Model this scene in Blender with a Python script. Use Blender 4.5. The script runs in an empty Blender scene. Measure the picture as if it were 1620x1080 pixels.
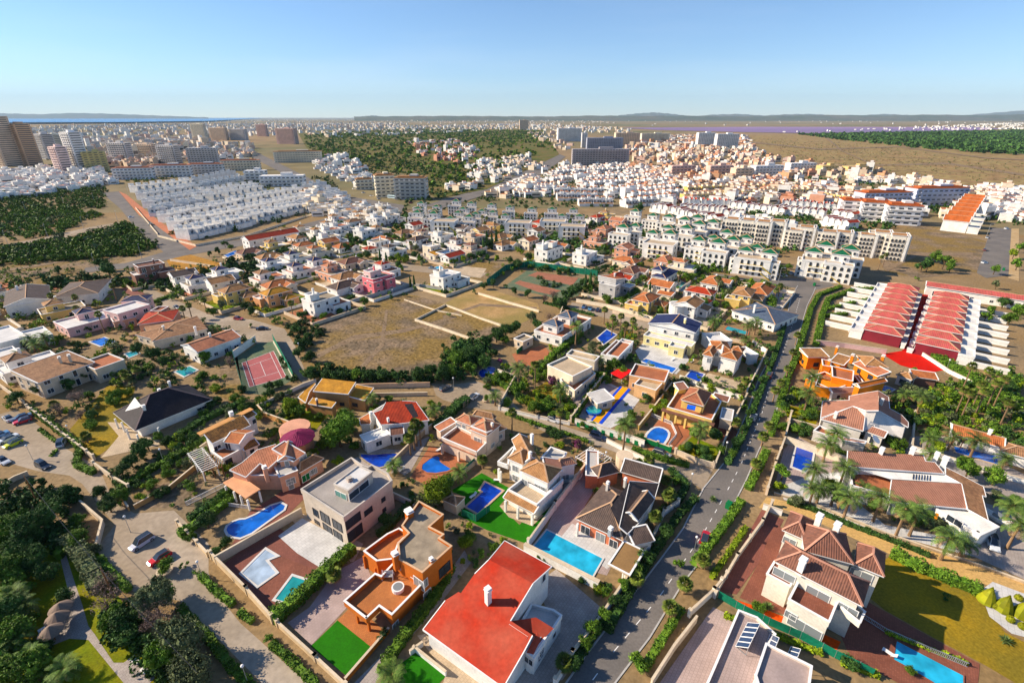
import bpy, math, random
import numpy as np
R = random.Random(11)
RN = np.random.RandomState(5)
SC = bpy.context.scene
COL = SC.collection

# ---------------------------------------------------------------- camera
F, HY, CX, CY, CH = 790.0, 186.0, 810.0, 540.0, 75.0     # focal length in photo pixels, horizon row, centre, camera height
TH = math.atan((CY - HY) / F)
cam = bpy.data.cameras.new('camera'); co = bpy.data.objects.new('camera', cam); COL.objects.link(co)
cam.lens = F * 36 / 1620; cam.sensor_width = 36; cam.clip_start = 0.5; cam.clip_end = 120000
co.location = (0, 0, CH); co.rotation_euler = (math.pi / 2 - TH, 0, 0); SC.camera = co

# ---------------------------------------------------------------- sky, sun, exposure
SUN_EL, SUN_DIR = math.radians(31), math.radians(-7)      # elevation; heading in which shadows fall (from +X towards +Y)
w = bpy.data.worlds.new('World'); SC.world = w; w.use_nodes = True
nt = w.node_tree; bg = nt.nodes['Background']
sky = nt.nodes.new('ShaderNodeTexSky'); sky.sky_type = 'NISHITA'; sky.sun_disc = False
sky.sun_elevation = SUN_EL; sky.sun_rotation = math.radians(-83)
sky.air_density = 1.0; sky.dust_density = 0.0; sky.ozone_density = 6.0; sky.altitude = 1200
tc = nt.nodes.new('ShaderNodeTexCoord'); mp = nt.nodes.new('ShaderNodeMapping'); mp.inputs['Scale'].default_value = (1.2, 1.2, 9); nz = nt.nodes.new('ShaderNodeTexNoise'); nz.inputs['Scale'].default_value = 1.6; nz.inputs['Detail'].default_value = 7
sx = nt.nodes.new('ShaderNodeSeparateXYZ'); m1 = nt.nodes.new('ShaderNodeMapRange'); m2 = nt.nodes.new('ShaderNodeMapRange'); mm = nt.nodes.new('ShaderNodeMath'); mm.operation = 'MULTIPLY'; cm = nt.nodes.new('ShaderNodeMix'); cm.data_type = 'RGBA'
nt.links.new(tc.outputs['Generated'], mp.inputs[0]); nt.links.new(mp.outputs[0], nz.inputs[0]); nt.links.new(tc.outputs['Generated'], sx.inputs[0])
for q, v in ((1, .48), (2, .85), (3, 0), (4, .28)): m1.inputs[q].default_value = v
for q, v in ((1, .0), (2, .28), (3, 1), (4, 0)): m2.inputs[q].default_value = v
nt.links.new(nz.outputs[0], m1.inputs[0]); nt.links.new(sx.outputs[2], m2.inputs[0]); nt.links.new(m1.outputs[0], mm.inputs[0]); nt.links.new(m2.outputs[0], mm.inputs[1])      # thin veil of high cloud low in the sky
nt.links.new(mm.outputs[0], cm.inputs[0]); nt.links.new(sky.outputs[0], cm.inputs[6]); cm.inputs[7].default_value = (6.5, 7.0, 7.5, 1); nt.links.new(cm.outputs[2], bg.inputs[0]); bg.inputs[1].default_value = 0.10
sl = bpy.data.lights.new('sun', 'SUN'); sl.energy = 5.0; sl.angle = math.radians(0.5); sl.color = (1.0, 0.87, 0.68)
so = bpy.data.objects.new('sun', sl); COL.objects.link(so)
_d = (math.cos(SUN_DIR) * math.cos(SUN_EL), math.sin(SUN_DIR) * math.cos(SUN_EL), -math.sin(SUN_EL))
from mathutils import Vector
from mathutils.geometry import intersect_ray_tri
so.rotation_euler = Vector(_d).to_track_quat('-Z', 'Y').to_euler(); so.location = (-200, 0, 300)
SC.view_settings.view_transform = 'Standard'; SC.view_settings.look = 'None'
SC.view_settings.exposure = 0.72; SC.view_settings.gamma = 1
SC.cycles.max_bounces = 5; SC.cycles.diffuse_bounces = 2; SC.cycles.glossy_bounces = 2
SC.cycles.transparent_max_bounces = 6; SC.cycles.volume_bounces = 0

# ---------------------------------------------------------------- measuring: a pixel of the photograph to a point at height z
OX, OY, OS = 0.0, 0.0, 1.0
def O(x0, y0, s):
    global OX, OY, OS
    OX, OY, OS = x0, y0, s
def px(p): return (OX + p[0] / OS, OY + p[1] / OS)
def W(p, z=0.0):
    x, y = px(p)
    a = (x - CX) / F; b = (CY - y) / F
    fw = math.cos(TH) + b * math.sin(TH); up = -math.sin(TH) + b * math.cos(TH)
    k = (z - CH) / up
    return Vector((a * k, fw * k, z))
def ray(p):
    x, y = px(p); a = (x - CX) / F; b = (CY - y) / F
    return Vector((a, math.cos(TH) + b * math.sin(TH), -math.sin(TH) + b * math.cos(TH)))
def PX(v):
    d = v[2] - CH; f = v[1] * math.cos(TH) - d * math.sin(TH); u = v[1] * math.sin(TH) + d * math.cos(TH)
    return (CX + F * v[0] / f, CY - F * u / f)
class Plane:
    def __init__(s, A, B, C):
        a, b, c = [W(p[:2], p[2]) if len(p) == 3 and not isinstance(p, Vector) else p for p in (A, B, C)]
        s.p = a; s.n = (b - a).cross(c - a).normalized()
    def on(s, p):
        r = ray(p); o = Vector((0, 0, CH)); return o + r * ((s.p - o).dot(s.n) / r.dot(s.n))

# ---------------------------------------------------------------- materials
MC = {}
def sat(c, k=1.22):
    l = c[0] * .3 + c[1] * .55 + c[2] * .15; return tuple(max(.003, l + (q - l) * k) for q in c)
def nodes(name):
    m = bpy.data.materials.new(name); m.use_nodes = True
    n = m.node_tree; b = n.nodes['Principled BSDF']; b.inputs['Specular IOR Level'].default_value = 0.25
    return m, n, b
def _mul(n, col, fac):   # colour * float
    x = n.nodes.new('ShaderNodeVectorMath'); x.operation = 'SCALE'
    n.links.new(col, x.inputs[0]); n.links.new(fac, x.inputs['Scale']); return x.outputs[0]
def _ramp(n, src, a, b):
    x = n.nodes.new('ShaderNodeMapRange'); n.links.new(src, x.inputs[0])
    x.inputs[1].default_value = 0.3; x.inputs[2].default_value = 0.7; x.inputs[3].default_value = a; x.inputs[4].default_value = b
    return x.outputs[0]
def _noise(n, scale, det=3, coord='Object', vec=None):
    x = n.nodes.new('ShaderNodeTexNoise'); x.inputs['Scale'].default_value = scale; x.inputs['Detail'].default_value = det
    if vec is None:
        if coord == 'Position':
            g = n.nodes.new('ShaderNodeNewGeometry'); vec = g.outputs['Position']
        else:
            t = n.nodes.new('ShaderNodeTexCoord'); vec = t.outputs[coord]
    n.links.new(vec, x.inputs['Vector']); return x.outputs[0]
def plain(name, c, rough=0.8, s=0.35, amt=0.14, fine=3.0, coord='Object', metal=0):
    """paint, plaster, stone: base colour with soft wear at two scales"""
    if name in MC: return MC[name]
    m, n, b = nodes(name); b.inputs['Roughness'].default_value = rough; b.inputs['Metallic'].default_value = metal; c = sat(c)
    rgb = n.nodes.new('ShaderNodeRGB'); rgb.outputs[0].default_value = (*c, 1)
    o = _mul(n, rgb.outputs[0], _ramp(n, _noise(n, s, 4, coord), 1 - amt, 1 + amt))
    o = _mul(n, o, _ramp(n, _noise(n, fine, 2, coord), 1 - amt * .6, 1 + amt * .6))
    n.links.new(o, b.inputs['Base Color']); MC[name] = m; return m
def two(name, c1, c2, s=0.15, c3=None, s3=0.02, rough=0.9, fine=2.0, amt=0.2, lo=0.4, hi=0.6, coord='Position', bump=0):
    """ground: two colours in patches, a third in larger patches"""
    if name in MC: return MC[name]
    m, n, b = nodes(name); b.inputs['Roughness'].default_value = rough; b.inputs['Specular IOR Level'].default_value = 0.1; c1, c2 = sat(c1, 1.35), sat(c2, 1.35); c3 = sat(c3, 1.35) if c3 else None
    def mix(f, a, bb):
        x = n.nodes.new('ShaderNodeMix'); x.data_type = 'RGBA'; n.links.new(f, x.inputs[0])
        for i, q in ((6, a), (7, bb)):
            if isinstance(q, tuple): x.inputs[i].default_value = (*q, 1)
            else: n.links.new(q, x.inputs[i])
        return x.outputs[2]
    def step(src):
        x = n.nodes.new('ShaderNodeMapRange'); n.links.new(src, x.inputs[0]); x.inputs[1].default_value = lo; x.inputs[2].default_value = hi; return x.outputs[0]
    o = mix(step(_noise(n, s, 6, coord)), c1, c2)
    if c3: o = mix(step(_noise(n, s3, 4, coord)), o, c3)
    o = _mul(n, o, _ramp(n, _noise(n, fine, 3, coord), 1 - amt, 1 + amt))
    n.links.new(o, b.inputs['Base Color'])
    if bump:
        bp = n.nodes.new('ShaderNodeBump'); bp.inputs['Strength'].default_value = bump; bp.inputs['Distance'].default_value = .3
        n.links.new(_noise(n, fine, 4, coord), bp.inputs['Height']); n.links.new(bp.outputs[0], b.inputs['Normal'])
    MC[name] = m; return m
def tiles(name, c, c2=None, pitch=0.36, depth=1.0, mott=0.22, rough=0.75):
    """clay tile roof from UVs in metres: u along the eave, v down the slope"""
    c = sat(c, 1.15); c2 = sat(c2, 1.15) if c2 else None
    if name in MC: return MC[name]
    m, n, b = nodes(name); b.inputs['Roughness'].default_value = rough
    uv = n.nodes.new('ShaderNodeUVMap'); sep = n.nodes.new('ShaderNodeSeparateXYZ'); n.links.new(uv.outputs[0], sep.inputs[0])
    def M_(op, a, bb=None):
        x = n.nodes.new('ShaderNodeMath'); x.operation = op
        for i, q in enumerate((a, bb)):
            if q is None: continue
            if isinstance(q, (int, float)): x.inputs[i].default_value = q
            else: n.links.new(q, x.inputs[i])
        return x.outputs[0]
    rib = M_('SINE', M_('MULTIPLY', sep.outputs[0], 2 * math.pi / pitch))
    cell = n.nodes.new('ShaderNodeCombineXYZ')
    n.links.new(M_('FLOOR', M_('DIVIDE', sep.outputs[0], pitch)), cell.inputs[0]); n.links.new(M_('FLOOR', M_('DIVIDE', sep.outputs[1], pitch * 1.2)), cell.inputs[1])
    wn = n.nodes.new('ShaderNodeTexWhiteNoise'); n.links.new(cell.outputs[0], wn.inputs[0])
    mixc = n.nodes.new('ShaderNodeMix'); mixc.data_type = 'RGBA'
    mixc.inputs[6].default_value = (*c, 1); mixc.inputs[7].default_value = (*(c2 or tuple(q * .6 for q in c)), 1)
    n.links.new(M_('MULTIPLY', wn.outputs[0], 0.75 if c2 else 0.5), mixc.inputs[0])
    o = _mul(n, mixc.outputs[2], _ramp(n, _noise(n, .5, 4), 1 - mott, 1 + mott))
    gap = M_('ADD', 0.92, M_('MULTIPLY', rib, 0.08)); o = _mul(n, o, gap)     # colour a little darker in the channels between the tile ribs
    n.links.new(o, b.inputs['Base Color'])
    bp = n.nodes.new('ShaderNodeBump'); bp.inputs['Strength'].default_value = 0.38 * depth; bp.inputs['Distance'].default_value = 0.08
    n.links.new(rib, bp.inputs['Height']); n.links.new(bp.outputs[0], b.inputs['Normal']); MC[name] = m; return m
def paving(name, c, c2, sx=0.6, rough=0.8):
    if name in MC: return MC[name]
    m, n, b = nodes(name); b.inputs['Roughness'].default_value = rough
    t = n.nodes.new('ShaderNodeUVMap'); br = n.nodes.new('ShaderNodeTexBrick'); n.links.new(t.outputs[0], br.inputs[0])
    br.inputs['Color1'].default_value = (*c, 1); br.inputs['Color2'].default_value = (*c2, 1); br.inputs['Mortar'].default_value = (*[q * .7 for q in c], 1)
    br.inputs['Scale'].default_value = 1; br.inputs['Brick Width'].default_value = sx; br.inputs['Row Height'].default_value = sx; br.inputs['Mortar Size'].default_value = .03
    o = _mul(n, br.outputs[0], _ramp(n, _noise(n, .3, 5), .85, 1.15)); n.links.new(o, b.inputs['Base Color']); MC[name] = m; return m
def leaf(name, c, c2, var=0.5, s=0.9):
    """foliage: each leaf its own tint, patches of lighter and darker leaves"""
    if name in MC: return MC[name]
    m, n, b = nodes(name); b.inputs['Roughness'].default_value = 0.65; b.inputs['Specular IOR Level'].default_value = 0.15; c = tuple(q * 1.15 for q in sat(c, 1.12)); c2 = tuple(q * 1.15 for q in sat(c2, 1.12))
    g = n.nodes.new('ShaderNodeNewGeometry'); oi = n.nodes.new('ShaderNodeObjectInfo')
    mx = n.nodes.new('ShaderNodeMix'); mx.data_type = 'RGBA'; mx.inputs[6].default_value = (*c, 1); mx.inputs[7].default_value = (*c2, 1)
    n.links.new(_ramp(n, _noise(n, s, 2), 0, 1), mx.inputs[0])
    mr = n.nodes.new('ShaderNodeMapRange'); n.links.new(g.outputs['Random Per Island'], mr.inputs[0]); mr.inputs[3].default_value = 1 - var; mr.inputs[4].default_value = 1 + var
    o = _mul(n, mx.outputs[2], mr.outputs[0])
    m2 = n.nodes.new('ShaderNodeMapRange'); n.links.new(oi.outputs['Random'], m2.inputs[0]); m2.inputs[3].default_value = .75; m2.inputs[4].default_value = 1.25
    o = _mul(n, o, m2.outputs[0]); n.links.new(o, b.inputs['Base Color']); MC[name] = m; return m
def water(name, c, rough=0.06, s=.35, bump=0.16):
    if name in MC: return MC[name]
    m, n, b = nodes(name); b.inputs['Roughness'].default_value = rough; b.inputs['Specular IOR Level'].default_value = 0.5
    rgb = n.nodes.new('ShaderNodeRGB'); rgb.outputs[0].default_value = (*c, 1)
    o = _mul(n, rgb.outputs[0], _ramp(n, _noise(n, s, 3), .62, 1.3)); n.links.new(o, b.inputs['Base Color'])
    bp = n.nodes.new('ShaderNodeBump'); bp.inputs['Strength'].default_value = bump; n.links.new(_noise(n, s * 5, 3), bp.inputs['Height']); n.links.new(bp.outputs[0], b.inputs['Normal'])
    MC[name] = m; return m
def glassm(name, c, rough=0.1):
    if name in MC: return MC[name]
    m, n, b = nodes(name); b.inputs['Base Color'].default_value = (*c, 1); b.inputs['Roughness'].default_value = rough; b.inputs['Specular IOR Level'].default_value = .6
    MC[name] = m; return m

WH = plain('white_paint', (.80, .77, .72)); CR = plain('cream_paint', (.74, .64, .50)); YE = plain('yellow_paint', (.72, .52, .22))
PK = plain('salmon_paint', (.62, .34, .24)); OR = plain('orange_paint', (.50, .16, .055)); OR2 = plain('bright_orange_paint', (.75, .28, .03))
GY = plain('grey_plaster', (.46, .44, .42)); BE = plain('beige_plaster', (.62, .50, .38)); ROSE = plain('pink_paint', (.68, .20, .22)); LIL = plain('pale_pink_paint', (.70, .48, .45))
BRK = plain('brown_brick', (.22, .12, .09)); TRIM = plain('white_trim', (.82, .80, .78), amt=.06); DK = plain('dark_metal', (.03, .03, .035), .5); GRN = plain('green_shutter', (.01, .14, .05), .5)
WOOD = plain('brown_wood', (.20, .10, .05)); STEEL = plain('galvanised_steel', (.45, .46, .48), .4, metal=.6); BROWNP = plain('brown_shutter', (.13, .07, .04), .6)
T_OR = tiles('orange_tiles', (.50, .19, .08), (.33, .10, .045)); T_PK = tiles('salmon_tiles', (.52, .22, .13), (.36, .14, .08))
T_BR = tiles('brown_tiles', (.22, .10, .07), (.13, .065, .05)); T_TAN = tiles('tan_tiles', (.42, .23, .11), (.27, .13, .06)); T_MIX = tiles('mottled_tiles', (.42, .20, .07), (.10, .05, .025))
T_RED = tiles('red_tiles', (.42, .06, .03), (.27, .03, .015)); T_DK = tiles('dark_brown_tiles', (.12, .085, .07), (.07, .05, .045)); T_BLK = tiles('black_tiles', (.035, .025, .028), (.02, .016, .02), depth=.5)
T_NAVY = tiles('navy_tiles', (.03, .04, .11), (.015, .02, .06), depth=.5); T_SL = tiles('slate_tiles', (.10, .13, .18), (.07, .09, .13), depth=.5); T_GRN = tiles('green_tiles', (.01, .13, .06), (.005, .08, .035), pitch=.6)
T_YO = tiles('ochre_tiles', (.55, .28, .06), (.42, .19, .04)); T_CRIM = tiles('crimson_tiles', (.52, .11, .11), (.36, .14, .09), pitch=.5); T_PURP = tiles('purple_tiles', (.20, .01, .06), (.14, .01, .05))
T_PINKB = tiles('pinkish_brown_tiles', (.40, .20, .14), (.33, .155, .105), pitch=.45, mott=.12); T_OLD = tiles('weathered_tiles', (.36, .20, .11), (.18, .09, .05))
REDP = two('red_roof_paint', (.40, .065, .05), (.31, .07, .055), .35, (.40, .12, .09), .16, fine=1.6, amt=.12, coord='Object', lo=.35, hi=.7); MORT = plain('ridge_mortar', (.50, .33, .22)); MORTP = plain('pink_ridge', (.50, .27, .20))
DGY = plain('gravel_roof', (.30, .25, .19), .95, s=.6, amt=.25, fine=8); DTC = paving('terracotta_terrace', (.46, .16, .07), (.38, .12, .05), .3); DOR = paving('orange_terrace', (.50, .18, .05), (.42, .14, .04), .3)
DWH = plain('white_terrace', (.62, .60, .58), .7, fine=6); DBR = paving('brown_terrace', (.26, .09, .055), (.20, .065, .04), .3); DSD = paving('sand_terrace', (.55, .42, .28), (.48, .36, .24), .5)
GLS = glassm('window_glass', (.03, .04, .055)); GLB = glassm('blind_glass', (.22, .24, .25), .35); GLG = glassm('green_glass', (.10, .28, .24), .15); SOL = glassm('solar_glass', (.03, .06, .13), .12)
WB = water('pool_water_blue', (.01, .13, .55)); WL = water('pool_water_light', (.02, .40, .62)); WD = water('pool_water_deep', (.004, .05, .42)); WT = water('pool_water_teal', (.02, .30, .32)); WP = water('pool_water_pale', (.38, .48, .60))
POOLW = {'b': WB, 'l': WL, 'd': WD, 't': WT, 'p': WP}

# ---------------------------------------------------------------- meshes
UP = Vector((0, 0, 1))
class MB:
    def __init__(s): s.v = []; s.f = []; s.mi = []; s.uv = []; s.mats = []
    def mat(s, m):
        if m not in s.mats: s.mats.append(m)
        return s.mats.index(m)
    def face(s, pts, m, uvd=None):
        pts = [Vector(p) for p in pts]
        n = Vector((0, 0, 0))
        for i in range(len(pts)):
            a, b = pts[i], pts[(i + 1) % len(pts)]; n += a.cross(b)
        n = n.normalized() if n.length > 1e-9 else UP
        if uvd is not None: u = Vector(uvd)
        else:
            u = UP.cross(n)
            u = u.normalized() if u.length > .03 else Vector((.6, .8, 0))
        vv = n.cross(u)
        k = len(s.v); s.v += [tuple(p) for p in pts]; s.f.append(tuple(range(k, k + len(pts)))); s.mi.append(s.mat(m))
        s.uv += [(p.dot(u), p.dot(vv)) for p in pts]
    def prism(s, poly, z0, z1, m, mtop=None, bottom=False):
        """poly: list of xy (ccw or cw), straight walls"""
        ar = sum(poly[i][0] * poly[(i + 1) % len(poly)][1] - poly[(i + 1) % len(poly)][0] * poly[i][1] for i in range(len(poly)))
        if ar < 0: poly = poly[::-1]
        n = len(poly)
        zt = z1 if isinstance(z1, (list, tuple)) else [z1] * n
        if isinstance(z1, (list, tuple)) and ar < 0: zt = list(z1)[::-1]
        for i in range(n):
            a, b = poly[i], poly[(i + 1) % n]
            s.face([(a[0], a[1], z0), (b[0], b[1], z0), (b[0], b[1], zt[(i + 1) % n]), (a[0], a[1], zt[i])], m)
        s.face([(p[0], p[1], z) for p, z in zip(poly, zt)], mtop or m)
        if bottom: s.face([(p[0], p[1], z0) for p in poly[::-1]], m)
    def box(s, c, sx, sy, z0, z1, m, ang=0, mtop=None):
        ca, sa = math.cos(ang), math.sin(ang)
        s.prism([(c[0] + x * ca - y * sa, c[1] + x * sa + y * ca) for x, y in ((-sx / 2, -sy / 2), (sx / 2, -sy / 2), (sx / 2, sy / 2), (-sx / 2, sy / 2))], z0, z1, m, mtop, True)
    def beam(s, a, b, wd, h, m):
        """bar from a to b; a, b at mid-height"""
        a, b = Vector(a), Vector(b); d = (b - a)
        if d.length < 1e-4: return
        d.normalize(); sd = d.cross(UP)
        sd = sd.normalized() if sd.length > .01 else Vector((1, 0, 0))
        up = sd.cross(d); sd *= wd / 2; up *= h / 2
        q = [a - sd - up, a + sd - up, a + sd + up, a - sd + up]; r = [b - sd - up, b + sd - up, b + sd + up, b - sd + up]
        for i in range(4):
            j = (i + 1) % 4; s.face([q[i], q[j], r[j], r[i]][::-1], m)
        s.face(q, m); s.face(r[::-1], m)
    def tube(s, pts, rad, m, k=6):
        pts = [Vector(p) for p in pts]; rings = []
        for i, p in enumerate(pts):
            d = (pts[min(i + 1, len(pts) - 1)] - pts[max(i - 1, 0)]).normalized()
            sd = d.cross(Vector((.3, .9, .2))).normalized(); up = sd.cross(d)
            r = rad[i] if isinstance(rad, (list, tuple)) else rad
            rings.append([p + (sd * math.cos(t) + up * math.sin(t)) * r for t in [2 * math.pi * j / k for j in range(k)]])
        for i in range(len(rings) - 1):
            for j in range(k): s.face([rings[i][j], rings[i][(j + 1) % k], rings[i + 1][(j + 1) % k], rings[i + 1][j]], m)
        s.face(rings[-1], m); s.face(rings[0][::-1], m)
    def ball(s, c, r, m, nu=10, nv=7, sz=1.0):
        c = Vector(c)
        def P(i, j):
            t = math.pi * i / nv; f = 2 * math.pi * j / nu
            return c + Vector((math.sin(t) * math.cos(f) * r, math.sin(t) * math.sin(f) * r, math.cos(t) * r * sz))
        for i in range(nv):
            for j in range(nu):
                q = [P(i, j), P(i + 1, j), P(i + 1, j + 1), P(i, j + 1)]
                if i == 0: q = [q[0], q[1], q[2]]
                elif i == nv - 1: q = [q[0], q[1], q[3]]
                s.face(q, m)
    def mesh(s, name, org=(0, 0, 0)):
        me = bpy.data.meshes.new(name)
        v = np.array(s.v, dtype=float).reshape(-1, 3) - np.array(org, dtype=float)
        me.from_pydata([tuple(q) for q in v], [], s.f)
        for m in s.mats: me.materials.append(m)
        me.polygons.foreach_set('material_index', s.mi)
        l = me.uv_layers.new(name='UVMap'); l.data.foreach_set('uv', np.array(s.uv, dtype=np.float32).ravel())
        me.update(); return me
    def build(s, name, parent=None, org=None):
        if not s.f: return None
        o = bpy.data.objects.new(name, s.mesh(name, org if org is not None else (tuple(parent['_o']) if parent is not None and '_o' in parent else (0, 0, 0))))
        COL.objects.link(o)
        if parent is not None: o.parent = parent
        elif org is not None: o.location = org
        return o

# ---------------------------------------------------------------- naming and labels
LM = []            # landmarks: (x, y, phrase)
REG = []           # things still waiting for a label: (object, phrase, x, y)
def tag(o, label=None, cat=None, group=None, kind=None):
    if label: o['label'] = label
    if cat: o['category'] = cat
    if group: o['group'] = group
    if kind: o['kind'] = kind
    return o
def thing(name, loc, cat, label=None, group=None, phrase=None, ang=0):
    o = bpy.data.objects.new(name, None); COL.objects.link(o); o.location = loc; o.rotation_euler = (0, 0, ang); o.empty_display_size = .5
    o['_o'] = (0.0, 0.0, 0.0) if ang or phrase == 'local' else tuple(float(q) for q in loc)
    tag(o, label, cat, group)
    if phrase and phrase != 'local': reg(o, phrase)
    return o
def reg(o, phrase):
    x, y = PX(o.location); REG.append((o, phrase, x, y)); return o
def lm(x, y, phrase): LM.append((x, y, phrase))
ORD = 'first second third fourth fifth sixth seventh eighth ninth tenth eleventh twelfth thirteenth fourteenth fifteenth sixteenth seventeenth eighteenth nineteenth'.split()
TENS = {20: 'twent', 30: 'thirt', 40: 'fort', 50: 'fift', 60: 'sixt', 70: 'sevent', 80: 'eight', 90: 'ninet'}
def ordw(n):
    if n < 20: return ORD[n - 1]
    if n < 100:
        t = n // 10 * 10; return TENS[t] + ('ieth' if n == t else 'y-' + ORD[n % 10 - 1])
    return 'one-hundred-' + ordw(n - 100) if n > 100 else 'hundredth'
def flush_labels():
    cl = {}
    for o, ph, x, y in REG:
        b = min(LM, key=lambda l: (l[0] - x) ** 2 + ((l[1] - y) * 1.6) ** 2)
        dx, dy = x - b[0], (y - b[1]) * 1.6
        rel = ('right of' if dx > 0 else 'left of') if abs(dx) > abs(dy) else ('in front of' if dy > 0 else 'behind')
        cl.setdefault((ph, rel, b[2]), []).append((x, o))
    for (ph, rel, l), it in cl.items():
        it.sort(key=lambda t: t[0]); n = len(it)
        for i, (x, o) in enumerate(it):
            if n == 1: s = ''
            elif n == 2: s = ', ' + ('left' if i == 0 else 'right') + ' one'
            else: s = ', ' + ordw(i + 1) + ' from left' if i < n - 1 else ', rightmost'
            o['label'] = f'{ph} {rel} {l}{s}'
            if len(o['label'].split()) > 16: print('LONG', o['label'])
def copy_tree(o, parent=None):
    c = o.copy(); COL.objects.link(c)
    if parent: c.parent = parent
    for ch in KIDS.get(o.name, []): copy_tree(ch, c)
    return c
KIDS = {}
def kids(o):
    def rec(p):
        KIDS[p.name] = [q for q in bpy.data.objects if q.parent == p]
        for q in KIDS[p.name]: rec(q)
    rec(o)

# ---------------------------------------------------------------- windows (shared meshes)
WMC = {}
def win_mesh(wd, h, style):
    k = (round(wd, 1), round(h, 1), style)
    if k in WMC: return WMC[k]
    wd, h = k[0], k[1]
    f = MB(); fm = {'w': TRIM, 'b': BROWNP, 'g': GRN, 'd': DK}[style[0]]; t = .09
    for (x0, x1, z0, z1) in ((-wd / 2 - t, -wd / 2, 0, h), (wd / 2, wd / 2 + t, 0, h), (-wd / 2 - t, wd / 2 + t, h, h + t), (-wd / 2 - t - .05, wd / 2 + t + .05, -t, 0)):
        f.prism([(x0, -.07), (x1, -.07), (x1, .02), (x0, .02)], z0, z1, fm, None, True)
    if wd > 1.0: f.prism([(-.03, -.05), (.03, -.05), (.03, .02), (-.03, .02)], 0, h, fm)
    p = MB(); pm = {'n': GLS, 'b': GLB, 'g': GRN, 's': BROWNP, 't': GLG}[style[1]]
    p.face([(-wd / 2, -.02, 0), (wd / 2, -.02, 0), (wd / 2, -.02, h), (-wd / 2, -.02, h)], pm)
    WMC[k] = (f.mesh('window_frame'), p.mesh('window_pane')); return WMC[k]
def add_win(parent, pos, nrm, wd=1.2, h=1.2, style='wn', far=False, name='window'):
    fm, pm = win_mesh(wd, h, style)
    o = bpy.data.objects.new(name, fm); COL.objects.link(o); o.parent = parent
    org = Vector(parent['_o']) if '_o' in parent else Vector((0, 0, 0))
    o.location = Vector(pos) - org; o.rotation_euler = (0, 0, math.atan2(nrm[1], nrm[0]) + math.pi / 2)
    q = bpy.data.objects.new('pane', pm); COL.objects.link(q); q.parent = o
    return o

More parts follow.
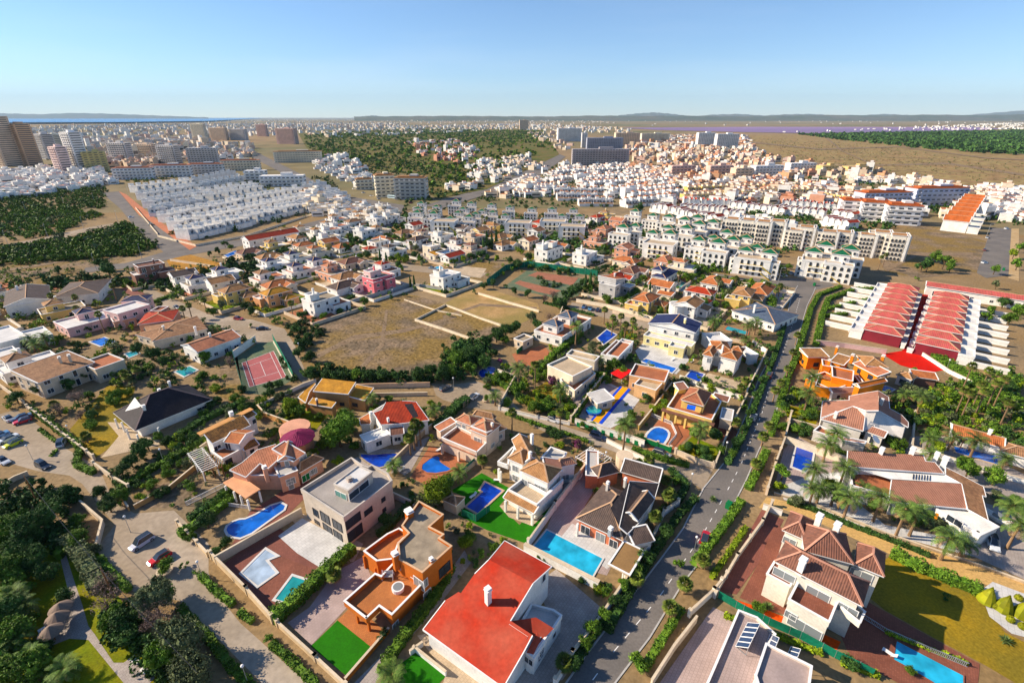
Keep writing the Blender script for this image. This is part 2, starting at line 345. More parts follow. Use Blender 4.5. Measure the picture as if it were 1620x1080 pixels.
# ---------------------------------------------------------------- houses
def inset(poly, d):
    """shrink a polygon (ccw) by d"""
    n = len(poly); out = []
    ar = sum(poly[i][0] * poly[(i + 1) % n][1] - poly[(i + 1) % n][0] * poly[i][1] for i in range(n))
    sg = 1 if ar > 0 else -1
    for i in range(n):
        p0, p1, p2 = [Vector((q[0], q[1])) for q in (poly[i - 1], poly[i], poly[(i + 1) % n])]
        e1 = (p1 - p0).normalized(); e2 = (p2 - p1).normalized()
        n1 = Vector((-e1.y, e1.x)) * sg; n2 = Vector((-e2.y, e2.x)) * sg
        b = (n1 + n2); b = b / max(b.dot(n1), .35) if b.length > .1 else n1
        q = p1 + b * d; out.append((q.x, q.y))
    return out
FOOT = []          # footprints already built on
class House:
    def __init__(s, label, at, z=0, wall=WH, tile=T_OR, trim=TRIM, cat='house', name='house', short=None, style='wn', far=False, group=None):
        s.root = thing(name, W(at, 0), cat, label, group); s.wall = wall; s.tile = tile; s.trim = trim; s.style = style; s.far = far
        s.wb = MB(); s.rb = MB(); s.ch = []; s.pb = MB(); s.nw = 0; s.wq = []; s.rbs = []; s.pbs = []
        x, y = px(at)
        if short: lm(x, y, short)
    def newroof(s):
        if s.rb.f: s.rbs.append(s.rb); s.rb = MB()
    def rect(s, A, B, C, z):
        a, b, c = W(A, z), W(B, z), W(C, z)
        u = (b - a).normalized(); n = Vector((-u.y, u.x, 0)); d = (c - a).dot(n)
        return [a, b, b + n * d, a + n * d]
    def ridge(s, a, b, m=None): s.rb.beam(Vector(a) + UP * .03, Vector(b) + UP * .03, .32, .14, m or MORT)
    def roofface(s, pts, m=None, th=.2):
        m = m or s.tile; s.rb.face(pts, m)
    def fascia(s, poly, z, th=.22):
        s.rb.prism(poly, z - th, z - .01, s.trim, s.trim, True)
    def block(s, A, B, C, z, roof='hip', rh=1.8, ov=.4, z0=0, par=.5, deck=None, wall=None, tile=None, win='auto', world=None, nowall=False, style=None, ridge=None):
        r = world or s.rect(A, B, C, z); s.newroof()
        ar = (r[1] - r[0]).cross(r[2] - r[1]).z
        if ar < 0: r = [r[1], r[0], r[3], r[2]]
        wall = wall or s.wall; tile = tile or s.tile
        P = [(p.x, p.y) for p in r]; FOOT.append(P)
        if roof == 'flat': ov = 0
        I = inset(P, ov) if ov else P
        a, b, c, d = [Vector((p[0], p[1], z)) for p in P]
        rdg = ridge or MORT
        if not nowall: s.wb.prism(I, z0, z - .02, wall)
        h = Vector((0, 0, rh)); L = (b - a).length; D = (c - b).length
        if roof in ('hip', 'pyr'):
            s.fascia(P, z)
            if L >= D: k = (b - a).normalized() * min(D / 2, L / 2 - .01); m1, m2 = (a + d) / 2 + k + h, (b + c) / 2 - k + h; fs = ((a, b, m2, m1), (c, d, m1, m2), (b, c, m2), (d, a, m1)); hips = ((a, m1), (d, m1), (b, m2), (c, m2))
            else: k = (c - b).normalized() * min(L / 2, D / 2 - .01); m1, m2 = (a + b) / 2 + k + h, (c + d) / 2 - k + h; fs = ((b, c, m2, m1), (d, a, m1, m2), (a, b, m1), (c, d, m2)); hips = ((a, m1), (b, m1), (c, m2), (d, m2))
            for f in fs: s.rb.face(f, tile)
            for x, y in hips: s.ridge(x, y, rdg)
            if (m1 - m2).length > .3: s.ridge(m1, m2, rdg)
        elif roof in ('gab', 'gbc'):
            s.fascia(P, z)
            if roof == 'gab': m1, m2 = (a + d) / 2 + h, (b + c) / 2 + h; fs = ((a, b, m2, m1), (c, d, m1, m2)); tr = ((d, a, m1), (b, c, m2))
            else: m1, m2 = (a + b) / 2 + h, (c + d) / 2 + h; fs = ((b, c, m2, m1), (d, a, m1, m2)); tr = ((a, b, m1), (c, d, m2))
            for f in fs: s.rb.face(f, tile)
            ce = (a + c) / 2
            for f in tr: s.wb.face([q + (ce - q) * (.15 / max((ce - q).length, 1)) for q in f], wall)
            s.ridge(m1, m2, rdg)
            for f in tr: s.rb.beam(f[0] + UP * .02, f[2] + UP * .02, .25, .18, s.trim); s.rb.beam(f[1] + UP * .02, f[2] + UP * .02, .25, .18, s.trim)
        elif roof[:2] == 'sh':      # sh0: low edge ab, sh1: low edge bc, sh2: cd, sh3: da
            s.fascia(P, z); i = int(roof[2]); q = [a, b, c, d]; q = q[i:] + q[:i]
            hi = [q[2] + h, q[3] + h]
            s.rb.face([q[0], q[1], hi[0], hi[1]], tile)
            s.wb.face([q[1], q[2], hi[0]], wall); s.wb.face([q[2], q[3], hi[1], hi[0]], wall); s.wb.face([q[3], q[0], hi[1]], wall)
            s.rb.beam(hi[0], hi[1], .3, .18, s.trim); s.rb.beam(q[1], hi[0], .25, .18, s.trim); s.rb.beam(q[0], hi[1], .25, .18, s.trim)
        elif roof == 'flat': s.flat(P, z, par, z0, deck, wall, body=False)
        if win and not nowall: s.wins(I, z0, z, style=style) if win == 'auto' else s.wins(I, z0, z, win, style)
        return r
    def flat(s, P, z, par=.5, z0=0, deck=None, wall=None, body=True, cop=None, t=.22):
        """flat roof or terrace: parapet top at z+par"""
        wall = wall or s.wall
        if body: s.wb.prism(P, z0, z - .03, wall)
        s.pb = MB(); s.pbs.append(s.pb); s.pb.face([(p[0], p[1], z) for p in (P if sum(P[i][0] * P[(i + 1) % len(P)][1] - P[(i + 1) % len(P)][0] * P[i][1] for i in range(len(P))) > 0 else P[::-1])], deck or DGY)
        if par > 0:
            n = len(P)
            for i in range(n):
                a, b = Vector((*P[i], z - .25)), Vector((*P[(i + 1) % n], z - .25))
                e = (b - a)
                if e.length < .1: continue
                e.normalize(); hh = par + .25
                s.wb.beam(a + UP * hh / 2 - e * .1, b + UP * hh / 2 + e * .1, t + .013 * (i % 3), hh + .006 * (i % 4), wall)
                s.wb.beam(a + UP * (hh + .04) - e * .13, b + UP * (hh + .04) + e * .13, t + .1 + .01 * (i % 3), .09 + .006 * (i % 4), cop or s.trim)
    def fpoly(s, pts, z, par=.5, z0=0, deck=None, wall=None, win='auto', body=True, cop=None, style=None):
        P = [tuple(W(p, z + par)[:2]) for p in pts]
        ar = sum(P[i][0] * P[(i + 1) % len(P)][1] - P[(i + 1) % len(P)][0] * P[i][1] for i in range(len(P)))
        if ar < 0: P = P[::-1]
        FOOT.append(P); s.flat(P, z, par, z0, deck, wall, body, cop)
        if win and body: s.wins(P, z0, z, style=style)
        return P
    def wins(s, P, z0, z1, spec='auto', style=None):
        n = len(P); fl = max(1, int((z1 - z0 + .4) / 2.9))
        if z1 - z0 < 2: return
        st = style or s.style
        for i in range(n):
            a, b = Vector((*P[i], 0)), Vector((*P[(i + 1) % n], 0)); e = b - a; L = e.length
            if L < 2.2: continue
            e.normalize(); nr = Vector((e.y, -e.x, 0))
            mid = (a + b) / 2
            if nr.dot(Vector((0, 0, 0)) - mid) < -.25 * mid.length: continue     # faces right away from the street: nothing to see
            k = max(1, int(L / 3.3)); k = min(k, 5)
            for f in range(fl):
                for j in range(k):
                    if R.random() < .12 or s.nw > 26: continue
                    pw = R.choice((1.0, 1.2, 1.5)); ph = R.choice((1.1, 1.3)); zz = z0 + f * 2.9 + 1.05
                    if R.random() < .22: ph = 2.0; zz = z0 + f * 2.9 + .2
                    p = a + e * (L * (j + .5) / k)
                    add_win(s.root, (p.x, p.y, zz), nr, pw, ph, st); s.nw += 1
    def win(s, p, z, q, wd=1.2, h=1.2, style=None):
        """a window seen at pixel p: it goes on whichever wall stands there"""
        s.wq.append((ray(p), wd, h, style or s.style))
    def set_wins(s):
        o = Vector((0, 0, CH))
        for r, wd, h, st in s.wq:
            best = None
            for f in s.wb.f:
                P = [Vector(s.wb.v[k]) for k in f]
                for i in range(1, len(P) - 1):
                    hit = intersect_ray_tri(P[0], P[i], P[i + 1], r, o, True)
                    if hit and (best is None or (hit - o).length < best[0]): best = ((hit - o).length, hit, (P[i] - P[0]).cross(P[i + 1] - P[0]).normalized())
            if best and abs(best[2].z) < .3:
                n = best[2]; n = n if n.dot(r) < 0 else -n; n.z = 0; add_win(s.root, best[1] + n.normalized() * .04 - UP * h * .5, n, wd, h, st)
    def chim(s, p, z, h=1.6, wd=.7, m=None):
        s.ch.append((W(p, z), h, wd, m or s.wall))
    def post(s, p, z, wd=.35, m=None, base=True, name='column'):
        b = MB(); q = W(p, 0 if base else z); b.box(q, wd, wd, 0, z, m or s.wall, math.radians(50)); b.build(name, s.root)
    def planes(s, pl, pts, m=None):
        s.newroof(); q = [pl.on(p) for p in pts]; s.rb.face(q, m or s.tile); return q
    def skirt(s, q, ins=.4, z0=0, m=None, th=.25, open_=False):
        """walls down from a roof outline given as 3D points"""
        P = [(p.x, p.y) for p in q]; I = inset(P, ins); n = len(q); top = max(p.z for p in q); FOOT.append(P)
        for i in range(n - (1 if open_ else 0)):
            j = (i + 1) % n
            s.wb.face([(*I[i], z0), (*I[j], z0), (*I[j], q[j].z - .1), (*I[i], q[i].z - .1)], m or s.wall)
            if min(q[i].z, q[j].z) < top - .35 and not (open_ and i == n - 1): s.rb.beam(q[i] - UP * .1, q[j] - UP * .1, .14, th, s.trim)
        return I
    def done(s):
        s.set_wins()
        s.wb.build('wall', s.root); s.newroof(); rs = [q.build('roof', s.root) for q in s.rbs]; r = rs[0] if rs else None; ds = [q.build('terrace_floor', s.root) for q in s.pbs]; d = ds[0] if ds else None
        for p, h, wd, m in s.ch:
            b = MB(); b.box(p, wd, wd, p.z - 1.2, p.z + h, m, .7); b.box(p, wd * 1.25, wd * 1.25, p.z + h, p.z + h + .12, s.trim, .7); b.box(p, wd * .7, wd * .7, p.z + h + .12, p.z + h + .4, m, .7); b.box(p, wd * 1.1, wd * 1.1, p.z + h + .4, p.z + h + .5, s.trim, .7)
            par = r or d or s.root
            c = b.build('chimney', par, org=s.root['_o'])
        return s
def prop(mb_list, name, at, cat, label=None, group=None, phrase=None, z=0):
    """thing from several named part meshes built in world space"""
    t = thing(name, W(at, z), cat, label, group, phrase)
    for n, b in mb_list: b.build(n, t)
    return t
def single(mb, name, at, cat, label=None, group=None, phrase=None, kind=None):
    q = Vector(at) if isinstance(at, Vector) else W(at, 0)
    o = mb.build(name, None, org=tuple(q)); tag(o, label, cat, group, kind)
    if phrase: reg(o, phrase)
    return o
# ---------------------------------------------------------------- ground sheets, pools, walls, fences
def smooth(P, k=2):
    for _ in range(k):
        Q = []
        for i in range(len(P)):
            a, b = P[i], P[(i + 1) % len(P)]
            Q += [tuple(a[j] * .75 + b[j] * .25 for j in (0, 1)), tuple(a[j] * .25 + b[j] * .75 for j in (0, 1))]
        P = Q
    return P
def G(name, mat, pts, layer=1, kind='structure', sm=0, world=None):
    P = world or [tuple(W(p)[:2]) for p in pts]
    if sm: P = smooth(P, sm)
    ar = sum(P[i][0] * P[(i + 1) % len(P)][1] - P[(i + 1) % len(P)][0] * P[i][1] for i in range(len(P)))
    if ar < 0: P = P[::-1]
    b = MB(); far = sum(math.hypot(*p) for p in P) / len(P)
    z = .02 * layer * max(1, (far / 180) ** 1.3)
    if name in ('road', 'street', 'tennis_court', 'courtyard', 'lane', 'terrace', 'carpet') or mat.name == 'lawn_artificial': FOOT.append(P)
    b.face([(p[0], p[1], z) for p in P], mat)
    o = b.build(name); tag(o, kind=kind); return o
def pool(pts, wt='b', cop=None, cw=.45, sm=0, label=None, short=None, z=0, phrase=None):
    P = [tuple(W(p, z)[:2]) for p in pts]
    if sm: P = smooth(P, sm)
    ar = sum(P[i][0] * P[(i + 1) % len(P)][1] - P[(i + 1) % len(P)][0] * P[i][1] for i in range(len(P)))
    if ar < 0: P = P[::-1]
    c = (sum(p[0] for p in P) / len(P), sum(p[1] for p in P) / len(P)); FOOT.append(inset(P, -.8))
    t = thing('swimming_pool', (c[0], c[1], z), 'swimming pool', label)
    b = MB(); b.face([(p[0], p[1], z + .14) for p in P], POOLW[wt]); b.build('water', t)
    k = MB(); Q = inset(P, -cw); n = len(P); z1 = z + .2; cm = cop or DWH
    for i in range(n):
        j = (i + 1) % n
        k.face([(*P[i], z1), (*Q[i], z1), (*Q[j], z1), (*P[j], z1)], cm)
        k.face([(*Q[i], z), (*Q[j], z), (*Q[j], z1), (*Q[i], z1)], cm); k.face([(*P[j], z + .1), (*P[i], z + .1), (*P[i], z1), (*P[j], z1)], cm)
    k.build('coping', t)
    x, y = PX((c[0], c[1], z))
    if short: lm(x, y, short)
    if phrase: reg(t, phrase)
    return t
CAPM = plain('wall_cap', (.60, .50, .38))
def wall(pts, h=1.6, m=None, t=.28, cap=None, label=None, phrase=None, piers=0, z=0, name='garden_wall', closed=False, top=False):
    """pts: pixels of the wall foot (or of its top edge when top)"""
    m = m or BE; P = [W(p, h if top else z) for p in pts]
    for p in P: p.z = z
    if closed: P.append(P[0])
    b = MB(); c = MB(); pr = MB()
    for i in range(len(P) - 1):
        e = P[i + 1] - P[i]; L = e.length
        if L < .2: continue
        e.normalize(); x = e * (t * .45)
        b.beam(P[i] + UP * h / 2 - x, P[i + 1] + UP * h / 2 + x, t, h + .004 * (i % 3), m)
        c.beam(P[i] + UP * (h + .05) - x * 1.2, P[i + 1] + UP * (h + .05) + x * 1.2, t + .1, .09 + .006 * (i % 3), cap or CAPM)
        if piers:
            k = max(1, int(L / piers))
            for j in range(k + 1):
                q = P[i] + e * (L * j / k); pr.box(q, t + .22, t + .22, z, z + h + .35, m, math.atan2(e.y, e.x)); pr.box(q, t + .34, t + .34, z + h + .35, z + h + .45, cap or CAPM, math.atan2(e.y, e.x))
    mid = (P[0] + P[-1]) / 2 if len(P) == 2 else P[len(P) // 2]
    o = thing(name, mid, 'wall', label, None, phrase); b.build('wall', o); c.build('coping', o)
    if piers: pr.build('pier', o)
    return o
gwall = wall
def fence(pts, h=1.8, m=None, label=None, phrase='green mesh fence', z=0, solid=True, cat='fence', step=3.0, rail=None):
    m = m or MC['green_netting']; P = [W(p) for p in pts]; b = MB(); t = None
    mid = P[len(P) // 2] if len(P) > 2 else (P[0] + P[1]) / 2
    o = thing('garden_fence', mid, cat, label, None, None if label else phrase)
    for i in range(len(P) - 1):
        e = P[i + 1] - P[i]; L = e.length; e.normalize()
        if solid: b.beam(P[i] + UP * (z + h / 2), P[i + 1] + UP * (z + h / 2), .05, h, m)
        else:
            for q in (z + .12, z + h): b.beam(P[i] + UP * q, P[i + 1] + UP * q, .08, .08, m)
            for j in range(int(L / .22)): q = P[i] + e * (.11 + j * .22); b.beam(q + UP * (z + .1), q + UP * (z + h), .07, .07, m)
        for j in range(int(L / step) + 1):
            q = P[i] + e * min(j * step, L); pb = MB(); pb.beam(q, q + UP * (z + h + .12), .08, .08, rail or STEEL); pb.build('post', o)
    b.build('panel' if solid else 'railing', o); return o
NET = plain('green_netting', (.012, .15, .09), .8, amt=.3); STONE = plain('rubble_stone', (.40, .32, .23), amt=.35, fine=1.5)

# ---------------------------------------------------------------- vegetation
def mesh_np(name, v, f, mats, mi=None):
    me = bpy.data.meshes.new(name); v = np.asarray(v, dtype=np.float32); f = np.asarray(f, dtype=np.int32)
    me.vertices.add(len(v)); me.vertices.foreach_set('co', v.ravel()); k = f.shape[1]
    me.loops.add(f.size); me.loops.foreach_set('vertex_index', f.ravel()); me.polygons.add(len(f))
    me.polygons.foreach_set('loop_start', np.arange(0, f.size, k, dtype=np.int32)); me.polygons.foreach_set('loop_total', np.full(len(f), k, dtype=np.int32))
    for m in mats: me.materials.append(m)
    if mi is not None: me.polygons.foreach_set('material_index', np.asarray(mi, dtype=np.int32))
    me.update(calc_edges=True); return me
def leaves(c, s, up=.35, squash=.6):
    """one diamond-ish quad per centre c (n,3), size s (n,)"""
    n = len(c); a = RN.normal(size=(n, 3)); a[:, 2] = a[:, 2] * .6; a /= np.linalg.norm(a, axis=1)[:, None]
    b = np.cross(a, RN.normal(size=(n, 3)) + np.array([0, 0, up])); b /= np.linalg.norm(b, axis=1)[:, None]
    a = a * s[:, None]; b = b * (s * squash)[:, None]
    v = np.stack([c - a, c - b * .8, c + a, c + b], axis=1).reshape(-1, 3); f = np.arange(4 * n).reshape(n, 4); return v, f
def crown_pts(n, clumps, flat=.8, spread=1.0, shell=.55):
    cs = RN.normal(size=(clumps, 3)); cs /= np.linalg.norm(cs, axis=1)[:, None]; cs *= (RN.uniform(.2, .85, (clumps, 1)) * spread); cs[:, 2] *= flat
    cr = RN.uniform(.2, .46, clumps)
    k = RN.randint(0, clumps, n); d = RN.normal(size=(n, 3)); d /= np.linalg.norm(d, axis=1)[:, None]
    r = cr[k] * RN.uniform(.75, 1.25, 1)[0] * (shell + (1 - shell) * RN.uniform(0, 1, n) ** .5) * RN.uniform(.9, 1.18, n)
    p = cs[k] + d * r[:, None]; return p, cs, cr
CROWN = {}
def crown_mesh(kind, mat, size, seed):
    key = (kind, mat.name, size, seed)
    if key in CROWN: return CROWN[key]
    RN.seed(hash((kind, size, seed)) % 100000 if False else (seed * 31 + {'s': 1, 'm': 2, 'l': 3}[size] * 7 + len(kind) * 101))
    n, cl, ls = {'s': (900, 10, .095), 'm': (2600, 15, .062), 'l': (6000, 24, .043)}[size]
    if kind == 'bare': n, ls = int(n * .45), ls * .75
    if kind == 'cypress':
        t = RN.uniform(0, 1, n); ang = RN.uniform(0, 6.283, n); r = (1 - t) ** .6 * .28 * (0.4 + t * 2).clip(0, 1) * RN.uniform(.75, 1.1, n)
        c = np.stack([np.cos(ang) * r, np.sin(ang) * r, t * 2 - 1], axis=1); core = None
    elif kind == 'cone':
        t = RN.uniform(0, 1, n); ang = RN.uniform(0, 6.283, n); r = (1 - t ** 1.6) * .62 * RN.uniform(.9, 1.05, n); c = np.stack([np.cos(ang) * r, np.sin(ang) * r, t * 2 - 1], axis=1)
    elif kind == 'ball':
        d = RN.normal(size=(n, 3)); d /= np.linalg.norm(d, axis=1)[:, None]; c = d * RN.uniform(.88, 1.02, (n, 1))
    elif kind == 'pine':
        c, cs, cr = crown_pts(n, cl, .32, 1.15)
    else:
        c, cs, cr = crown_pts(n, cl, .78)
    v, f = leaves(c, RN.uniform(.6, 1.4, len(c)) * ls)
    # twiggy inside so that the crown is not hollow
    if kind in ('ball', 'cone', 'cypress'):
        m = MB(); m.ball((0, 0, 0), 1, mat, 10, 8); w_ = np.array(m.v)
        if kind == 'ball': w_ = w_ * .9
        elif kind == 'cypress': w_ = w_ * np.array([.2, .2, .95])
        else: w_ = np.array([[x * (1 - ((z + 1) / 2) ** 1.6) * .8, y * (1 - ((z + 1) / 2) ** 1.6) * .8, z * .95] for x, y, z in w_ / np.maximum(np.hypot(w_[:, 0], w_[:, 1])[:, None] * [1, 1, 0] + [0, 0, 1], .35)])
        f2 = [q if len(q) == 4 else (q[0], q[1], q[2], q[2]) for q in m.f]; f2 = [q for q in f2 if len(set(q)) == 4]
        f = np.vstack([f, np.array(f2) + len(v)]); v = np.vstack([v, w_])
    elif kind != 'bare':
        m = MB()
        for q, r in zip(cs, cr): m.ball(q, r * .72, mat, 6, 4)
        f2 = [q for q in m.f if len(q) == 4]; w_ = np.array(m.v); w_ = w_ + RN.normal(size=w_.shape) * .02
        f = np.vstack([f, np.array(f2) + len(v)]); v = np.vstack([v, w_])
    CROWN[key] = mesh_np('crown', v, f, [mat]); return CROWN[key]
BARK = plain('bark', (.13, .09, .06), .95, fine=6, amt=.3); PBARK = plain('palm_bark', (.24, .16, .10), .95, fine=9, amt=.35)
L_G = leaf('leaves_green', (.055, .115, .018), (.12, .19, .03)); L_D = leaf('leaves_dark', (.026, .065, .018), (.06, .11, .026)); L_Y = leaf('leaves_yellowgreen', (.12, .18, .022), (.20, .25, .03))
L_O = leaf('leaves_olive', (.085, .105, .05), (.13, .15, .07)); L_P = leaf('flowers_magenta', (.20, .02, .14), (.10, .10, .04)); L_B = leaf('twigs_brown', (.20, .14, .11), (.13, .09, .08)); L_LIME = leaf('topiary_lime', (.21, .20, .025), (.15, .17, .02), .3)
L_SC = leaf('scrub_green', (.05, .10, .014), (.11, .16, .022), .55, .12); L_DRY = leaf('dry_scrub', (.20, .15, .08), (.12, .11, .05))
TRK = {}
def trunk_mesh(kind):
    if kind in TRK: return TRK[kind]
    b = MB()
    if kind == 'tree':
        b.tube([(0, 0, -.1), (.02, .03, .35), (-.03, .02, .75), (0, 0, 1)], [.085, .065, .05, .035], BARK, 6)
        for i in range(6):
            t = i * 1.05 + .3; b.tube([(0, 0, .5 + .07 * i), (.22 * math.cos(t), .22 * math.sin(t), .75 + .06 * i), (.42 * math.cos(t), .42 * math.sin(t), .98 + .05 * i)], [.04, .026, .012], BARK, 4)
    else:
        L = [(.0, 0, -.02), (.012, .0, .3), (.02, .01, .6), (.01, .0, .85), (0, 0, 1.0)]
        b.tube(L, [1.25, 1.0, .9, .85, 1.1], PBARK, 7)
    TRK[kind] = b.mesh('trunk'); return TRK[kind]
def palm_crown(kind, seed):
    key = ('palm', kind, seed)
    if key in CROWN: return CROWN[key]
    rr = random.Random(seed * 7 + len(kind)); v = []; f = []; mi = []
    def quad(a, b, c, d, m=0):
        k = len(v); v.extend([tuple(a), tuple(b), tuple(c), tuple(d)]); f.append((k, k + 1, k + 2, k + 3)); mi.append(m)
    if kind in ('date', 'coco'):
        nf = 30; Lf = 3.0
        for i in range(nf):
            az = i * 2.39996 + rr.uniform(-.2, .2); t0 = i / nf; el = 1.35 - 1.75 * t0 + rr.uniform(-.12, .12); L = Lf * rr.uniform(.85, 1.12); m = 1 if t0 > .86 else 0
            p = Vector((0, 0, 0)); e = el; pts = [p.copy()]
            for k in range(7):
                dv = Vector((math.cos(az) * math.cos(e), math.sin(az) * math.cos(e), math.sin(e))); p = p + dv * (L / 7); e -= .15 + .10 * k * .5; pts.append(p.copy())
            sd = Vector((-math.sin(az), math.cos(az), 0))
            for k in range(1, 7):
                a, b = pts[k], pts[k + 1]; fw = (b - a).normalized()
                for q in (0, .5):
                    o = a + (b - a) * q; wl = .46 * math.sin(math.pi * min(.97, (k + q) / 7.6 + .08)) + .08
                    for sg in (-1, 1):
                        tip = o + sd * sg * wl + fw * wl * .75 + Vector((0, 0, .10 - .20 * wl))
                        quad(o - fw * .04, o + fw * .10, tip + fw * .03, tip - fw * .04, m)
            for k in range(7):
                a, b = pts[k], pts[k + 1]; ww = .035 * (1 - k / 9); quad(a - sd * ww, a + sd * ww, b + sd * ww * .8, b - sd * ww * .8, 2)
    elif kind == 'fan':
        nf = 44
        for i in range(nf):
            az = i * 2.39996; t0 = i / nf; el = 1.3 - 2.1 * t0 + rr.uniform(-.15, .15); m = 1 if t0 > .78 else 0
            dv = Vector((math.cos(az) * math.cos(el), math.sin(az) * math.cos(el), math.sin(el))); sd = Vector((-math.sin(az), math.cos(az), 0)); up = dv.cross(sd)
            L = rr.uniform(.75, 1.0); b = dv * L * .75; quad(-sd * .03, sd * .03, b + sd * .02, b - sd * .02, 2)
            for j in range(-5, 6):
                a = j * .26; d2 = (dv * math.cos(a) + sd * math.sin(a)); tip = b + d2 * (.95 * (1 - .05 * abs(j))) - Vector((0, 0, .12 + .10 * abs(j) * .3)) ; mid = b + d2 * .45; pr = sd * math.cos(a) - dv * math.sin(a)
                quad(b, mid - pr * .085, tip, mid + pr * .085, m)
    else:   # rosette: agave, cycad, yucca
        for i in range(40):
            az = i * 2.39996; el = 1.4 - 1.35 * (i / 40) + rr.uniform(-.1, .1); L = rr.uniform(.8, 1.05)
            dv = Vector((math.cos(az) * math.cos(el), math.sin(az) * math.cos(el), math.sin(el))); sd = Vector((-math.sin(az), math.cos(az), 0))
            quad(-sd * .05, dv * L * .5 - sd * .09 + Vector((0, 0, 0)), dv * L - Vector((0, 0, .12)), dv * L * .5 + sd * .09)
    mats = {'date': (P_DATE, P_DRY, P_ST), 'coco': (P_DATE, P_DRY, P_ST), 'fan': (P_FAN, P_DRY, P_ST), 'ros': (P_ROS, P_DRY, P_ST)}[kind]
    CROWN[key] = mesh_np('crown', v, f, mats, mi); return CROWN[key]
P_DATE = leaf('palm_leaf', (.06, .11, .025), (.11, .16, .04), .4); P_FAN = leaf('fan_palm_leaf', (.08, .12, .03), (.16, .19, .04), .4); P_DRY = leaf('palm_dry', (.26, .17, .08), (.18, .12, .06)); P_ST = plain('palm_stalk', (.22, .22, .08)); P_ROS = leaf('rosette_leaf', (.08, .13, .05), (.15, .20, .06), .4)
def new(name, me, parent=None):
    o = bpy.data.objects.new(name, me); COL.objects.link(o)
    if parent is not None: o.parent = parent
    return o
NT = [0]; BQ = []
def tree(p, r=2.0, h=None, m=None, kind='tree', label=None, phrase=None, group=None, force=False):
    """p: pixel of the crown's centre; r: crown radius; h: height of the crown's centre"""
    m = m or L_G; NT[0] += 1
    h = h if h is not None else (r * 1.35 if kind == 'tree' else r)
    q = W(p, h); sz = 's' if r < 1.1 else ('m' if r < 2.6 else 'l'); dist = q.length
    if dist > 230: sz = {'l': 'm', 'm': 's', 's': 's'}[sz]
    if dist > 330: sz = 's'
    names = {'tree': ('bush' if h < 1.7 else 'tree'), 'ball': 'clipped_bush', 'cone': 'cone_topiary', 'cypress': 'cypress_tree', 'pine': 'umbrella_pine', 'bare': 'bare_tree'}
    nm = names[kind]; colr = {L_G: 'green', L_D: 'dark green', L_Y: 'bright yellow-green', L_O: 'grey-green', L_P: 'magenta flowering', L_B: 'brown leafless', L_LIME: 'lime green', L_SC: 'green', L_DRY: 'dry brown'}.get(m, 'green')
    szw = 'small ' if r < 1.3 else ('large ' if r > 3 else '')
    if nm == 'bush' and not label and not force: BQ.append((r / q.length, px(p), r, h, m, phrase)); return
    ph = phrase or f"{szw}{colr} {nm.replace('_', ' ')}"
    t = thing(nm, (q.x, q.y, 0), 'bush' if nm in ('bush', 'clipped_bush') else 'tree', label, group or {'bush': 'garden bushes', 'tree': 'garden trees'}.get(nm, nm.replace('_', ' ') + 's'), None if label else ph, ang=R.uniform(0, 6.28))
    c = new('crown', crown_mesh(kind, m, sz, NT[0] % 3), t); c.location = (0, 0, h)
    c.scale = (r, r, {'cypress': h, 'cone': r, 'ball': r}.get(kind, r * R.uniform(.85, 1.1)))
    if kind == 'cypress': c.scale = (h * .75, h * .75, h); c.location = (0, 0, h * 1.02)
    if kind == 'cone': c.location = (0, 0, r)
    if kind in ('tree', 'pine', 'bare') and h > 1.4:
        k = new('trunk', trunk_mesh('tree'), t); k.scale = (r * 1.1, r * 1.1, h)
    return t
def flush_bushes(k=290):
    """the bushes that show largest stay things; the small rest is one mass of shrubbery"""
    O(0, 0, 1); BQ.sort(key=lambda t: -t[0]); by = {}
    for _, p, r, h, m, ph in BQ[:k]: tree(p, r, h, m, phrase=ph, force=True)
    for _, p, r, h, m, ph in BQ[k:]: by.setdefault(m.name, (m, []))[1].append((W(p, h), r, h))
    V = []; Fc = []; MI = []; ms = []; k0 = 0
    for m, l in by.values():
        ms.append(m)
        for q, r, h in l:
            n = 170 if q.length < 220 else 80; c, cs, cr = crown_pts(n, 6, .8); c = c * r + np.array((q.x, q.y, h)); v, f = leaves(c, RN.uniform(.7, 1.4, n) * r * (.16 if n > 100 else .2)); V.append(v); Fc.append(f + k0); k0 += len(v); MI += [len(ms) - 1] * len(f)
    if V: o = bpy.data.objects.new('shrubbery', mesh_np('shrubbery', np.vstack(V), np.vstack(Fc), ms, MI)); COL.objects.link(o); tag(o, kind='stuff')
def palm(p, h=5, kind='date', s=1.0, label=None, phrase=None):
    """p: pixel of the crown's heart, h: trunk height"""
    NT[0] += 1; q = W(p, h)
    nm = {'date': 'date_palm', 'fan': 'fan_palm', 'ros': 'agave', 'coco': 'date_palm'}[kind]
    szw = 'short ' if h < 2.5 and kind != 'ros' else ('tall ' if h > 8 else '')
    t = thing(nm, (q.x, q.y, 0), 'palm tree' if kind != 'ros' else 'plant', label, nm.replace('_', ' ') + 's', None if label else (phrase or f"{szw}{nm.replace('_', ' ')}"), ang=R.uniform(0, 6.28))
    c = new('crown', palm_crown(kind, NT[0] % 3), t); c.location = (0, 0, h); c.scale = (s, s, s * R.uniform(.9, 1.1))
    if h > .6:
        k = new('trunk', trunk_mesh('palm'), t); tr = .26 if kind == 'date' else .19; k.scale = (tr, tr, h)
    return t
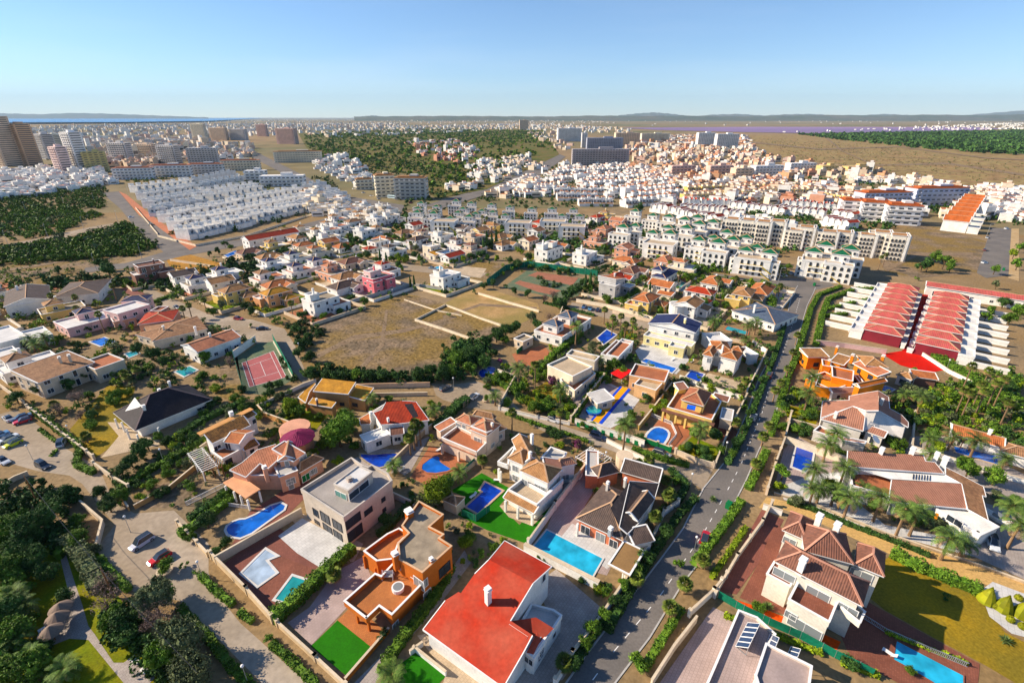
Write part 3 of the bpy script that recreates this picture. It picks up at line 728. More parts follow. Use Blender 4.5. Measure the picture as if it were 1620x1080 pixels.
def hedge(pts, wd=.9, h=1.3, m=None, label=None, phrase='green hedge', dens=26, z=0):
    m = m or L_G; P = [W(p) for p in pts]; V = []; Fc = []; k0 = 0; mid = P[len(P) // 2] if len(P) > 2 else (P[0] + P[1]) / 2
    core = MB()
    for i in range(len(P) - 1):
        a, b = P[i], P[i + 1]; e = b - a; L = e.length
        if L < .1: continue
        e.normalize(); sd = np.array((-e.y, e.x, 0)); dd = np.array(e)
        dn = dens * (1 if mid.length < 150 else (.5 if mid.length < 260 else .22)); ls = 1 if mid.length < 150 else 1.5
        n = max(6, int(L * (2 * h + wd) * dn)); t = RN.uniform(0, L, n); u = RN.uniform(-(h + wd / 2), h + wd / 2, n)
        wob = 1 + .13 * np.sin(t * 1.7 + i) + .1 * np.sin(t * 4.1)
        off = np.clip(u, -wd / 2, wd / 2) * wob; zz = (h - np.clip(np.abs(u) - wd / 2, 0, h)) * wob
        c = np.array(a)[None] + t[:, None] * dd + off[:, None] * sd + np.stack([0 * t, 0 * t, zz + z], 1) + RN.normal(size=(n, 3)) * .05
        v, f = leaves(c, RN.uniform(.12, .26, n) * ls); V.append(v); Fc.append(f + k0); k0 += len(v)
        nb = max(1, int(L / 1.2))
        for j in range(nb):
            q = a + e * (L * (j + .5) / nb); core.box(q, L / nb + .1, wd * R.uniform(.75, .9), z, z + h * R.uniform(.8, .93), m, math.atan2(e.y, e.x))
    cv = np.array(core.v); cf = np.array([q for q in core.f if len(q) == 4]); Fc.append(cf + k0); V.append(cv)
    me = mesh_np('hedge', np.vstack(V) - np.array(mid), np.vstack(Fc), [m]); o = bpy.data.objects.new('hedge', me); COL.objects.link(o); o.location = mid
    tag(o, label, 'hedge', None if label else 'hedges along gardens and streets')
    if not label: reg(o, phrase)
    return o
BBS = []
def near(x, y, r):
    while len(BBS) < len(FOOT): P = FOOT[len(BBS)]; xs = [p[0] for p in P]; ys = [p[1] for p in P]; BBS.append((min(xs), max(xs), min(ys), max(ys)))
    return [FOOT[i] for i, b in enumerate(BBS) if b[0] - r < x < b[1] + r and b[2] - r < y < b[3] + r]
def free(x, y): return clear(x, y, .7)
def clear(x, y, r):
    for P in near(x, y, r):
        if inpoly(x, y, P): return False
        for i in range(len(P)):
            ax, ay = P[i - 1]; bx, by = P[i]; dx, dy = bx - ax, by - ay; t = max(0, min(1, ((x - ax) * dx + (y - ay) * dy) / max(dx * dx + dy * dy, 1e-6)))
            if math.hypot(ax + dx * t - x, ay + dy * t - y) < r: return False
    return True
def inpoly(x, y, P):
    c = False; n = len(P); j = n - 1
    for i in range(n):
        if (P[i][1] > y) != (P[j][1] > y) and x < (P[j][0] - P[i][0]) * (y - P[i][1]) / (P[j][1] - P[i][1]) + P[i][0]: c = not c
        j = i
    return c
def sample(pts, n, rnd=None, fr=False):
    """n random ground points inside a pixel polygon"""
    rnd = rnd or R; P = [tuple(W(p)[:2]) for p in pts]; xs = [p[0] for p in P]; ys = [p[1] for p in P]; out = []; k = 0
    while len(out) < n and k < n * 60:
        k += 1; x = rnd.uniform(min(xs), max(xs)); y = rnd.uniform(min(ys), max(ys))
        if inpoly(x, y, P) and (not fr or free(x, y)): out.append((x, y))
    return out
def scrub(name, pts, n, r, m, nl=46, flat=.75, zf=None, ls=.22):
    """uncountable bushes as one object"""
    V = []; Fc = []; k0 = 0
    for (x, y) in sample(pts, n, fr=True):
        rr = R.uniform(*r); cl = RN.randint(3, 6); z0 = zf(x, y) if zf else 0
        c, cs, cr = crown_pts(nl, cl, flat); c = c * rr + np.array((x, y, z0 + rr * .5)); v, f = leaves(c, RN.uniform(.7, 1.4, nl) * rr * ls); V.append(v); Fc.append(f + k0); k0 += len(v)
    o = bpy.data.objects.new(name, mesh_np(name, np.vstack(V), np.vstack(Fc), [m])); COL.objects.link(o); tag(o, kind='stuff'); return o

# ---------------------------------------------------------------- cars, lamps, small furniture
def loft(b, st, mat, mtop=None, glass=None):
    """stations (x, z0, z1, halfwidth at z0, halfwidth at z1)"""
    rg = [[(x, -w0, z0), (x, -w1, z1 - .08 * (z1 > z0)), (x, -w1 * .9, z1), (x, w1 * .9, z1), (x, w1, z1 - .08), (x, w0, z0)] for x, z0, z1, w0, w1 in st]
    for i in range(len(rg) - 1):
        for j in range(6):
            k = (j + 1) % 6; mm = mat if j not in (0, 4) or not glass else glass
            if mtop and j == 2: mm = mtop if (glass is None or st[i][2] == st[i + 1][2]) else glass
            b.face([rg[i][j], rg[i + 1][j], rg[i + 1][k], rg[i][k]], mm)
    b.face(rg[0][::-1], glass or mat); b.face(rg[-1], glass or mat)
TYRE = plain('tyre_rubber', (.02, .02, .02), .8); RIM = plain('alloy_rim', (.5, .5, .52), .3, metal=.7); HL = glassm('headlight_glass', (.7, .7, .68)); TL = glassm('tail_light', (.4, .01, .01))
CARS = {}
def car_paint(c):
    k = 'car_paint_%d_%d_%d' % tuple(int(q * 255) for q in c)
    if k in MC: return MC[k]
    m, n, b = nodes(k); b.inputs['Base Color'].default_value = (*c, 1); b.inputs['Roughness'].default_value = .3; b.inputs['Coat Weight'].default_value = .5; b.inputs['Coat Roughness'].default_value = .05; MC[k] = m; return m
def car(p, q, c=(.6, .6, .6), kind='hatch', label=None, phrase=None, name='parked_car', s=1.0):
    """p: ground pixel under the rear, q: under the front"""
    a, f = W(p), W(q); mid = (a + f) / 2; e = f - a; an = math.atan2(e.y, e.x); L, Hh = {'hatch': (3.9, 1.48), 'sedan': (4.5, 1.42), 'van': (4.3, 1.85), 'suv': (4.5, 1.7)}[kind]
    t = thing(name, mid, 'car' if kind != 'van' else 'van', label, 'parked cars', phrase, ang=an); h = L / 2; pm = car_paint(c)
    key = (kind, pm.name)
    if key not in CARS:
        b = MB(); loft(b, [(-h, .45, .72, .72, .70), (-h + .12, .25, .88, .82, .78), (-h + .9, .2, .93, .86, .80), (h - 1.15, .2, .88, .86, .80), (h - .25, .24, .74, .80, .72), (h, .4, .62, .68, .62)], pm)
        g = MB(); r0 = {'hatch': -h + .15, 'sedan': -h + .85, 'van': -h + .1, 'suv': -h + .12}[kind]; r1 = h - (1.15 if kind != 'van' else .95)
        loft(g, [(r0, .88, .92, .78, .76), (r0 + .35, .88, Hh - .02, .80, .64), (-.1, .9, Hh, .80, .65), (r1 - .75, .9, Hh - .03, .80, .62), (r1, .86, .9, .77, .74)], pm, pm, GLS)
        wl = MB(); wl.tube([(0, -.1, 0), (0, .1, 0)], .31, TYRE, 12); rm = MB(); rm.tube([(0, -.11, 0), (0, .11, 0)], .19, RIM, 10)
        lt = MB(); lt.box((0, 0), .12, .34, -.07, .07, HL); tl = MB(); tl.box((0, 0), .1, .22, -.1, .1, TL)
        CARS[key] = (b.mesh('car_body'), g.mesh('car_cabin'), wl.mesh('tyre'), rm.mesh('rim'), lt.mesh('headlight'), tl.mesh('tail_light'))
    B, Gm, Wl, Rm, Lt, Tl = CARS[key]; new('body', B, t); new('cabin', Gm, t)
    if mid.length < 260:
        for x in (-h + .75, h - .8):
            for y in (-.78, .78):
                wo = new('wheel', Wl, t); wo.location = (x, y, .31); new('rim', Rm, wo)
        for y in (-.55, .55):
            o = new('headlight', Lt, t); o.location = (h - .06, y, .6); o = new('tail_light', Tl, t); o.location = (-h + .04, y * 1.15, .7)
    t.scale = (s, s, s); return t
LAMPM = {}
def lamp(p, h=4.0, phrase='white globe street lamp', kind='globe', label=None):
    q = W(p); t = thing('street_lamp', q, 'street lamp', label, 'street lamps', None if label else phrase, ang=R.uniform(0, 6.28) if kind == 'globe' else math.radians(-40))
    if (kind, h) not in LAMPM:
        a = MB(); g = MB()
        if kind == 'globe': a.tube([(0, 0, 0), (0, 0, .5), (0, 0, h)], [.09, .055, .045], STEEL, 6); g.ball((0, 0, h + .15), .25, TRIM)
        else: a.tube([(0, 0, 0), (0, 0, h * .6), (0, 0, h), (1.2, 0, h + .25)], [.13, .09, .07, .05], STEEL, 6); g.box((1.5, 0), .8, .28, h + .18, h + .32, STEEL)
        LAMPM[(kind, h)] = (a.mesh('pole'), g.mesh('lamp_head'))
    new('pole', LAMPM[(kind, h)][0], t); new('globe' if kind == 'globe' else 'lamp_head', LAMPM[(kind, h)][1], t); return t
def pergola(A, B, C, z=2.5, n=10, m=None, label=None, phrase='white slatted pergola', cross=False):
    a, b, c = W(A, z), W(B, z), W(C, z); u = (b - a); L = u.length; u.normalize(); nn = Vector((-u.y, u.x, 0)); d = (c - a).dot(nn)
    t = thing('pergola', Vector((a.x, a.y, 0)), 'pergola', label, None, None if label else phrase); m = m or WH; r = MB()
    for q in (a, a + nn * d): r.beam(q, q + u * L, .2, .2, m)
    r.build('beam', t); sl = MB()
    for i in range(n): o = a + u * (L * (i + .5) / n) + UP * .16; sl.beam(o - nn * .3 * (1 if d > 0 else -1), o + nn * (d + .3 * (1 if d > 0 else -1)), .14, .1, m)
    sl.build('slats', t)
    for q in (a + u * .2, a + u * (L - .2), a + u * .2 + nn * d, a + u * (L - .2) + nn * d, a + u * L / 2, a + u * L / 2 + nn * d):
        pb = MB(); pb.box(q, .22, .22, 0, z - .1, m, math.atan2(u.y, u.x)); pb.build('post', t)
    return t
def lounger(p, q, m=None, label=None, phrase='sun lounger'):
    a, f = W(p), W(q); e = f - a; t = thing('sun_lounger', (a + f) / 2, 'sun lounger', label, 'sun loungers', None if label else phrase, ang=math.atan2(e.y, e.x)); m = m or TRIM
    b = MB(); b.box((-.2, 0), 1.4, .62, .3, .38, m); b.build('seat', t); k = MB(); k.beam((.5, 0, .34), (1.0, 0, .75), .62, .07, m); k.build('backrest', t)
    for x in (-.8, .35):
        for y in (-.26, .26): l = MB(); l.box((x, y), .06, .06, 0, .3, m); l.build('leg', t)
    return t
def potted(p, label=None, phrase='potted shrub in a round stone planter', r=1.0, pr=.9, m=None, z=0):
    q = W(p, z); t = thing('planter', q, 'planter', label, 'street planters', None if label else phrase); b = MB(); b.tube([q, q + UP * .5, q + UP * .62], [pr * .75, pr, pr * 1.05], BE, 14); b.build('pot', t)
    c = new('shrub', crown_mesh('tree', m or L_G, 'm', 1), t); c.location = (0, 0, .6 + r * .8); c.scale = (r, r, r); return t
# ================================================================ ground
SAND = two('sandy_earth', (.30, .225, .15), (.21, .165, .115), .08, (.24, .17, .10), .015, fine=1.2, bump=.35)
DRYF = two('dry_field', (.235, .178, .13), (.15, .118, .086), .12, (.21, .15, .075), .05, fine=.9, amt=.42, lo=.42, hi=.58, bump=.6)
ASPH = two('asphalt', (.15, .138, .13), (.19, .172, .158), .1, fine=2.5, amt=.12); CONC = two('concrete_street', (.40, .34, .28), (.33, .285, .24), .12, (.29, .235, .18), .03, fine=1.0, amt=.14)
PAVE = two('pavement_tan', (.46, .35, .23), (.40, .29, .18), .3, fine=2.5, amt=.12); PAVR = two('pavement_red', (.42, .20, .14), (.38, .18, .12), .2, fine=3)
LAWN = two('lawn_yellowgreen', (.16, .20, .02), (.10, .15, .02), .4, (.20, .17, .03), .08, fine=3, amt=.25); LAWG = two('lawn_artificial', (.035, .13, .012), (.04, .15, .015), .6, fine=4, amt=.15)  # natural lawn in yellow-green patches, artificial lawn in plain green
LAWY = two('lawn_dry', (.34, .23, .07), (.26, .19, .06), .25, (.19, .15, .05), .06, fine=2.5, amt=.25); REDC = two('red_court', (.50, .055, .03), (.44, .05, .03), .3, fine=2, amt=.1)
ROSEC = two('rose_court', (.36, .15, .15), (.32, .13, .13), .3, fine=2, amt=.12); GRNC = two('green_court', (.11, .145, .10), (.15, .16, .11), .3, fine=2); RDK = paving('dark_red_paving', (.25, .085, .06), (.20, .07, .05), .4)
FARG = two('far_land', (.20, .17, .11), (.13, .13, .075), .004, (.27, .20, .13), .0012, fine=.02, amt=.2); BRFL = two('brown_hill', (.29, .195, .115), (.20, .145, .09), .012, (.28, .22, .12), .03, fine=.12, amt=.35, bump=.3)
WHP = paving('white_paving', (.60, .58, .56), (.54, .52, .50), .8); LILP = paving('lilac_paving', (.44, .33, .30), (.40, .30, .27), .5); STP = paving('stone_paving', (.40, .34, .30), (.34, .28, .25), .5)
def ground_plane():
    b = MB(); s = 60000; b.face([(-s, -200, 0), (s, -200, 0), (s, 2 * s, 0), (-s, 2 * s, 0)], FARG); tag(b.build('ground'), kind='structure')
ground_plane()
O(0, 0, 1)
G('ground_near', SAND, [(-260, 1200), (1900, 1200), (2000, 420), (1620, 372), (1100, 330), (500, 330), (0, 340), (-300, 400)], .5)
RL = [(850, 1140), (895.5, 1080), (927, 1035.6), (1006.7, 933.7), (1043, 887), (1080, 836.7), (1113, 772), (1147, 730), (1180, 657), (1200, 600), (1227, 550), (1243, 507), (1253, 467), (1262, 452)]
RR_ = [(1290, 455), (1287, 463), (1277, 483), (1267, 517), (1257, 553), (1237, 613), (1227, 657), (1200, 713), (1180, 760), (1163, 793), (1137, 843), (1113, 878), (1100, 897), (1080, 922.6), (1054, 965), (1028, 1008), (1008, 1034), (973, 1080), (925, 1140)]
G('road', ASPH, RL + RR_, 2)
G('road', ASPH, [(1262, 456), (1290, 459), (1320, 452), (1310, 444), (1250, 440), (1180, 440), (1130, 432), (1125, 438), (1200, 448)], 1.6)
# centre line dashes and kerbs
mk = MB(); mid = [((a[0] + b[0]) / 2 + 2, (a[1] + b[1]) / 2) for a, b in zip(RL[1:], RR_[::-1][1:])]
cen = [W(q) for q in [(934, 1080), (967, 1035), (1042, 945), (1078, 893), (1113, 843), (1150, 777), (1172, 735), (1205, 655), (1219, 605), (1241, 552), (1255, 510), (1266, 470)]]
for i in range(len(cen) - 1):
    e = cen[i + 1] - cen[i]; L = e.length; e.normalize()
    for j in range(int(L / 3.2)): q = cen[i] + e * (j * 3.2 + .6); mk.beam((q.x, q.y, .05), (q.x + e.x * 1.3, q.y + e.y * 1.3, .05), .13, .012, TRIM)
YEL = plain('yellow_marking', (.65, .45, .03)); yl = [W(q) for q in [(1100, 897), (1080, 924), (1062, 953), (1054, 966)]]
for i in range(3): mk.beam(yl[i] + UP * .06, yl[i + 1] + UP * .06, .3, .02, YEL)
tag(mk.build('road_markings'), kind='structure')
kb = MB()
for L_ in (RL, RR_):
    P = [W(q) for q in L_]
    for i in range(len(P) - 1): kb.beam(P[i] + UP * .06, P[i + 1] + UP * .06, .25, .14, GY)
tag(kb.build('kerb'), kind='structure')
# promenade east of the road, lane between the plots
G('pavement', PAVE, RR_[1:-1] + [(1000, 1080), (1060, 1080), (1085, 1000), (1133, 925), (1170, 868), (1205, 803), (1214, 780), (1240, 700), (1262, 600), (1285, 500), (1300, 462)], 1)
G('lane', two('sand_lane', (.55, .38, .20), (.48, .33, .18), .2, fine=2.5), [(1200, 803), (1213, 786), (1240, 792), (1280, 806.7), (1330, 823), (1380, 844), (1460, 867), (1560, 900), (1660, 938), (1660, 962), (1547, 920), (1413, 878), (1369, 860), (1322, 838), (1280, 820), (1240, 806)], 2)
G('pavement', PAVE, [(869, 1080), (905, 1030), (975, 945), (1030, 880), (1070, 825), (1095, 785), (1113, 768), (1080, 830), (1043, 887), (1006.7, 933.7), (927, 1035.6), (895, 1080)], 1)
# concrete streets
G('street', CONC, [(-30, 660), (0, 655), (25, 648), (55, 668), (100, 707), (150, 735), (162, 752), (178, 790), (213, 812), (275, 807), (330, 860), (330, 905), (340, 935), (380.7, 985.6), (486, 1080), (530, 1130), (460, 1130), (414, 1080), (345, 1010), (285, 950), (213, 937), (160, 885), (150, 870), (182, 830), (150, 790), (130, 765), (110, 752), (60, 745), (0, 728), (-30, 720)], 2)
G('street', CONC, [(683, 607), (720, 608), (755, 603), (800, 620), (815, 640), (830, 656), (890, 673), (973, 700), (1080, 727), (1128, 742), (1112, 775), (1080, 753), (1007, 727), (923, 697), (860, 682), (820, 662), (790, 650), (740, 645), (700, 632), (690, 625)], 2)
G('street', CONC, [(236, 455), (262, 468), (330, 497), (400, 506), (450, 520), (466, 545), (480, 580), (500, 612), (488, 616), (462, 585), (445, 556), (425, 549), (395, 540), (330, 512), (255, 488), (222, 462)], 2)
G('street', CONC, [(640, 428), (760, 440), (770, 432), (660, 420), (560, 408), (555, 414)], 2)
G('street', CONC, [(905, 478), (1000, 498), (1075, 524), (1072, 532), (990, 512), (900, 487)], 2)
G('pavement', PAVE, [(330, 880), (345, 900), (440, 1000), (520, 1080), (486, 1080), (380.7, 985.6), (340, 935)], 1)
# fields
G('field', DRYF, [(478, 545), (500, 520), (530, 500), (560, 480), (620, 463), (660, 468), (700, 480), (760, 505), (745, 535), (722, 575), (680, 600), (640, 604), (560, 592), (500, 590), (485, 570)], 2)
G('field', two('dirt_plot', (.42, .29, .17), (.34, .23, .13), .2, (.25, .2, .1), .05, fine=1.5), [(700, 482), (755, 452), (850, 480), (855, 492), (833, 508), (800, 520), (760, 505)], 2)
G('field', DRYF, [(660, 505), (700, 487), (760, 505), (800, 522), (790, 540), (745, 538)], 2.5)
G('field', DRYF, [(700, 455), (760, 410), (800, 420), (790, 440), (750, 452)], 2)
G('field', two('brown_plot', (.38, .22, .09), (.30, .17, .07), .3, fine=1), [(262, 410), (298, 402), (380, 425), (350, 440), (300, 450), (280, 440)], 2)
G('field', DRYF, [(-80, 420), (0, 402), (60, 398), (160, 395), (200, 412), (150, 430), (80, 448), (0, 455), (-80, 460)], 1)
G('field', DRYF, [(1385, 395), (1450, 350), (1560, 382), (1545, 432), (1450, 440), (1400, 430)], 1)
G('field', DRYF, [(205, 775), (265, 740), (300, 725), (325, 760), (300, 800), (262, 803), (215, 803)], 3)
G('field', DRYF, [(320, 610), (375, 560), (385, 622), (370, 640)], 3)
TRKM = two('beaten_track', (.25, .19, .135), (.20, .15, .11), .3, fine=1.5)
for q in ([(500, 560), (560, 530), (640, 520), (720, 500), (722, 503), (640, 526), (560, 538), (504, 566)], [(560, 590), (600, 545), (610, 490), (614, 490), (608, 546), (568, 592)], [(700, 500), (760, 480), (850, 486), (848, 489), (760, 484), (702, 504)], [(1400, 425), (1450, 400), (1540, 400), (1540, 404), (1452, 405), (1404, 430)], [(1190, 225), (1300, 236), (1420, 232), (1560, 250), (1680, 256), (1680, 257.5), (1560, 251.5), (1420, 233.5), (1300, 238), (1190, 227)], [(1250, 255), (1350, 262), (1500, 258), (1680, 285), (1680, 288), (1500, 261), (1350, 264), (1250, 257)], [(1300, 214), (1330, 240), (1380, 262), (1384, 262), (1334, 240), (1304, 214)], [(-20, 430), (60, 418), (160, 402), (160, 404), (60, 422), (-20, 435)]): G('track', TRKM, q, 3)
# plots: gardens, terraces
G('lawn', LAWY, [(110, 680), (170, 610), (215, 612), (205, 640), (200, 690), (150, 725), (138, 712)], 3)
G('terrace', DSD, [(170, 668), (186, 668), (260, 700), (246, 706), (215, 712), (160, 724), (188, 690)], 4)
G('lawn', LAWN, [(-10, 880), (80, 850), (150, 860), (185, 940), (230, 1000), (330, 1085), (180, 1085), (60, 1085), (-10, 1085)], 3)
G('path', STP, [(95, 880), (105, 878), (118, 920), (130, 955), (140, 990), (150, 1003), (180, 1048), (196, 1048), (213, 1035), (245, 1072), (232, 1085), (200, 1085), (140, 1012), (110, 1010), (60, 1030), (15, 1052), (12, 1045), (60, 1020), (90, 990), (112, 950), (102, 910)], 4)
G('terrace', RDK, [(350, 895), (432, 830), (520, 880), (425, 965)], 3)
G('terrace', DBR, [(403, 895), (432, 875), (497, 900), (478, 925), (440, 950), (412, 930)], 4)
G('terrace', WHP, [(440, 848), (478, 820), (540, 852), (560, 870), (520, 893), (505, 897), (470, 875)], 5)
G('terrace', DSD, [(460, 820), (478, 812), (575, 860), (560, 888), (520, 893)], 3)
G('terrace', LILP, [(455, 985), (490, 960), (530, 905), (575, 880), (590, 920), (545, 965), (493, 1020)], 3)
G('lawn', LAWG, [(492, 1022), (534, 981), (588, 1024), (547, 1068)], 4)
G('terrace', DOR, [(534, 981), (560, 955), (610, 1000), (588, 1024)], 5)
G('path', STP, [(560, 1080), (640, 1000), (700, 920), (735, 870), (745, 890), (700, 950), (640, 1020), (590, 1085)], 2)
G('lawn', LAWG, [(620, 1060), (660, 1030), (705, 1070), (690, 1085), (610, 1085)], 3)
G('terrace', DSD, [(660, 1005), (672, 1002), (760, 1080), (700, 1085), (705, 1065)], 3)
G('courtyard', STP, [(845, 925), (880, 900), (950, 960), (940, 1000), (890, 1075), (820, 1090), (800, 1080), (880, 990)], 3)
G('lawn', LAWG, [(715, 775), (762, 748), (812, 775), (790, 800), (822, 830), (870, 770), (870, 800), (840, 862), (770, 838), (720, 812)], 2)
G('terrace', DSD, [(790, 800), (800, 798), (860, 815), (842, 832), (805, 818)], 4)
G('terrace', LILP, [(862, 845), (893, 760), (925, 740), (950, 760), (925, 800), (980, 870), (960, 910), (940, 905)], 3)
G('terrace', WHP, [(888, 849), (905, 828), (978, 862), (985, 880), (960, 900)], 4)
G('terrace', DTC, [(655, 745), (680, 705), (735, 725), (740, 742), (700, 765), (680, 770), (650, 755)], 4)
G('terrace', STP, [(620, 740), (655, 700), (680, 690), (650, 745), (640, 752)], 3)
G('terrace', STP, [(560, 725), (600, 710), (650, 712), (640, 740), (605, 755), (570, 748)], 2)
G('lawn', LAWN, [(440, 665), (470, 640), (520, 655), (500, 680)], 3)
G('terrace', RDK, [(395, 810), (480, 755), (500, 770), (440, 830), (365, 865)], 3)
G('terrace', WHP, [(925, 615), (955, 600), (1012, 632), (985, 668), (960, 680), (925, 665), (912, 655)], 3)
G('terrace', LILP, [(905, 625), (940, 600), (985, 618), (955, 660), (925, 665), (908, 655)], 4)
G('terrace', WHP, [(1020, 540), (1080, 545), (1090, 570), (1070, 592), (1015, 575), (1005, 555)], 3)
G('terrace', DTC, [(1020, 690), (1055, 650), (1095, 660), (1090, 690), (1062, 715), (1025, 712)], 3)
G('lawn', LAWN, [(1070, 715), (1095, 690), (1140, 710), (1128, 732), (1090, 728)], 4)
G('terrace', DBR, [(1128, 650), (1155, 660), (1170, 690), (1145, 700), (1125, 675)], 3)
G('terrace', DSD, [(1120, 590), (1175, 605), (1165, 620), (1110, 600)], 3)
G('terrace', RDK, [(1205, 806), (1240, 822), (1220, 860), (1190, 905), (1165, 940), (1133, 935)], 3)
G('terrace', DBR, [(1225, 830), (1250, 840), (1320, 930), (1290, 985), (1215, 965), (1170, 945), (1200, 890)], 3.5)
G('terrace', OR and two('orange_paving', (.62, .13, .035), (.55, .11, .03), .3, fine=2), [(1132, 938), (1215, 965), (1330, 1015), (1320, 1035), (1230, 985)], 4)
G('lawn', LAWY, [(1378, 905), (1412, 875), (1560, 930), (1555, 955), (1590, 1000), (1640, 1025), (1640, 1100), (1555, 1050), (1480, 1010), (1400, 965), (1375, 945)], 3)
G('gravel_bed', WHP, [(1550, 935), (1570, 920), (1650, 950), (1650, 1015), (1600, 1002), (1565, 975)], 4)
G('terrace', DBR, [(1310, 960), (1370, 950), (1480, 1012), (1550, 1050), (1545, 1100), (1440, 1090), (1345, 1040)], 3.6)
G('terrace', LILP, [(1100, 1000), (1128, 960), (1180, 985), (1130, 1085), (1040, 1085)], 3)
G('terrace', LILP, [(1240, 710), (1262, 690), (1340, 735), (1330, 770), (1290, 790), (1225, 770)], 2.5)
G('terrace', WHP, [(1290, 750), (1345, 745), (1350, 790), (1400, 830), (1600, 870), (1620, 900), (1500, 870), (1380, 838), (1240, 790), (1232, 770)], 2.6)
G('terrace', STP, [(1540, 790), (1640, 820), (1640, 925), (1540, 880), (1500, 850)], 3)
G('terrace', STP, [(1440, 690), (1500, 690), (1620, 750), (1620, 800), (1500, 760), (1430, 720)], 2.4)
G('lawn', LAWN, [(1240, 640), (1300, 650), (1290, 672), (1248, 672)], 3)
G('lawn', LAWN, [(1478, 622), (1530, 628), (1552, 645), (1545, 662), (1490, 655)], 3, sm=1)
G('courtyard', REDC, [(1395, 560), (1440, 553), (1495, 585), (1470, 590), (1425, 578)], 3)
G('lane', two('red_lane', (.30, .035, .03), (.26, .03, .03), .3, fine=2), [(1427, 555), (1457, 466), (1474, 466), (1450, 556)], 2.6)
G('lawn', LAWY, [(830, 625), (870, 600), (900, 620), (890, 650), (850, 648)], 3)
G('terrace', DTC, [(810, 560), (860, 545), (872, 562), (845, 578), (820, 580)], 3)
G('lawn', LAWN, [(780, 590), (800, 585), (815, 600), (790, 610)], 3)
G('lawn', LAWY, [(972, 530), (1000, 520), (1005, 535), (985, 548)], 3)
G('terrace', DSD, [(720, 420), (770, 425), (760, 440), (715, 430)], 3)
# tennis courts
O(360, 530, 10.8)
G('tennis_surround', GRNC, [(480, 150), (790, 110), (1130, 745), (900, 900), (560, 1020), (280, 985), (130, 400), (480, 170)], 3)
G('tennis_court', ROSEC, [(245, 478), (785, 275), (1005, 720), (375, 892)], 4)
mk = MB(); C4 = [W(q) for q in ((245, 478), (785, 275), (1005, 720), (375, 892))]
def cl_(u0, v0, u1, v1):
    f = lambda u, v: (C4[0] * (1 - u) + C4[1] * u) * (1 - v) + (C4[3] * (1 - u) + C4[2] * u) * v + UP * .13
    mk.beam(f(u0, v0), f(u1, v1), .12, .01, TRIM)
for l in ((0, 0, 1, 0), (0, 1, 1, 1), (0, 0, 0, 1), (1, 0, 1, 1), (.125, 0, .125, 1), (.875, 0, .875, 1), (.5, .23, .5, .77), (.125, .23, .875, .23), (.125, .77, .875, .77)): cl_(*l)
tag(mk.build('court_lines'), kind='structure')
O(0, 0, 1); lm(414, 585, 'the pink tennis court')
wall([(371, 566), (405, 541)], 2.6, WH, label='white wall leaning across the corner of the tennis court'); 
fence([(433, 540), (465, 600)], 3, label='green netting fence along the right side of the tennis court')
wall([(433, 542), (465, 600)], .6, WH, label='low white wall at the foot of the tennis court netting')
fence([(366, 553), (386, 622)], 2.8, MC['green_netting'], label='thin mesh fence on the left side of the tennis court', solid=False)
G('tennis_surround', GRNC, [(795, 455), (835, 427), (930, 442), (915, 468), (890, 475), (850, 465)], 3)
G('tennis_court', two('faded_court', (.32, .16, .12), (.27, .14, .10), .2, fine=2), [(835, 436), (850, 430), (915, 440), (905, 452)], 4)
G('tennis_court', two('faded_court', (.32, .16, .12), (.27, .14, .10), .2, fine=2), [(814, 448), (822, 444), (888, 460), (870, 466), (850, 462)], 4)
fence([(770, 452), (800, 428), (835, 422)], 3.2, label='green netting fence left of the old courts'); fence([(835, 422), (945, 437)], 3.2, label='long green netting fence behind the old courts')
lm(865, 448, 'the old red courts'); lm(610, 535, 'the wide dry field'); lm(745, 510, 'the walled dirt plots'); lm(80, 700, 'the upper parking square'); lm(250, 870, 'the lower parking square'); lm(720, 625, 'the small central square')
# ================================================================ houses in the foreground (measured in enlarged crops)
# red-roofed house
O(640, 840, 4.5)
h = House('big white villa under a broad bright red painted roof with a white chimney', (600, 620), wall=WH, tile=REDP, short='the big red roof')
p1 = Plane((600, 200, 8.6), (915, 370, 8.6), (755, 635, 6.6)); q1 = h.planes(p1, [(600, 200), (915, 370), (755, 635), (400, 440), (500, 300)])
k1, k2 = p1.on((755, 635)), p1.on((400, 440)); p2 = Plane(k1, k2, (660, 1080, 4.0))
q2 = h.planes(p2, [(400, 440), (755, 635), (912, 738), (850, 855), (712, 1095), (660, 1082), (130, 698), (290, 490), (385, 430)])
r1, r2 = q1[0], q1[1]; p3 = Plane(r1, r2, (1048, 250, 7.0)); q3 = h.planes(p3, [(600, 200), (712, 66), (1048, 250), (915, 370)])
h.skirt([q1[4], q1[0], q3[1], q3[2], q1[1], q1[2]], .35, open_=True); h.skirt(q2[1:8], .5, open_=True)
p4 = Plane((755, 640, 5.6), (935, 615, 5.9), (1062, 690, 5.0)); q4 = h.planes(p4, [(745, 640), (935, 612), (1062, 690), (985, 770), (905, 745)])
h.rb.face([W((945, 712), 5.4), W((970, 770), 4.9), W((912, 888), 4.2), W((868, 862), 4.3)], REDP)
h.fpoly([(850, 850), (920, 900), (1115, 598), (1060, 560), (905, 520), (800, 700)], 3.2, .6, deck=DWH)
h.fpoly([(905, 885), (1010, 745), (985, 730), (870, 860)], 4.0, .2, deck=REDP)
h.chim((595, 480), 7.6, 1.9, .8); h.win((990, 330), 4, (960, 380), 1, 1.6); h.win((940, 560), .9, (1000, 590)); h.win((975, 860), 1.2, (1030, 770)); h.win((885, 920), 1, (905, 930), 1.4)
for i in range(6): h.post((740 + 22 * i, 1075 - 38 * i), 4.2, .25)
h.done()
O(0, 0, 1)
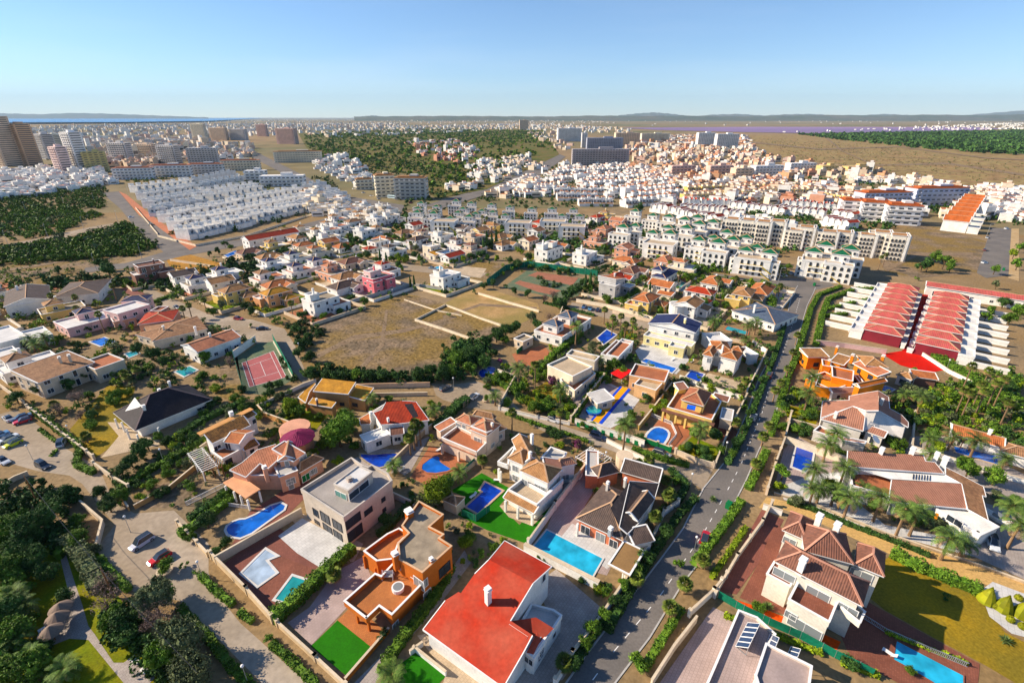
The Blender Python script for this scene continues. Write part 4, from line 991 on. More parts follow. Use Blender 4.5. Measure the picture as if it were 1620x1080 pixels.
wall([(655, 1028), (705, 1068)], 1.0, WH, label='white garden wall with a trough of plants before the red-roofed villa'); wall([(668, 1022), (650, 1035), (656, 1030)], 1, WH, label='short white wall end at the red-roofed villa lawn')
# orange house
O(530, 780, 4.5)
h = House('orange cubic villa with gravel flat roof and two orange tiled terraces', (560, 470), wall=OR, trim=plain('cream_coping', (.62, .42, .28)), short='the orange cubic villa')
h.fpoly([(598, 58), (768, 150), (668, 238), (772, 292), (738, 318), (828, 375), (622, 560), (462, 470), (450, 358), (528, 282), (478, 230)], 6.4, .5, deck=DGY, win=None)
h.trim = TRIM
P = h.fpoly([(68, 765), (285, 572), (330, 590), (410, 505), (500, 560), (615, 645), (405, 860), (315, 798), (222, 885)], 3.1, .9, deck=DOR, body=False)
h.wb.prism([tuple(W(q, 3)[:2]) for q in ((300, 720), (405, 865), (612, 655), (480, 570), (400, 520), (320, 605))], 0, 3.0, OR)
h.wb.prism([tuple(W(q, 3)[:2]) for q in ((70, 768), (285, 576), (320, 600), (300, 720), (315, 800), (222, 885))], 2.9, 3.08, OR, None, True)
h.fpoly([(208, 410), (372, 290), (455, 250), (520, 285), (450, 355), (410, 465), (298, 478)], 3.3, .8, deck=DOR, win=None)
for q in ((150, 830), (232, 885), (205, 445), (285, 530)): h.post(q, 3.0, .35, OR, False)
h.chim((530, 165), 6.4, 1.2, 1.2, OR); h.chim((435, 500), 5.5, 2.2, .9, OR); h.chim((688, 500), 6.4, .9, .6, OR)
h.win((600, 640), 3.4, (570, 620), 2.4, 2.0, 'wb'); h.win((640, 640), 3.6, (660, 610), 1.1, 1.6, 'wb'); h.win((580, 800), 1.2, (610, 760), 2.6, 1.4, 'wb'); h.win((655, 710), 1.2, (680, 680), 1.6, 1.2, 'wb'); h.win((780, 540), 3.6, (815, 500), 2.6, 2.0, 'dn'); h.win((430, 935), .8, (440, 925), 1.2, 1.2, 'wb'); h.win((380, 940), .5, (400, 955), 1.2, 1.5, 'wb'); h.win((775, 640), .9, (790, 620), .8, .9, 'wb')
h.done()
t = thing('round_tub', W((450, 670), 3.1), 'tub', 'round white tub on the lower orange terrace'); b = MB(); c = W((450, 685), 3.1); b.tube([c + UP * .0, c + UP * .75], [1.0, 1.05], TRIM, 18); b.tube([c + UP * .76, c + UP * .78], [.8, .8], GLB, 18); b.build('shell', t)
t = thing('garden_swing', W((385, 600), 3.1), 'swing seat', 'white framed swing seat on the lower orange terrace'); b = MB(); c = W((380, 600), 3.1)
for s_ in (-.9, .9): b.beam(c + Vector((s_, -.6, 0)), c + Vector((s_, 0, 1.8)), .08, .08, TRIM); b.beam(c + Vector((s_, .6, 0)), c + Vector((s_, 0, 1.8)), .08, .08, TRIM)
b.build('frame', t); b = MB(); b.box(c + Vector((0, 0, 0)), 1.6, .6, 3.55, 3.65, GY); b.build('seat', t); b = MB(); b.beam(c + Vector((0, .3, .6)), c + Vector((0, .45, 1.2)), 1.6, .06, GY); b.build('backrest', t)
# grey modern house
O(470, 700, 6.75)
h = House('pale grey three-storey modern villa with flat terrace and glazed roof room', (520, 480), wall=BE, trim=plain('grey_coping', (.52, .47, .42)), short='the pale grey modern villa', style='dn')
h.wall = GY; bw = plain('greige_plaster', (.56, .48, .40)); h.wall = bw
P = h.fpoly([(45, 495), (578, 162), (700, 245), (760, 262), (800, 240), (960, 325), (1010, 402), (497, 790)], 6.6, .7, deck=plain('grey_terrace', (.34, .31, .29)), win=None)
h.block((395, 445), (545, 515), (640, 245), 9.2, 'flat', z0=6.6, par=.12, deck=DWH, win=None)
O(470, 700, 6.75); h.win((470, 560), 7.3, (540, 590), 3.0, 1.5, 'wt'); h.win((660, 500), 7.3, (740, 440), 5.2, 1.5, 'wn')
for q, zz, q2, ww, hh in (((200, 745), 3.9, (250, 770), 1.5, 1.7), ((300, 800), 3.6, (350, 830), 2.6, 2.2), ((430, 880), 3.6, (480, 910), 2.6, 2.0), ((220, 870), .3, (250, 890), 1.4, 2.0), ((330, 930), .2, (380, 960), 2.6, 2.4), ((440, 1000), .2, (490, 1030), 2.4, 2.4), ((600, 830), 3.6, (660, 780), 3.4, 1.9), ((620, 960), .3, (680, 910), 3.4, 2.3), ((760, 730), 4.0, (800, 690), 1.9, 1.2), ((920, 605), 4.2, (940, 585), .9, .9), ((930, 715), 1.4, (945, 700), .8, .8)): h.win(q, zz, q2, ww, hh, 'dn')
h.chim((560, 400), 9.2, .25, .9, OR); h.done()
for i, (x, y) in enumerate(((260, 915), (395, 1000), (525, 1065))): pass
O(0, 0, 1); pool([(436, 948), (463, 912), (488, 920), (464, 956)], 't', label='small pool under a turquoise tiled cover beside the brown deck')
O(0, 720, 3); pool([(1150, 560), (1260, 450), (1310, 480), (1260, 500), (1310, 560), (1225, 620)], 'p', label='empty pale blue plunge pool in the brown deck', short='the empty pale pool')
# arched tan house
O(780, 670, 6.353)
h = House('white two-storey villa with tan tiled hip roofs and an arched porch', (450, 480), tile=T_TAN, short='the arched tan-roofed villa', style='wb')
h.block((270, 468), (555, 598), (430, 340), 6.2, 'hip', rh=1.7, win=None); h.block((140, 345), (300, 415), (300, 240), 6.0, 'hip', rh=1.5, win=None)
h.block((300, 400), (470, 370), (430, 120), 5.8, 'gbc', rh=1.3, tile=T_TAN); h.block((520, 480), (700, 470), (640, 360), 6.0, 'sh1', rh=.9, tile=T_PINKB)
h.block((640, 440), (845, 400), (700, 350), 5.2, 'hip', rh=1.1, tile=T_PINKB); h.block((480, 360), (640, 420), (640, 270), 3.4, 'flat', par=.4, deck=GY)
h.fpoly([(155, 660), (285, 560), (540, 700), (700, 560), (690, 580), (440, 808)], 3.2, .8, deck=DSD, win=None)
h.fpoly([(50, 380), (200, 235), (215, 250), (155, 350), (150, 415)], 3.2, .8, deck=DSD, body=False)
h.block((100, 740), (415, 900), (150, 690), 3.0, 'sh0', rh=.7, tile=T_TAN, nowall=True)
O(780, 670, 6.353)
for q in ((125, 775), (250, 840), (395, 905), (58, 450), (75, 480)): h.post(q, 2.9, .45, WH, False)
for q, zz, q2 in (((225, 450), 3.9, (260, 470)), ((225, 545), .9, (260, 565)), ((320, 590), 3.4, (350, 600)), ((450, 640), 3.4, (470, 650)), ((495, 660), 3.4, (520, 665)), ((595, 640), 3.9, (610, 625)), ((655, 560), 3.9, (670, 540))): h.win(q, zz, q2, 1.5, 1.5, 'wb')
h.chim((390, 165), 7.0, 1.2, .6); h.chim((372, 345), 6.8, 1.2, .6); h.done()
O(720, 740, 12); pool([(570, 285), (890, 440), (430, 865), (215, 745), (530, 460), (480, 420)], 'd', plain('peach_coping', (.50, .36, .28)), label='deep blue L-shaped pool in the artificial lawn beside the arched villa', short='the L-shaped pool')
lounger((735, 240), (880, 245), label='white sun lounger on the grass above the L-shaped pool'); lounger((290, 580), (390, 510), label='white sun lounger in the shade left of the L-shaped pool')
O(0, 0, 1); fence([(540 + 160 / 3, 720 + 260 / 3), (735, 772)], 1.6, label='green fence beside the tile-roofed shed below the dark L-shaped pool') if 0 else fence([(730, 815), (753, 825), (775, 808)], 1.8, label='green netting around the lower end of the L-shaped pool')
fence([(660, 800), (700, 775), (738, 745), (790, 700)], 1.8, label='long green netting between the palm garden and the L-shaped pool garden')
wall([(655, 805), (735, 748), (792, 703)], 1.1, BE, label='beige wall under the netting left of the L-shaped pool')
h = House('small square tile-roofed pool hut at the corner of the lawn', (717, 800), cat='hut', name='pool_hut'); h.block((700, 790), (722, 800), (722, 780), 2.6, 'pyr', rh=.8, ov=.1, win=None, tile=T_OLD, wall=BE); h.done()
# brown complex with the big pool
O(900, 690, 5.4)
h = House('sprawling villa with dark brown tiled hip roofs beside a long light blue pool', (450, 560), tile=T_DK, wall=plain('coral_plaster', (.55, .20, .12)), short='the dark brown hipped villa', style='wn')
h.block((58, 700), (462, 890), (300, 400), 3.3, 'hip', rh=2.9, ov=.5, win=None)
a, b = W((462, 890), 3.3), W((58, 700), 3.3)
p = Plane((520, 380, 6.2), (355, 610, 6.2), (600, 740, 3.6)); q = h.planes(p, [(520, 380), (770, 400), (735, 520), (600, 735), (500, 830), (430, 770), (355, 610)])
h.skirt([q[0], q[1], q[2], q[3], q[4], q[5]], .3, m=WH)
h.block((590, 725), (735, 535), (480, 620), 4.3, 'gab', rh=1.3, wall=WH, win=None)
h.block((250, 350), (440, 300), (300, 240), 3.6, 'hip', rh=1.9, win=None); h.block((145, 340), (250, 350), (290, 140), 3.3, 'flat', par=.3, deck=GY, win=None)
h.block((440, 300), (770, 395), (500, 230), 4.2, 'sh0', rh=1.2, win=None); h.block((560, 930), (735, 890), (560, 800), 3.0, 'sh0', rh=.8, wall=WH, win=None)
h.block((340, 1090), (470, 895), (640, 985), 2.9, 'flat', par=.05, deck=plain('brown_awning', (.26, .16, .08)), wall=BE, nowall=True, win=None)
h.chim((330, 440), 5.2, 1.2, .55, GY); h.chim((480, 395), 6.0, .8, .5, GY); h.chim((355, 810), 4.2, .6, .7, STEEL)
h.wb.tube([W((465, 280), 0), W((465, 240), 4.0) * 0 + W((465, 280), 0) + UP * 4.0], [2.0, 2.0], BE, 18)
for i in range(7): h.post((470 + 0 * i, 1085 - 0 * i) if 0 else (600 - 22 * i, 1010 + 20 * i), 2.8, .25, WH, False)
h.win((140, 800), .3, (200, 830), 1.8, 2.0, 'wn'); h.win((270, 860), .3, (300, 875), 1.8, 2.0, 'wb'); h.win((380, 920), .3, (410, 935), 1.6, 2.0, 'wn'); h.post((75, 745), 3.1, .4, WH, False)
h.done()
O(830, 820, 10.8); pool([(380, 205), (1330, 690), (1150, 1005), (150, 490)], 'l', DWH, label='long light turquoise pool, half in shade, before the dark brown hipped villa', short='the long turquoise pool', cw=.3)
O(0, 0, 1); wall([(832, 872), (944, 930)], 1.8, WH, label='thick white wall below the long turquoise pool', t=.7); wall([(836, 866), (878, 806), (925, 745)], 2.0, WH, label='white wall left of the long turquoise pool climbing the slope', piers=7)
pergola((913, 720), (935, 725), (955, 698), 2.6, 8, label='white slatted pergola over the drive beside the brown gravel roof') if 0 else pergola((910, 722), (945, 742), (928, 704), 2.7, 9, label='white slatted pergola at the upper corner of the dark brown villa')
# big brown house right
O(1170, 790, 4.696)
h = House('cream three-storey villa with brown hip roofs, white chimneys and wide balconies', (620, 450), tile=T_BR, wall=plain('ivory_paint', (.72, .67, .58)), short='the big brown-roofed villa', style='db')
D = dict(ridge=MORTP, win=None)
r1 = h.block((260, 455), (915, 793), (330, 300), 8.2, 'hip', rh=1.9, ov=.6, **D)
h.block((315, 222), (500, 305), (390, 88), 8.0, 'hip', rh=1.6, ov=.5, **D)
h.block((470, 350), (640, 470), (720, 240), 8.6, 'gab', rh=1.7, ov=.4, **D) if 0 else h.block((480, 380), (850, 480), (740, 240), 8.4, 'hip', rh=2.6, ov=.4, **D)
h.block((850, 480), (1075, 573), (960, 350), 8.1, 'hip', rh=1.9, ov=.5, **D)
h.fpoly([(368, 738), (440, 600), (740, 720), (665, 905)], 5.0, .8, deck=DBR, win=None); h.fpoly([(205, 550), (260, 460), (420, 560), (375, 640)], 5.0, .1, deck=DBR, win=None)
h.fpoly([(760, 800), (850, 760), (930, 830), (895, 910)], 4.9, .8, deck=DWH, body=False)
for q, zz, q2, ww, hh in (((330, 560), 5.6, (380, 590), 3.2, 1.5), ((580, 700), 5.6, (640, 720), 3.2, 1.6), ((370, 310), 5.6, (410, 330), 2, 1.4), ((800, 820), 5.4, (840, 840), 2.6, 1.6), ((480, 950), .8, (560, 990), 4.6, 2.0), ((380, 860), 1.8, (400, 870), 1.6, 1.3), ((900, 560), 5.8, (950, 580), 3.0, 1.8)): h.win(q, zz, q2, ww, hh, 'wb')
for q in ((262, 650), (790, 935)): h.post(q, 4.8, .4, None, True)
h.chim((455, 510), 8.8, 1.8, .9, WH); h.chim((578, 180), 8.8, 1.8, .9, WH); h.chim((712, 240), 9.6, 1.6, .9, WH)
h.done()
O(1380, 980, 9); pool([(345, 310), (1290, 800), (1290, 1150), (540, 700), (300, 570)], 'l', DBR, cw=.15, label='long light blue pool with rounded steps in the brown paved terrace', short='the long light blue pool')
O(0, 0, 1)
# solar house at the bottom
O(980, 880, 5.4)
h = House('beige flat-roofed house with rows of solar panels at the bottom edge', (1250, 850), wall=plain('warm_white', (.66, .58, .50)), short='the solar-panelled house', style='db')
h.fpoly([(835, 890), (1020, 460), (1175, 520), (1330, 660), (1260, 760), (1180, 1010), (1080, 1250), (700, 1200)], 3.2, .5, deck=LILP, win=None)
h.fpoly([(1165, 1010), (1255, 745), (1640, 935), (1600, 1230), (1200, 1130)], 6.0, .35, deck=plain('mauve_roof', (.36, .29, .27)), win=None)
h.win((1235, 1100), 3.4, (1260, 1110), 1.4, 1.5, 'db'); h.done()
def solar(pa, pb, pc, z, n, label):
    a, b, c = W(pa, z), W(pb, z), W(pc, z + 1.6); t = thing('solar_panel_rack', Vector((a.x, a.y, z)), 'solar panel', label, 'solar panel racks'); u = b - a; v = c - a
    for i in range(n):
        p0 = a + u * (i / n + .01); p1 = a + u * ((i + 1) / n - .01); m = MB(); m.face([p0, p1, p1 + v, p0 + v], SOL)
        for x, y in ((p0, p1), (p1, p1 + v), (p1 + v, p0 + v), (p0 + v, p0)): m.beam(x, y, .07, .07, TRIM)
        m.build('panel', t)
    f = MB()
    for q in (a, b): f.beam(q + v, Vector((q.x + v.x, q.y + v.y, z)), .07, .07, STEEL); f.beam(q, Vector((q.x + v.x, q.y + v.y, z)), .07, .07, STEEL)
    f.build('frame', t)
solar((990, 765), (1095, 560), (1100, 780), 3.3, 5, 'long rack of five solar panels on the roof terrace'); solar((1255, 740), (1290, 655), (1330, 780), 3.3, 2, 'middle rack of two solar panels on the beige house'); solar((1435, 835), (1465, 765), (1520, 860), 3.3, 2, 'small solar rack nearest the right end of the beige house')
# pinkish long house
O(1320, 690, 5.685)
h = House('long white villa with pale brown roofs cut by a white slotted band', (800, 400), tile=T_PINKB, wall=WH, short='the long slotted-roof villa', style='wn')
pa = Plane((180, 275, 5.6), (985, 335, 5.6), (400, 155, 6.8)); q = h.planes(pa, [(112, 262), (120, 128), (400, 150), (800, 165), (820, 222), (905, 232), (990, 335), (180, 275)]); h.skirt(q, .3, m=WH)
pb = Plane((515, 390, 4.9), (1145, 425, 4.9), (490, 580, 3.8)); q = h.planes(pb, [(515, 388), (1145, 425), (1198, 652), (488, 585)]); h.skirt(q, .5, m=WH)
pc = Plane((1145, 425, 4.9), (1198, 652, 3.8), (1380, 750, 3.2)); q = h.planes(pc, [(1000, 275), (1140, 345), (1340, 450), (1365, 540), (1330, 530), (1385, 755), (1198, 652), (1145, 425), (1000, 345)], T_OLD); h.skirt(q, .4, m=WH)
h.rb.face([W((190, 292), 5.0), W((500, 382), 4.9), W((1140, 422), 4.95), W((985, 345), 5.2)], WH)
h.fpoly([(150, 340), (345, 300), (515, 385), (510, 535), (160, 440)], 3.6, .3, deck=DTC, win=None); h.block((900, 640), (1310, 890), (1200, 655), 3.0, 'flat', par=.1, deck=WH, win=None)
for i in range(7): a = W((712 + 25 * i, 340 + 2 * i), 5.1); b = W((705 + 25 * i, 385 + 2 * i), 5.0); h.rb.beam(a + UP * .06, b + UP * .06, .14, .06, DK)
h.win((1080, 760), .8, (1130, 785), 2.6, 1.3, 'wn'); h.win((700, 700), .6, (760, 730), 1.6, 1.8, 'wn'); h.win((580, 650), .4, (640, 670), 1.6, 2.0, 'wn')
for q in ((500, 640), (620, 700), (880, 800), (1240, 960)): h.post(q, 3, .45, OR2, True)
h.chim((415, 160), 6.6, 1.3, .8); h.chim((690, 165), 6.6, 1.5, .9); h.chim((980, 255), 5.8, 1.6, 1); h.chim((910, 200), 5.8, 1.2, .8); h.done()
# tan villa right
O(1280, 590, 7.717)
h = House('off-white villa with tan tiled gables and a satellite dish', (600, 520), tile=T_PINKB, wall=plain('offwhite', (.66, .62, .57)), short='the tan-gabled villa with the dish', style='wn')
pa = Plane((145, 560, 3.6), (660, 705, 3.6), (540, 400, 6.2)); q = h.planes(pa, [(145, 560), (540, 402), (695, 445), (660, 705)]); h.skirt(q, .3)
pb = Plane((145, 540, 3.6), (160, 340, 3.6), (540, 400, 6.2)); q = h.planes(pb, [(142, 545), (165, 338), (490, 330), (490, 280), (695, 240), (845, 215), (850, 455), (695, 455), (540, 402)]); h.skirt(q, .3)
pc = Plane((850, 455, 6.0), (845, 215, 6.0), (1210, 655, 3.8)); q = h.planes(pc, [(850, 455), (850, 215), (970, 290), (985, 430), (1130, 510), (1212, 600), (1210, 660)]); h.skirt(q, .3)
h.rb.face([W((700, 462), 5.9), W((850, 460), 5.9), W((1170, 660), 3.8), W((1120, 840), 1.2), W((860, 670), 3.2), (W((665, 700), 3.4))], plain('offwhite', (.7, .7, .7)))
h.block((670, 700), (920, 790), (690, 640), 3.2, 'sh0', rh=.5); h.fpoly([(60, 700), (130, 640), (430, 780), (700, 830), (680, 860), (420, 820)], 2.6, .4, deck=DTC, win=None)
h.block((290, 240), (640, 235), (310, 200), 3.2, 'sh0', rh=.6); h.chim((315, 545), 4.2, 1.3, .7); h.chim((870, 395), 5.6, 1.6, .7)
h.win((735, 640), 2.2, (790, 650), 2, 1.2); h.win((1100, 745), 1.2, (1140, 760), 1.5, 1.6); h.done()
t = thing('satellite_dish', W((800, 820), 3), 'satellite dish', 'large white satellite dish on the tan-gabled villa'); b = MB(); c = W((800, 815), 3.4); ax = Vector((.35, -.45, .75)).normalized(); b.tube([c, c + ax * .25, c + ax * .45], [.25, .85, 1.1], TRIM, 18); b.build('dish', t); b = MB(); b.beam(c - UP * .8, c, .12, .12, STEEL); b.build('mast', t)
O(1230, 680, 13.5); pool([(420, 290), (600, 350), (760, 480), (700, 820), (590, 900), (315, 790)], 'd', label='deep blue bell-shaped pool with palms on its edge', short='the bell-shaped pool')
# salmon villa with purple cone
O(340, 660, 6.747)
h = House('salmon villa with orange tiled gables and a round purple-roofed tower', (560, 480), tile=T_PK, wall=PK, short='the salmon villa', style='wb')
pa = Plane((220, 580, 5.0), (340, 620, 4.6), (700, 300, 7.0)); q = h.planes(pa, [(155, 560), (290, 480), (450, 345), (650, 285), (705, 305), (665, 455), (570, 540), (480, 490), (330, 635)]); h.skirt(q, .25, m=PK)
h.block((665, 470), (855, 440), (700, 310), 6.2, 'gbc', rh=1.2); h.block((835, 470), (965, 380), (720, 320), 6.2, 'sh0', rh=1.2)
h.block((900, 590), (1165, 435), (870, 500), 3.6, 'hip', rh=1.2, tile=T_OLD); h.block((690, 640), (880, 570), (720, 470), 4.2, 'flat', par=.1, deck=GY)
h.block((350, 640), (690, 640), (560, 520), 3.4, 'flat', par=.6, deck=LILP, win=None, world=None)
h.rb.prism([tuple(W(q, 3)[:2]) for q in ((85, 695), (250, 605), (485, 765), (330, 862))], 2.8, 3.05, plain('salmon_slab', (.66, .36, .22)), None, True)
for q in ((110, 730), (200, 790), (270, 830), (345, 880), (470, 790)): h.post(q, 2.8, .35, WH, False)
h.wb.tube([W((900, 330), 0), W((900, 330), 0) + UP * 6.4], [3.6, 3.6], PK, 16)
c = W((880, 215), 6.4); h.rb.tube([c - UP * .1, c, c + UP * 1.5], [4.0, 4.0, .1], T_PURP, 12)
h.chim((555, 640), 3.6, 2.6, .8, PK); h.win((690, 545), 4.4, (725, 520), 1.8, 1.6); h.win((770, 490), 5.0, (785, 480), .8, 1.2); h.win((810, 680), 1.6, (840, 655), 1.8, 1.5); h.win((940, 440), 4.6, (965, 420), 1.8, 1.2); h.win((1055, 575), 1.2, (1075, 560), 1.5, 1.4); h.win((970, 640), .6, (1010, 620), 1.8, 1.7, 'wg')
h.done(); O(0, 0, 1)
fence([(295, 800), (360, 768)], 1.1, TRIM, label='white balustrade along the upper edge of the salmon villa garden', solid=False); fence([(360, 800), (395, 805)], .9, TRIM, label='white balustrade at the salmon villa porch steps', solid=False)
O(0, 720, 3); pool([(1070, 345), (1120, 310), (1180, 305), (1320, 222), (1365, 248), (1290, 300), (1160, 395), (1090, 385)], 'b', DWH, sm=1, label='bright blue keyhole-shaped pool below the salmon villa', short='the keyhole-shaped pool')
O(0, 0, 1); wall([(343, 892), (478, 815)], 1.9, BE, label='tall beige wall between the keyhole pool and the brown deck'); wall([(336, 884), (392, 940), (432, 985)], 1.8, plain('cream_wall', (.60, .47, .32)), label='cream wall with gate piers along the lower street', piers=9)
wall([(440, 990), (500, 1045), (548, 1090)], 1.2, plain('cream_wall', (.6, .47, .32)), label='low cream wall between the lower street and the green lawn', piers=6); wall([(548, 1078), (598, 1020), (615, 1000)], 1.0, OR, label='orange wall on the right of the artificial lawn')
wall([(282, 830), (330, 880)], 1.0, plain('cream_wall', (.6, .47, .32)), label='cream wall with small piers beside the lower parking square', piers=4)
# white mottled villa
O(290, 630, 8.307)
h = House('small white villa with mottled brown tiles and blue shutters', (580, 480), tile=T_MIX, wall=WH, short='the mottled-roof white villa', style='wn')
pa = Plane((380, 590, 5.4), (880, 350, 5.4), (640, 280, 7.0)); q = h.planes(pa, [(378, 592), (270, 468), (790, 222), (885, 352)]); h.skirt(q, .15)
h.rb.beam(W((200, 470), 6.6), W((900, 135), 6.6), 1.6, .2, plain('orange_cap', (.55, .30, .14)))
h.block((840, 270), (965, 205), (790, 215), 5.6, 'sh0', rh=.8); h.block((735, 600), (940, 425), (640, 480), 5.2, 'gbc', rh=1.0, tile=T_OR)
h.fpoly([(375, 690), (515, 790), (785, 650), (640, 600)], 2.8, .4, deck=DTC, win=None); h.block((800, 690), (1000, 605), (790, 610), 3.0, 'sh0', rh=.6)
h.win((450, 650), 3.3, (510, 620), 1.5, 1.3, 'wn'); h.win((590, 620), 2.9, (625, 600), 1.4, 2.0, 'wn'); h.win((930, 300), 3.3, (950, 290), 1, 1.2, 'wn'); h.win((600, 830), .6, (640, 810), 1.4, 1.4, 'bn'); h.win((250, 590), 3.2, (260, 600), 1.2, 1.2, 'wg'); h.win((330, 640), 3.2, (340, 650), 1.2, 1.2, 'wg')
h.chim((640, 240), 6.4, 1.0, .9); h.done()
pergola((60, 720), (260, 980), (220, 620), 2.6, 12, label='long white slatted pergola of the mottled-roof villa'); pergola((250, 960), (520, 900), (330, 760), 2.5, 8, WOOD, label='brown slatted pergola beside the white one')
# black pyramid
O(140, 590, 7.2)
h = House('low white villa under a large black hipped roof with a white triangular dormer', (700, 450), tile=T_BLK, wall=WH, short='the large black roof', style='wn')
h.block((262, 455), (530, 655), (640, 60) if 0 else (1180, 140), 3.2, 'hip', rh=4.4, ov=1.2, ridge=plain('dark_ridge', (.12, .10, .10)), win=None) if 0 else None
r = h.block((530, 655), (1410, 298), (262, 455), 3.2, 'hip', rh=4.6, ov=1.3, ridge=plain('dark_ridge', (.16, .12, .12)), win=None)
pb = Plane((262, 455, 3.2), (530, 655, 3.2), (700, 215, 7.8)); q = [pb.on(p) + UP * .15 for p in ((418, 440), (520, 490), (612, 385), (540, 315))]; h.rb.face([q[0], q[2], q[3] + UP * .9], WH); h.rb.face([q[0] - UP * .05, q[1] - UP * .05, q[2] - UP * .05], T_BLK)
h.chim((640, 420), 5.6, 1.0, .7); h.chim((820, 240), 6.4, 1.2, .7); h.chim((925, 130), 6.8, .6, .6)
for q in ((300, 520), (375, 560), (550, 700), (790, 620), (430, 640)): h.post(q, 3.0, .4, WH, False)
h.win((1290, 400), 1.3, (1330, 385), 2.4, .9); h.done()
# red tiled white villa
O(570, 610, 6.352)
h = House('white villa with weathered bright red tiled roofs stepping down to a curved pool', (350, 300), tile=T_RED, wall=WH, short='the weathered red-tiled villa', style='wn')
pa = Plane((205, 390, 4.8), (690, 345, 4.4), (270, 170, 6.6)); q = h.planes(pa, [(205, 392), (130, 270), (215, 240), (255, 165), (420, 150), (560, 160), (692, 345), (395, 380)]); h.skirt(q, .25)
h.rb.face([pa.on((440, 185)) + UP * .04, pa.on((520, 180)) + UP * .04, pa.on((585, 310)) + UP * .04, pa.on((530, 320)) + UP * .04], T_BLK)
pb = Plane((0, 330, 3.4), (100, 380, 3.4), (250, 190, 5.0)); q = h.planes(pb, [(-10, 330), (240, 185), (130, 260), (100, 385), (0, 390)], T_OR); h.skirt(q, .2)
h.block((60, 580), (300, 490), (120, 460), 3.0, 'flat', par=.2, deck=WH); h.block((300, 500), (440, 480), (290, 440), 3.2, 'sh0', rh=.5, tile=T_BR); h.chim((112, 330), 4, 1.6, .7); h.chim((285, 385), 4.2, 1.4, .5); h.done()
pool([(-30, 690), (120, 700), (330, 680), (400, 700), (330, 750), (220, 830), (120, 800)], 'd', STONE, sm=1, label='dark blue curving pool in the shade below the red-tiled villa', short='the shaded curving pool')
# salmon terrace villa
h = House('cream villa with salmon tiled roofs round a square red terrace', (1150, 430), tile=T_PK, wall=plain('pale_peach', (.68, .54, .44)), short='the villa with the square red terrace', style='wb')
h.block((950, 340), (1110, 400), (1090, 290), 6.0, 'hip', rh=1.2); h.block((1085, 430), (1270, 505), (1190, 300), 6.2, 'hip', rh=1.5, win=None); h.block((1270, 500), (1345, 440), (1200, 370), 6.0, 'sh1', rh=.9, win=None)
h.block((1345, 480), (1475, 425), (1270, 370), 3.6, 'hip', rh=.9, tile=T_OLD); h.block((1130, 290), (1340, 340), (1080, 240), 4.6, 'hip', rh=1.2, tile=T_OLD); h.block((800, 460), (970, 390), (960, 320) if 0 else (940, 330), 3.6, 'sh3', rh=.8, win=None)
h.fpoly([(820, 520), (975, 405), (1100, 470), (1265, 570), (1170, 665)], 3.2, .7, deck=DTC, win=None)
h.rb.beam(W((800, 540), 2.9), W((1160, 690), 2.9), 1.0, .16, T_PK)
for q in ((820, 590), (985, 660)): h.post(q, 2.8, .5, None, False)
h.win((1180, 550), 3.6, (1230, 575), 2.0, 1.6); h.win((985, 400), 3.8, (1010, 410), 1.2, 1.4); h.win((1330, 600), 1, (1345, 590), 1.4, 1.2); h.chim((1325, 420), 6.3, .9, .5); h.done()
pool([(590, 825), (730, 715), (800, 715), (790, 760), (860, 810), (930, 850), (700, 890)], 'b', DTC, label='bright blue kidney-shaped pool on the terracotta terrace', short='the kidney-shaped pool', sm=1)
O(0, 0, 1); wall([(622, 735), (662, 695), (700, 665), (740, 640)], 1.5, STONE, label='rubble wall between the red-tiled villa and the terracotta terrace')
wall([(650, 800), (585, 770)], 1.5, GY, label='grey wall behind the pale grey modern villa') ; wall([(560, 615), (680, 612)], 1.6, BE, label='beige wall of the drive above the red-tiled villa', cap=MORT); wall([(560, 628), (676, 626)], 1.2, BE, label='lower beige wall of the drive above the red-tiled villa')
# ochre villa
O(460, 580, 9.819)
h = House('ochre villa with yellow-brown sloping roofs behind the big round tree', (650, 400), tile=T_YO, wall=plain('ochre_plaster', (.42, .24, .12)), short='the ochre villa', style='dn')
pa = Plane((345, 375, 5.6), (890, 425, 5.6), (490, 180, 6.8)); q = h.planes(pa, [(345, 378), (490, 178), (1010, 235), (890, 425)]); h.skirt(q, .3)
pa = Plane((890, 440, 4.4), (1080, 510, 4.0), (1010, 270, 4.8)); q = h.planes(pa, [(900, 455), (1020, 270), (1290, 325), (1150, 520), (1070, 500)]); h.skirt(q, .3)
pa = Plane((270, 570, 3.2), (635, 635, 3.2), (345, 475, 4.2)); q = h.planes(pa, [(270, 572), (345, 475), (705, 545), (635, 635)]); h.skirt(q, .2)
pa = Plane((115, 470, 3.4), (250, 560, 3.0), (370, 250, 4.0)); q = h.planes(pa, [(110, 470), (200, 380), (370, 250), (390, 260), (290, 390), (230, 560)]); h.skirt(q, .2)
h.chim((410, 560), 3.8, .9, .5, BRK); h.win((1000, 590), 1, (1030, 595), 1.5, .9); h.win((800, 580), 1, (830, 585), 1.2, .9); h.done()
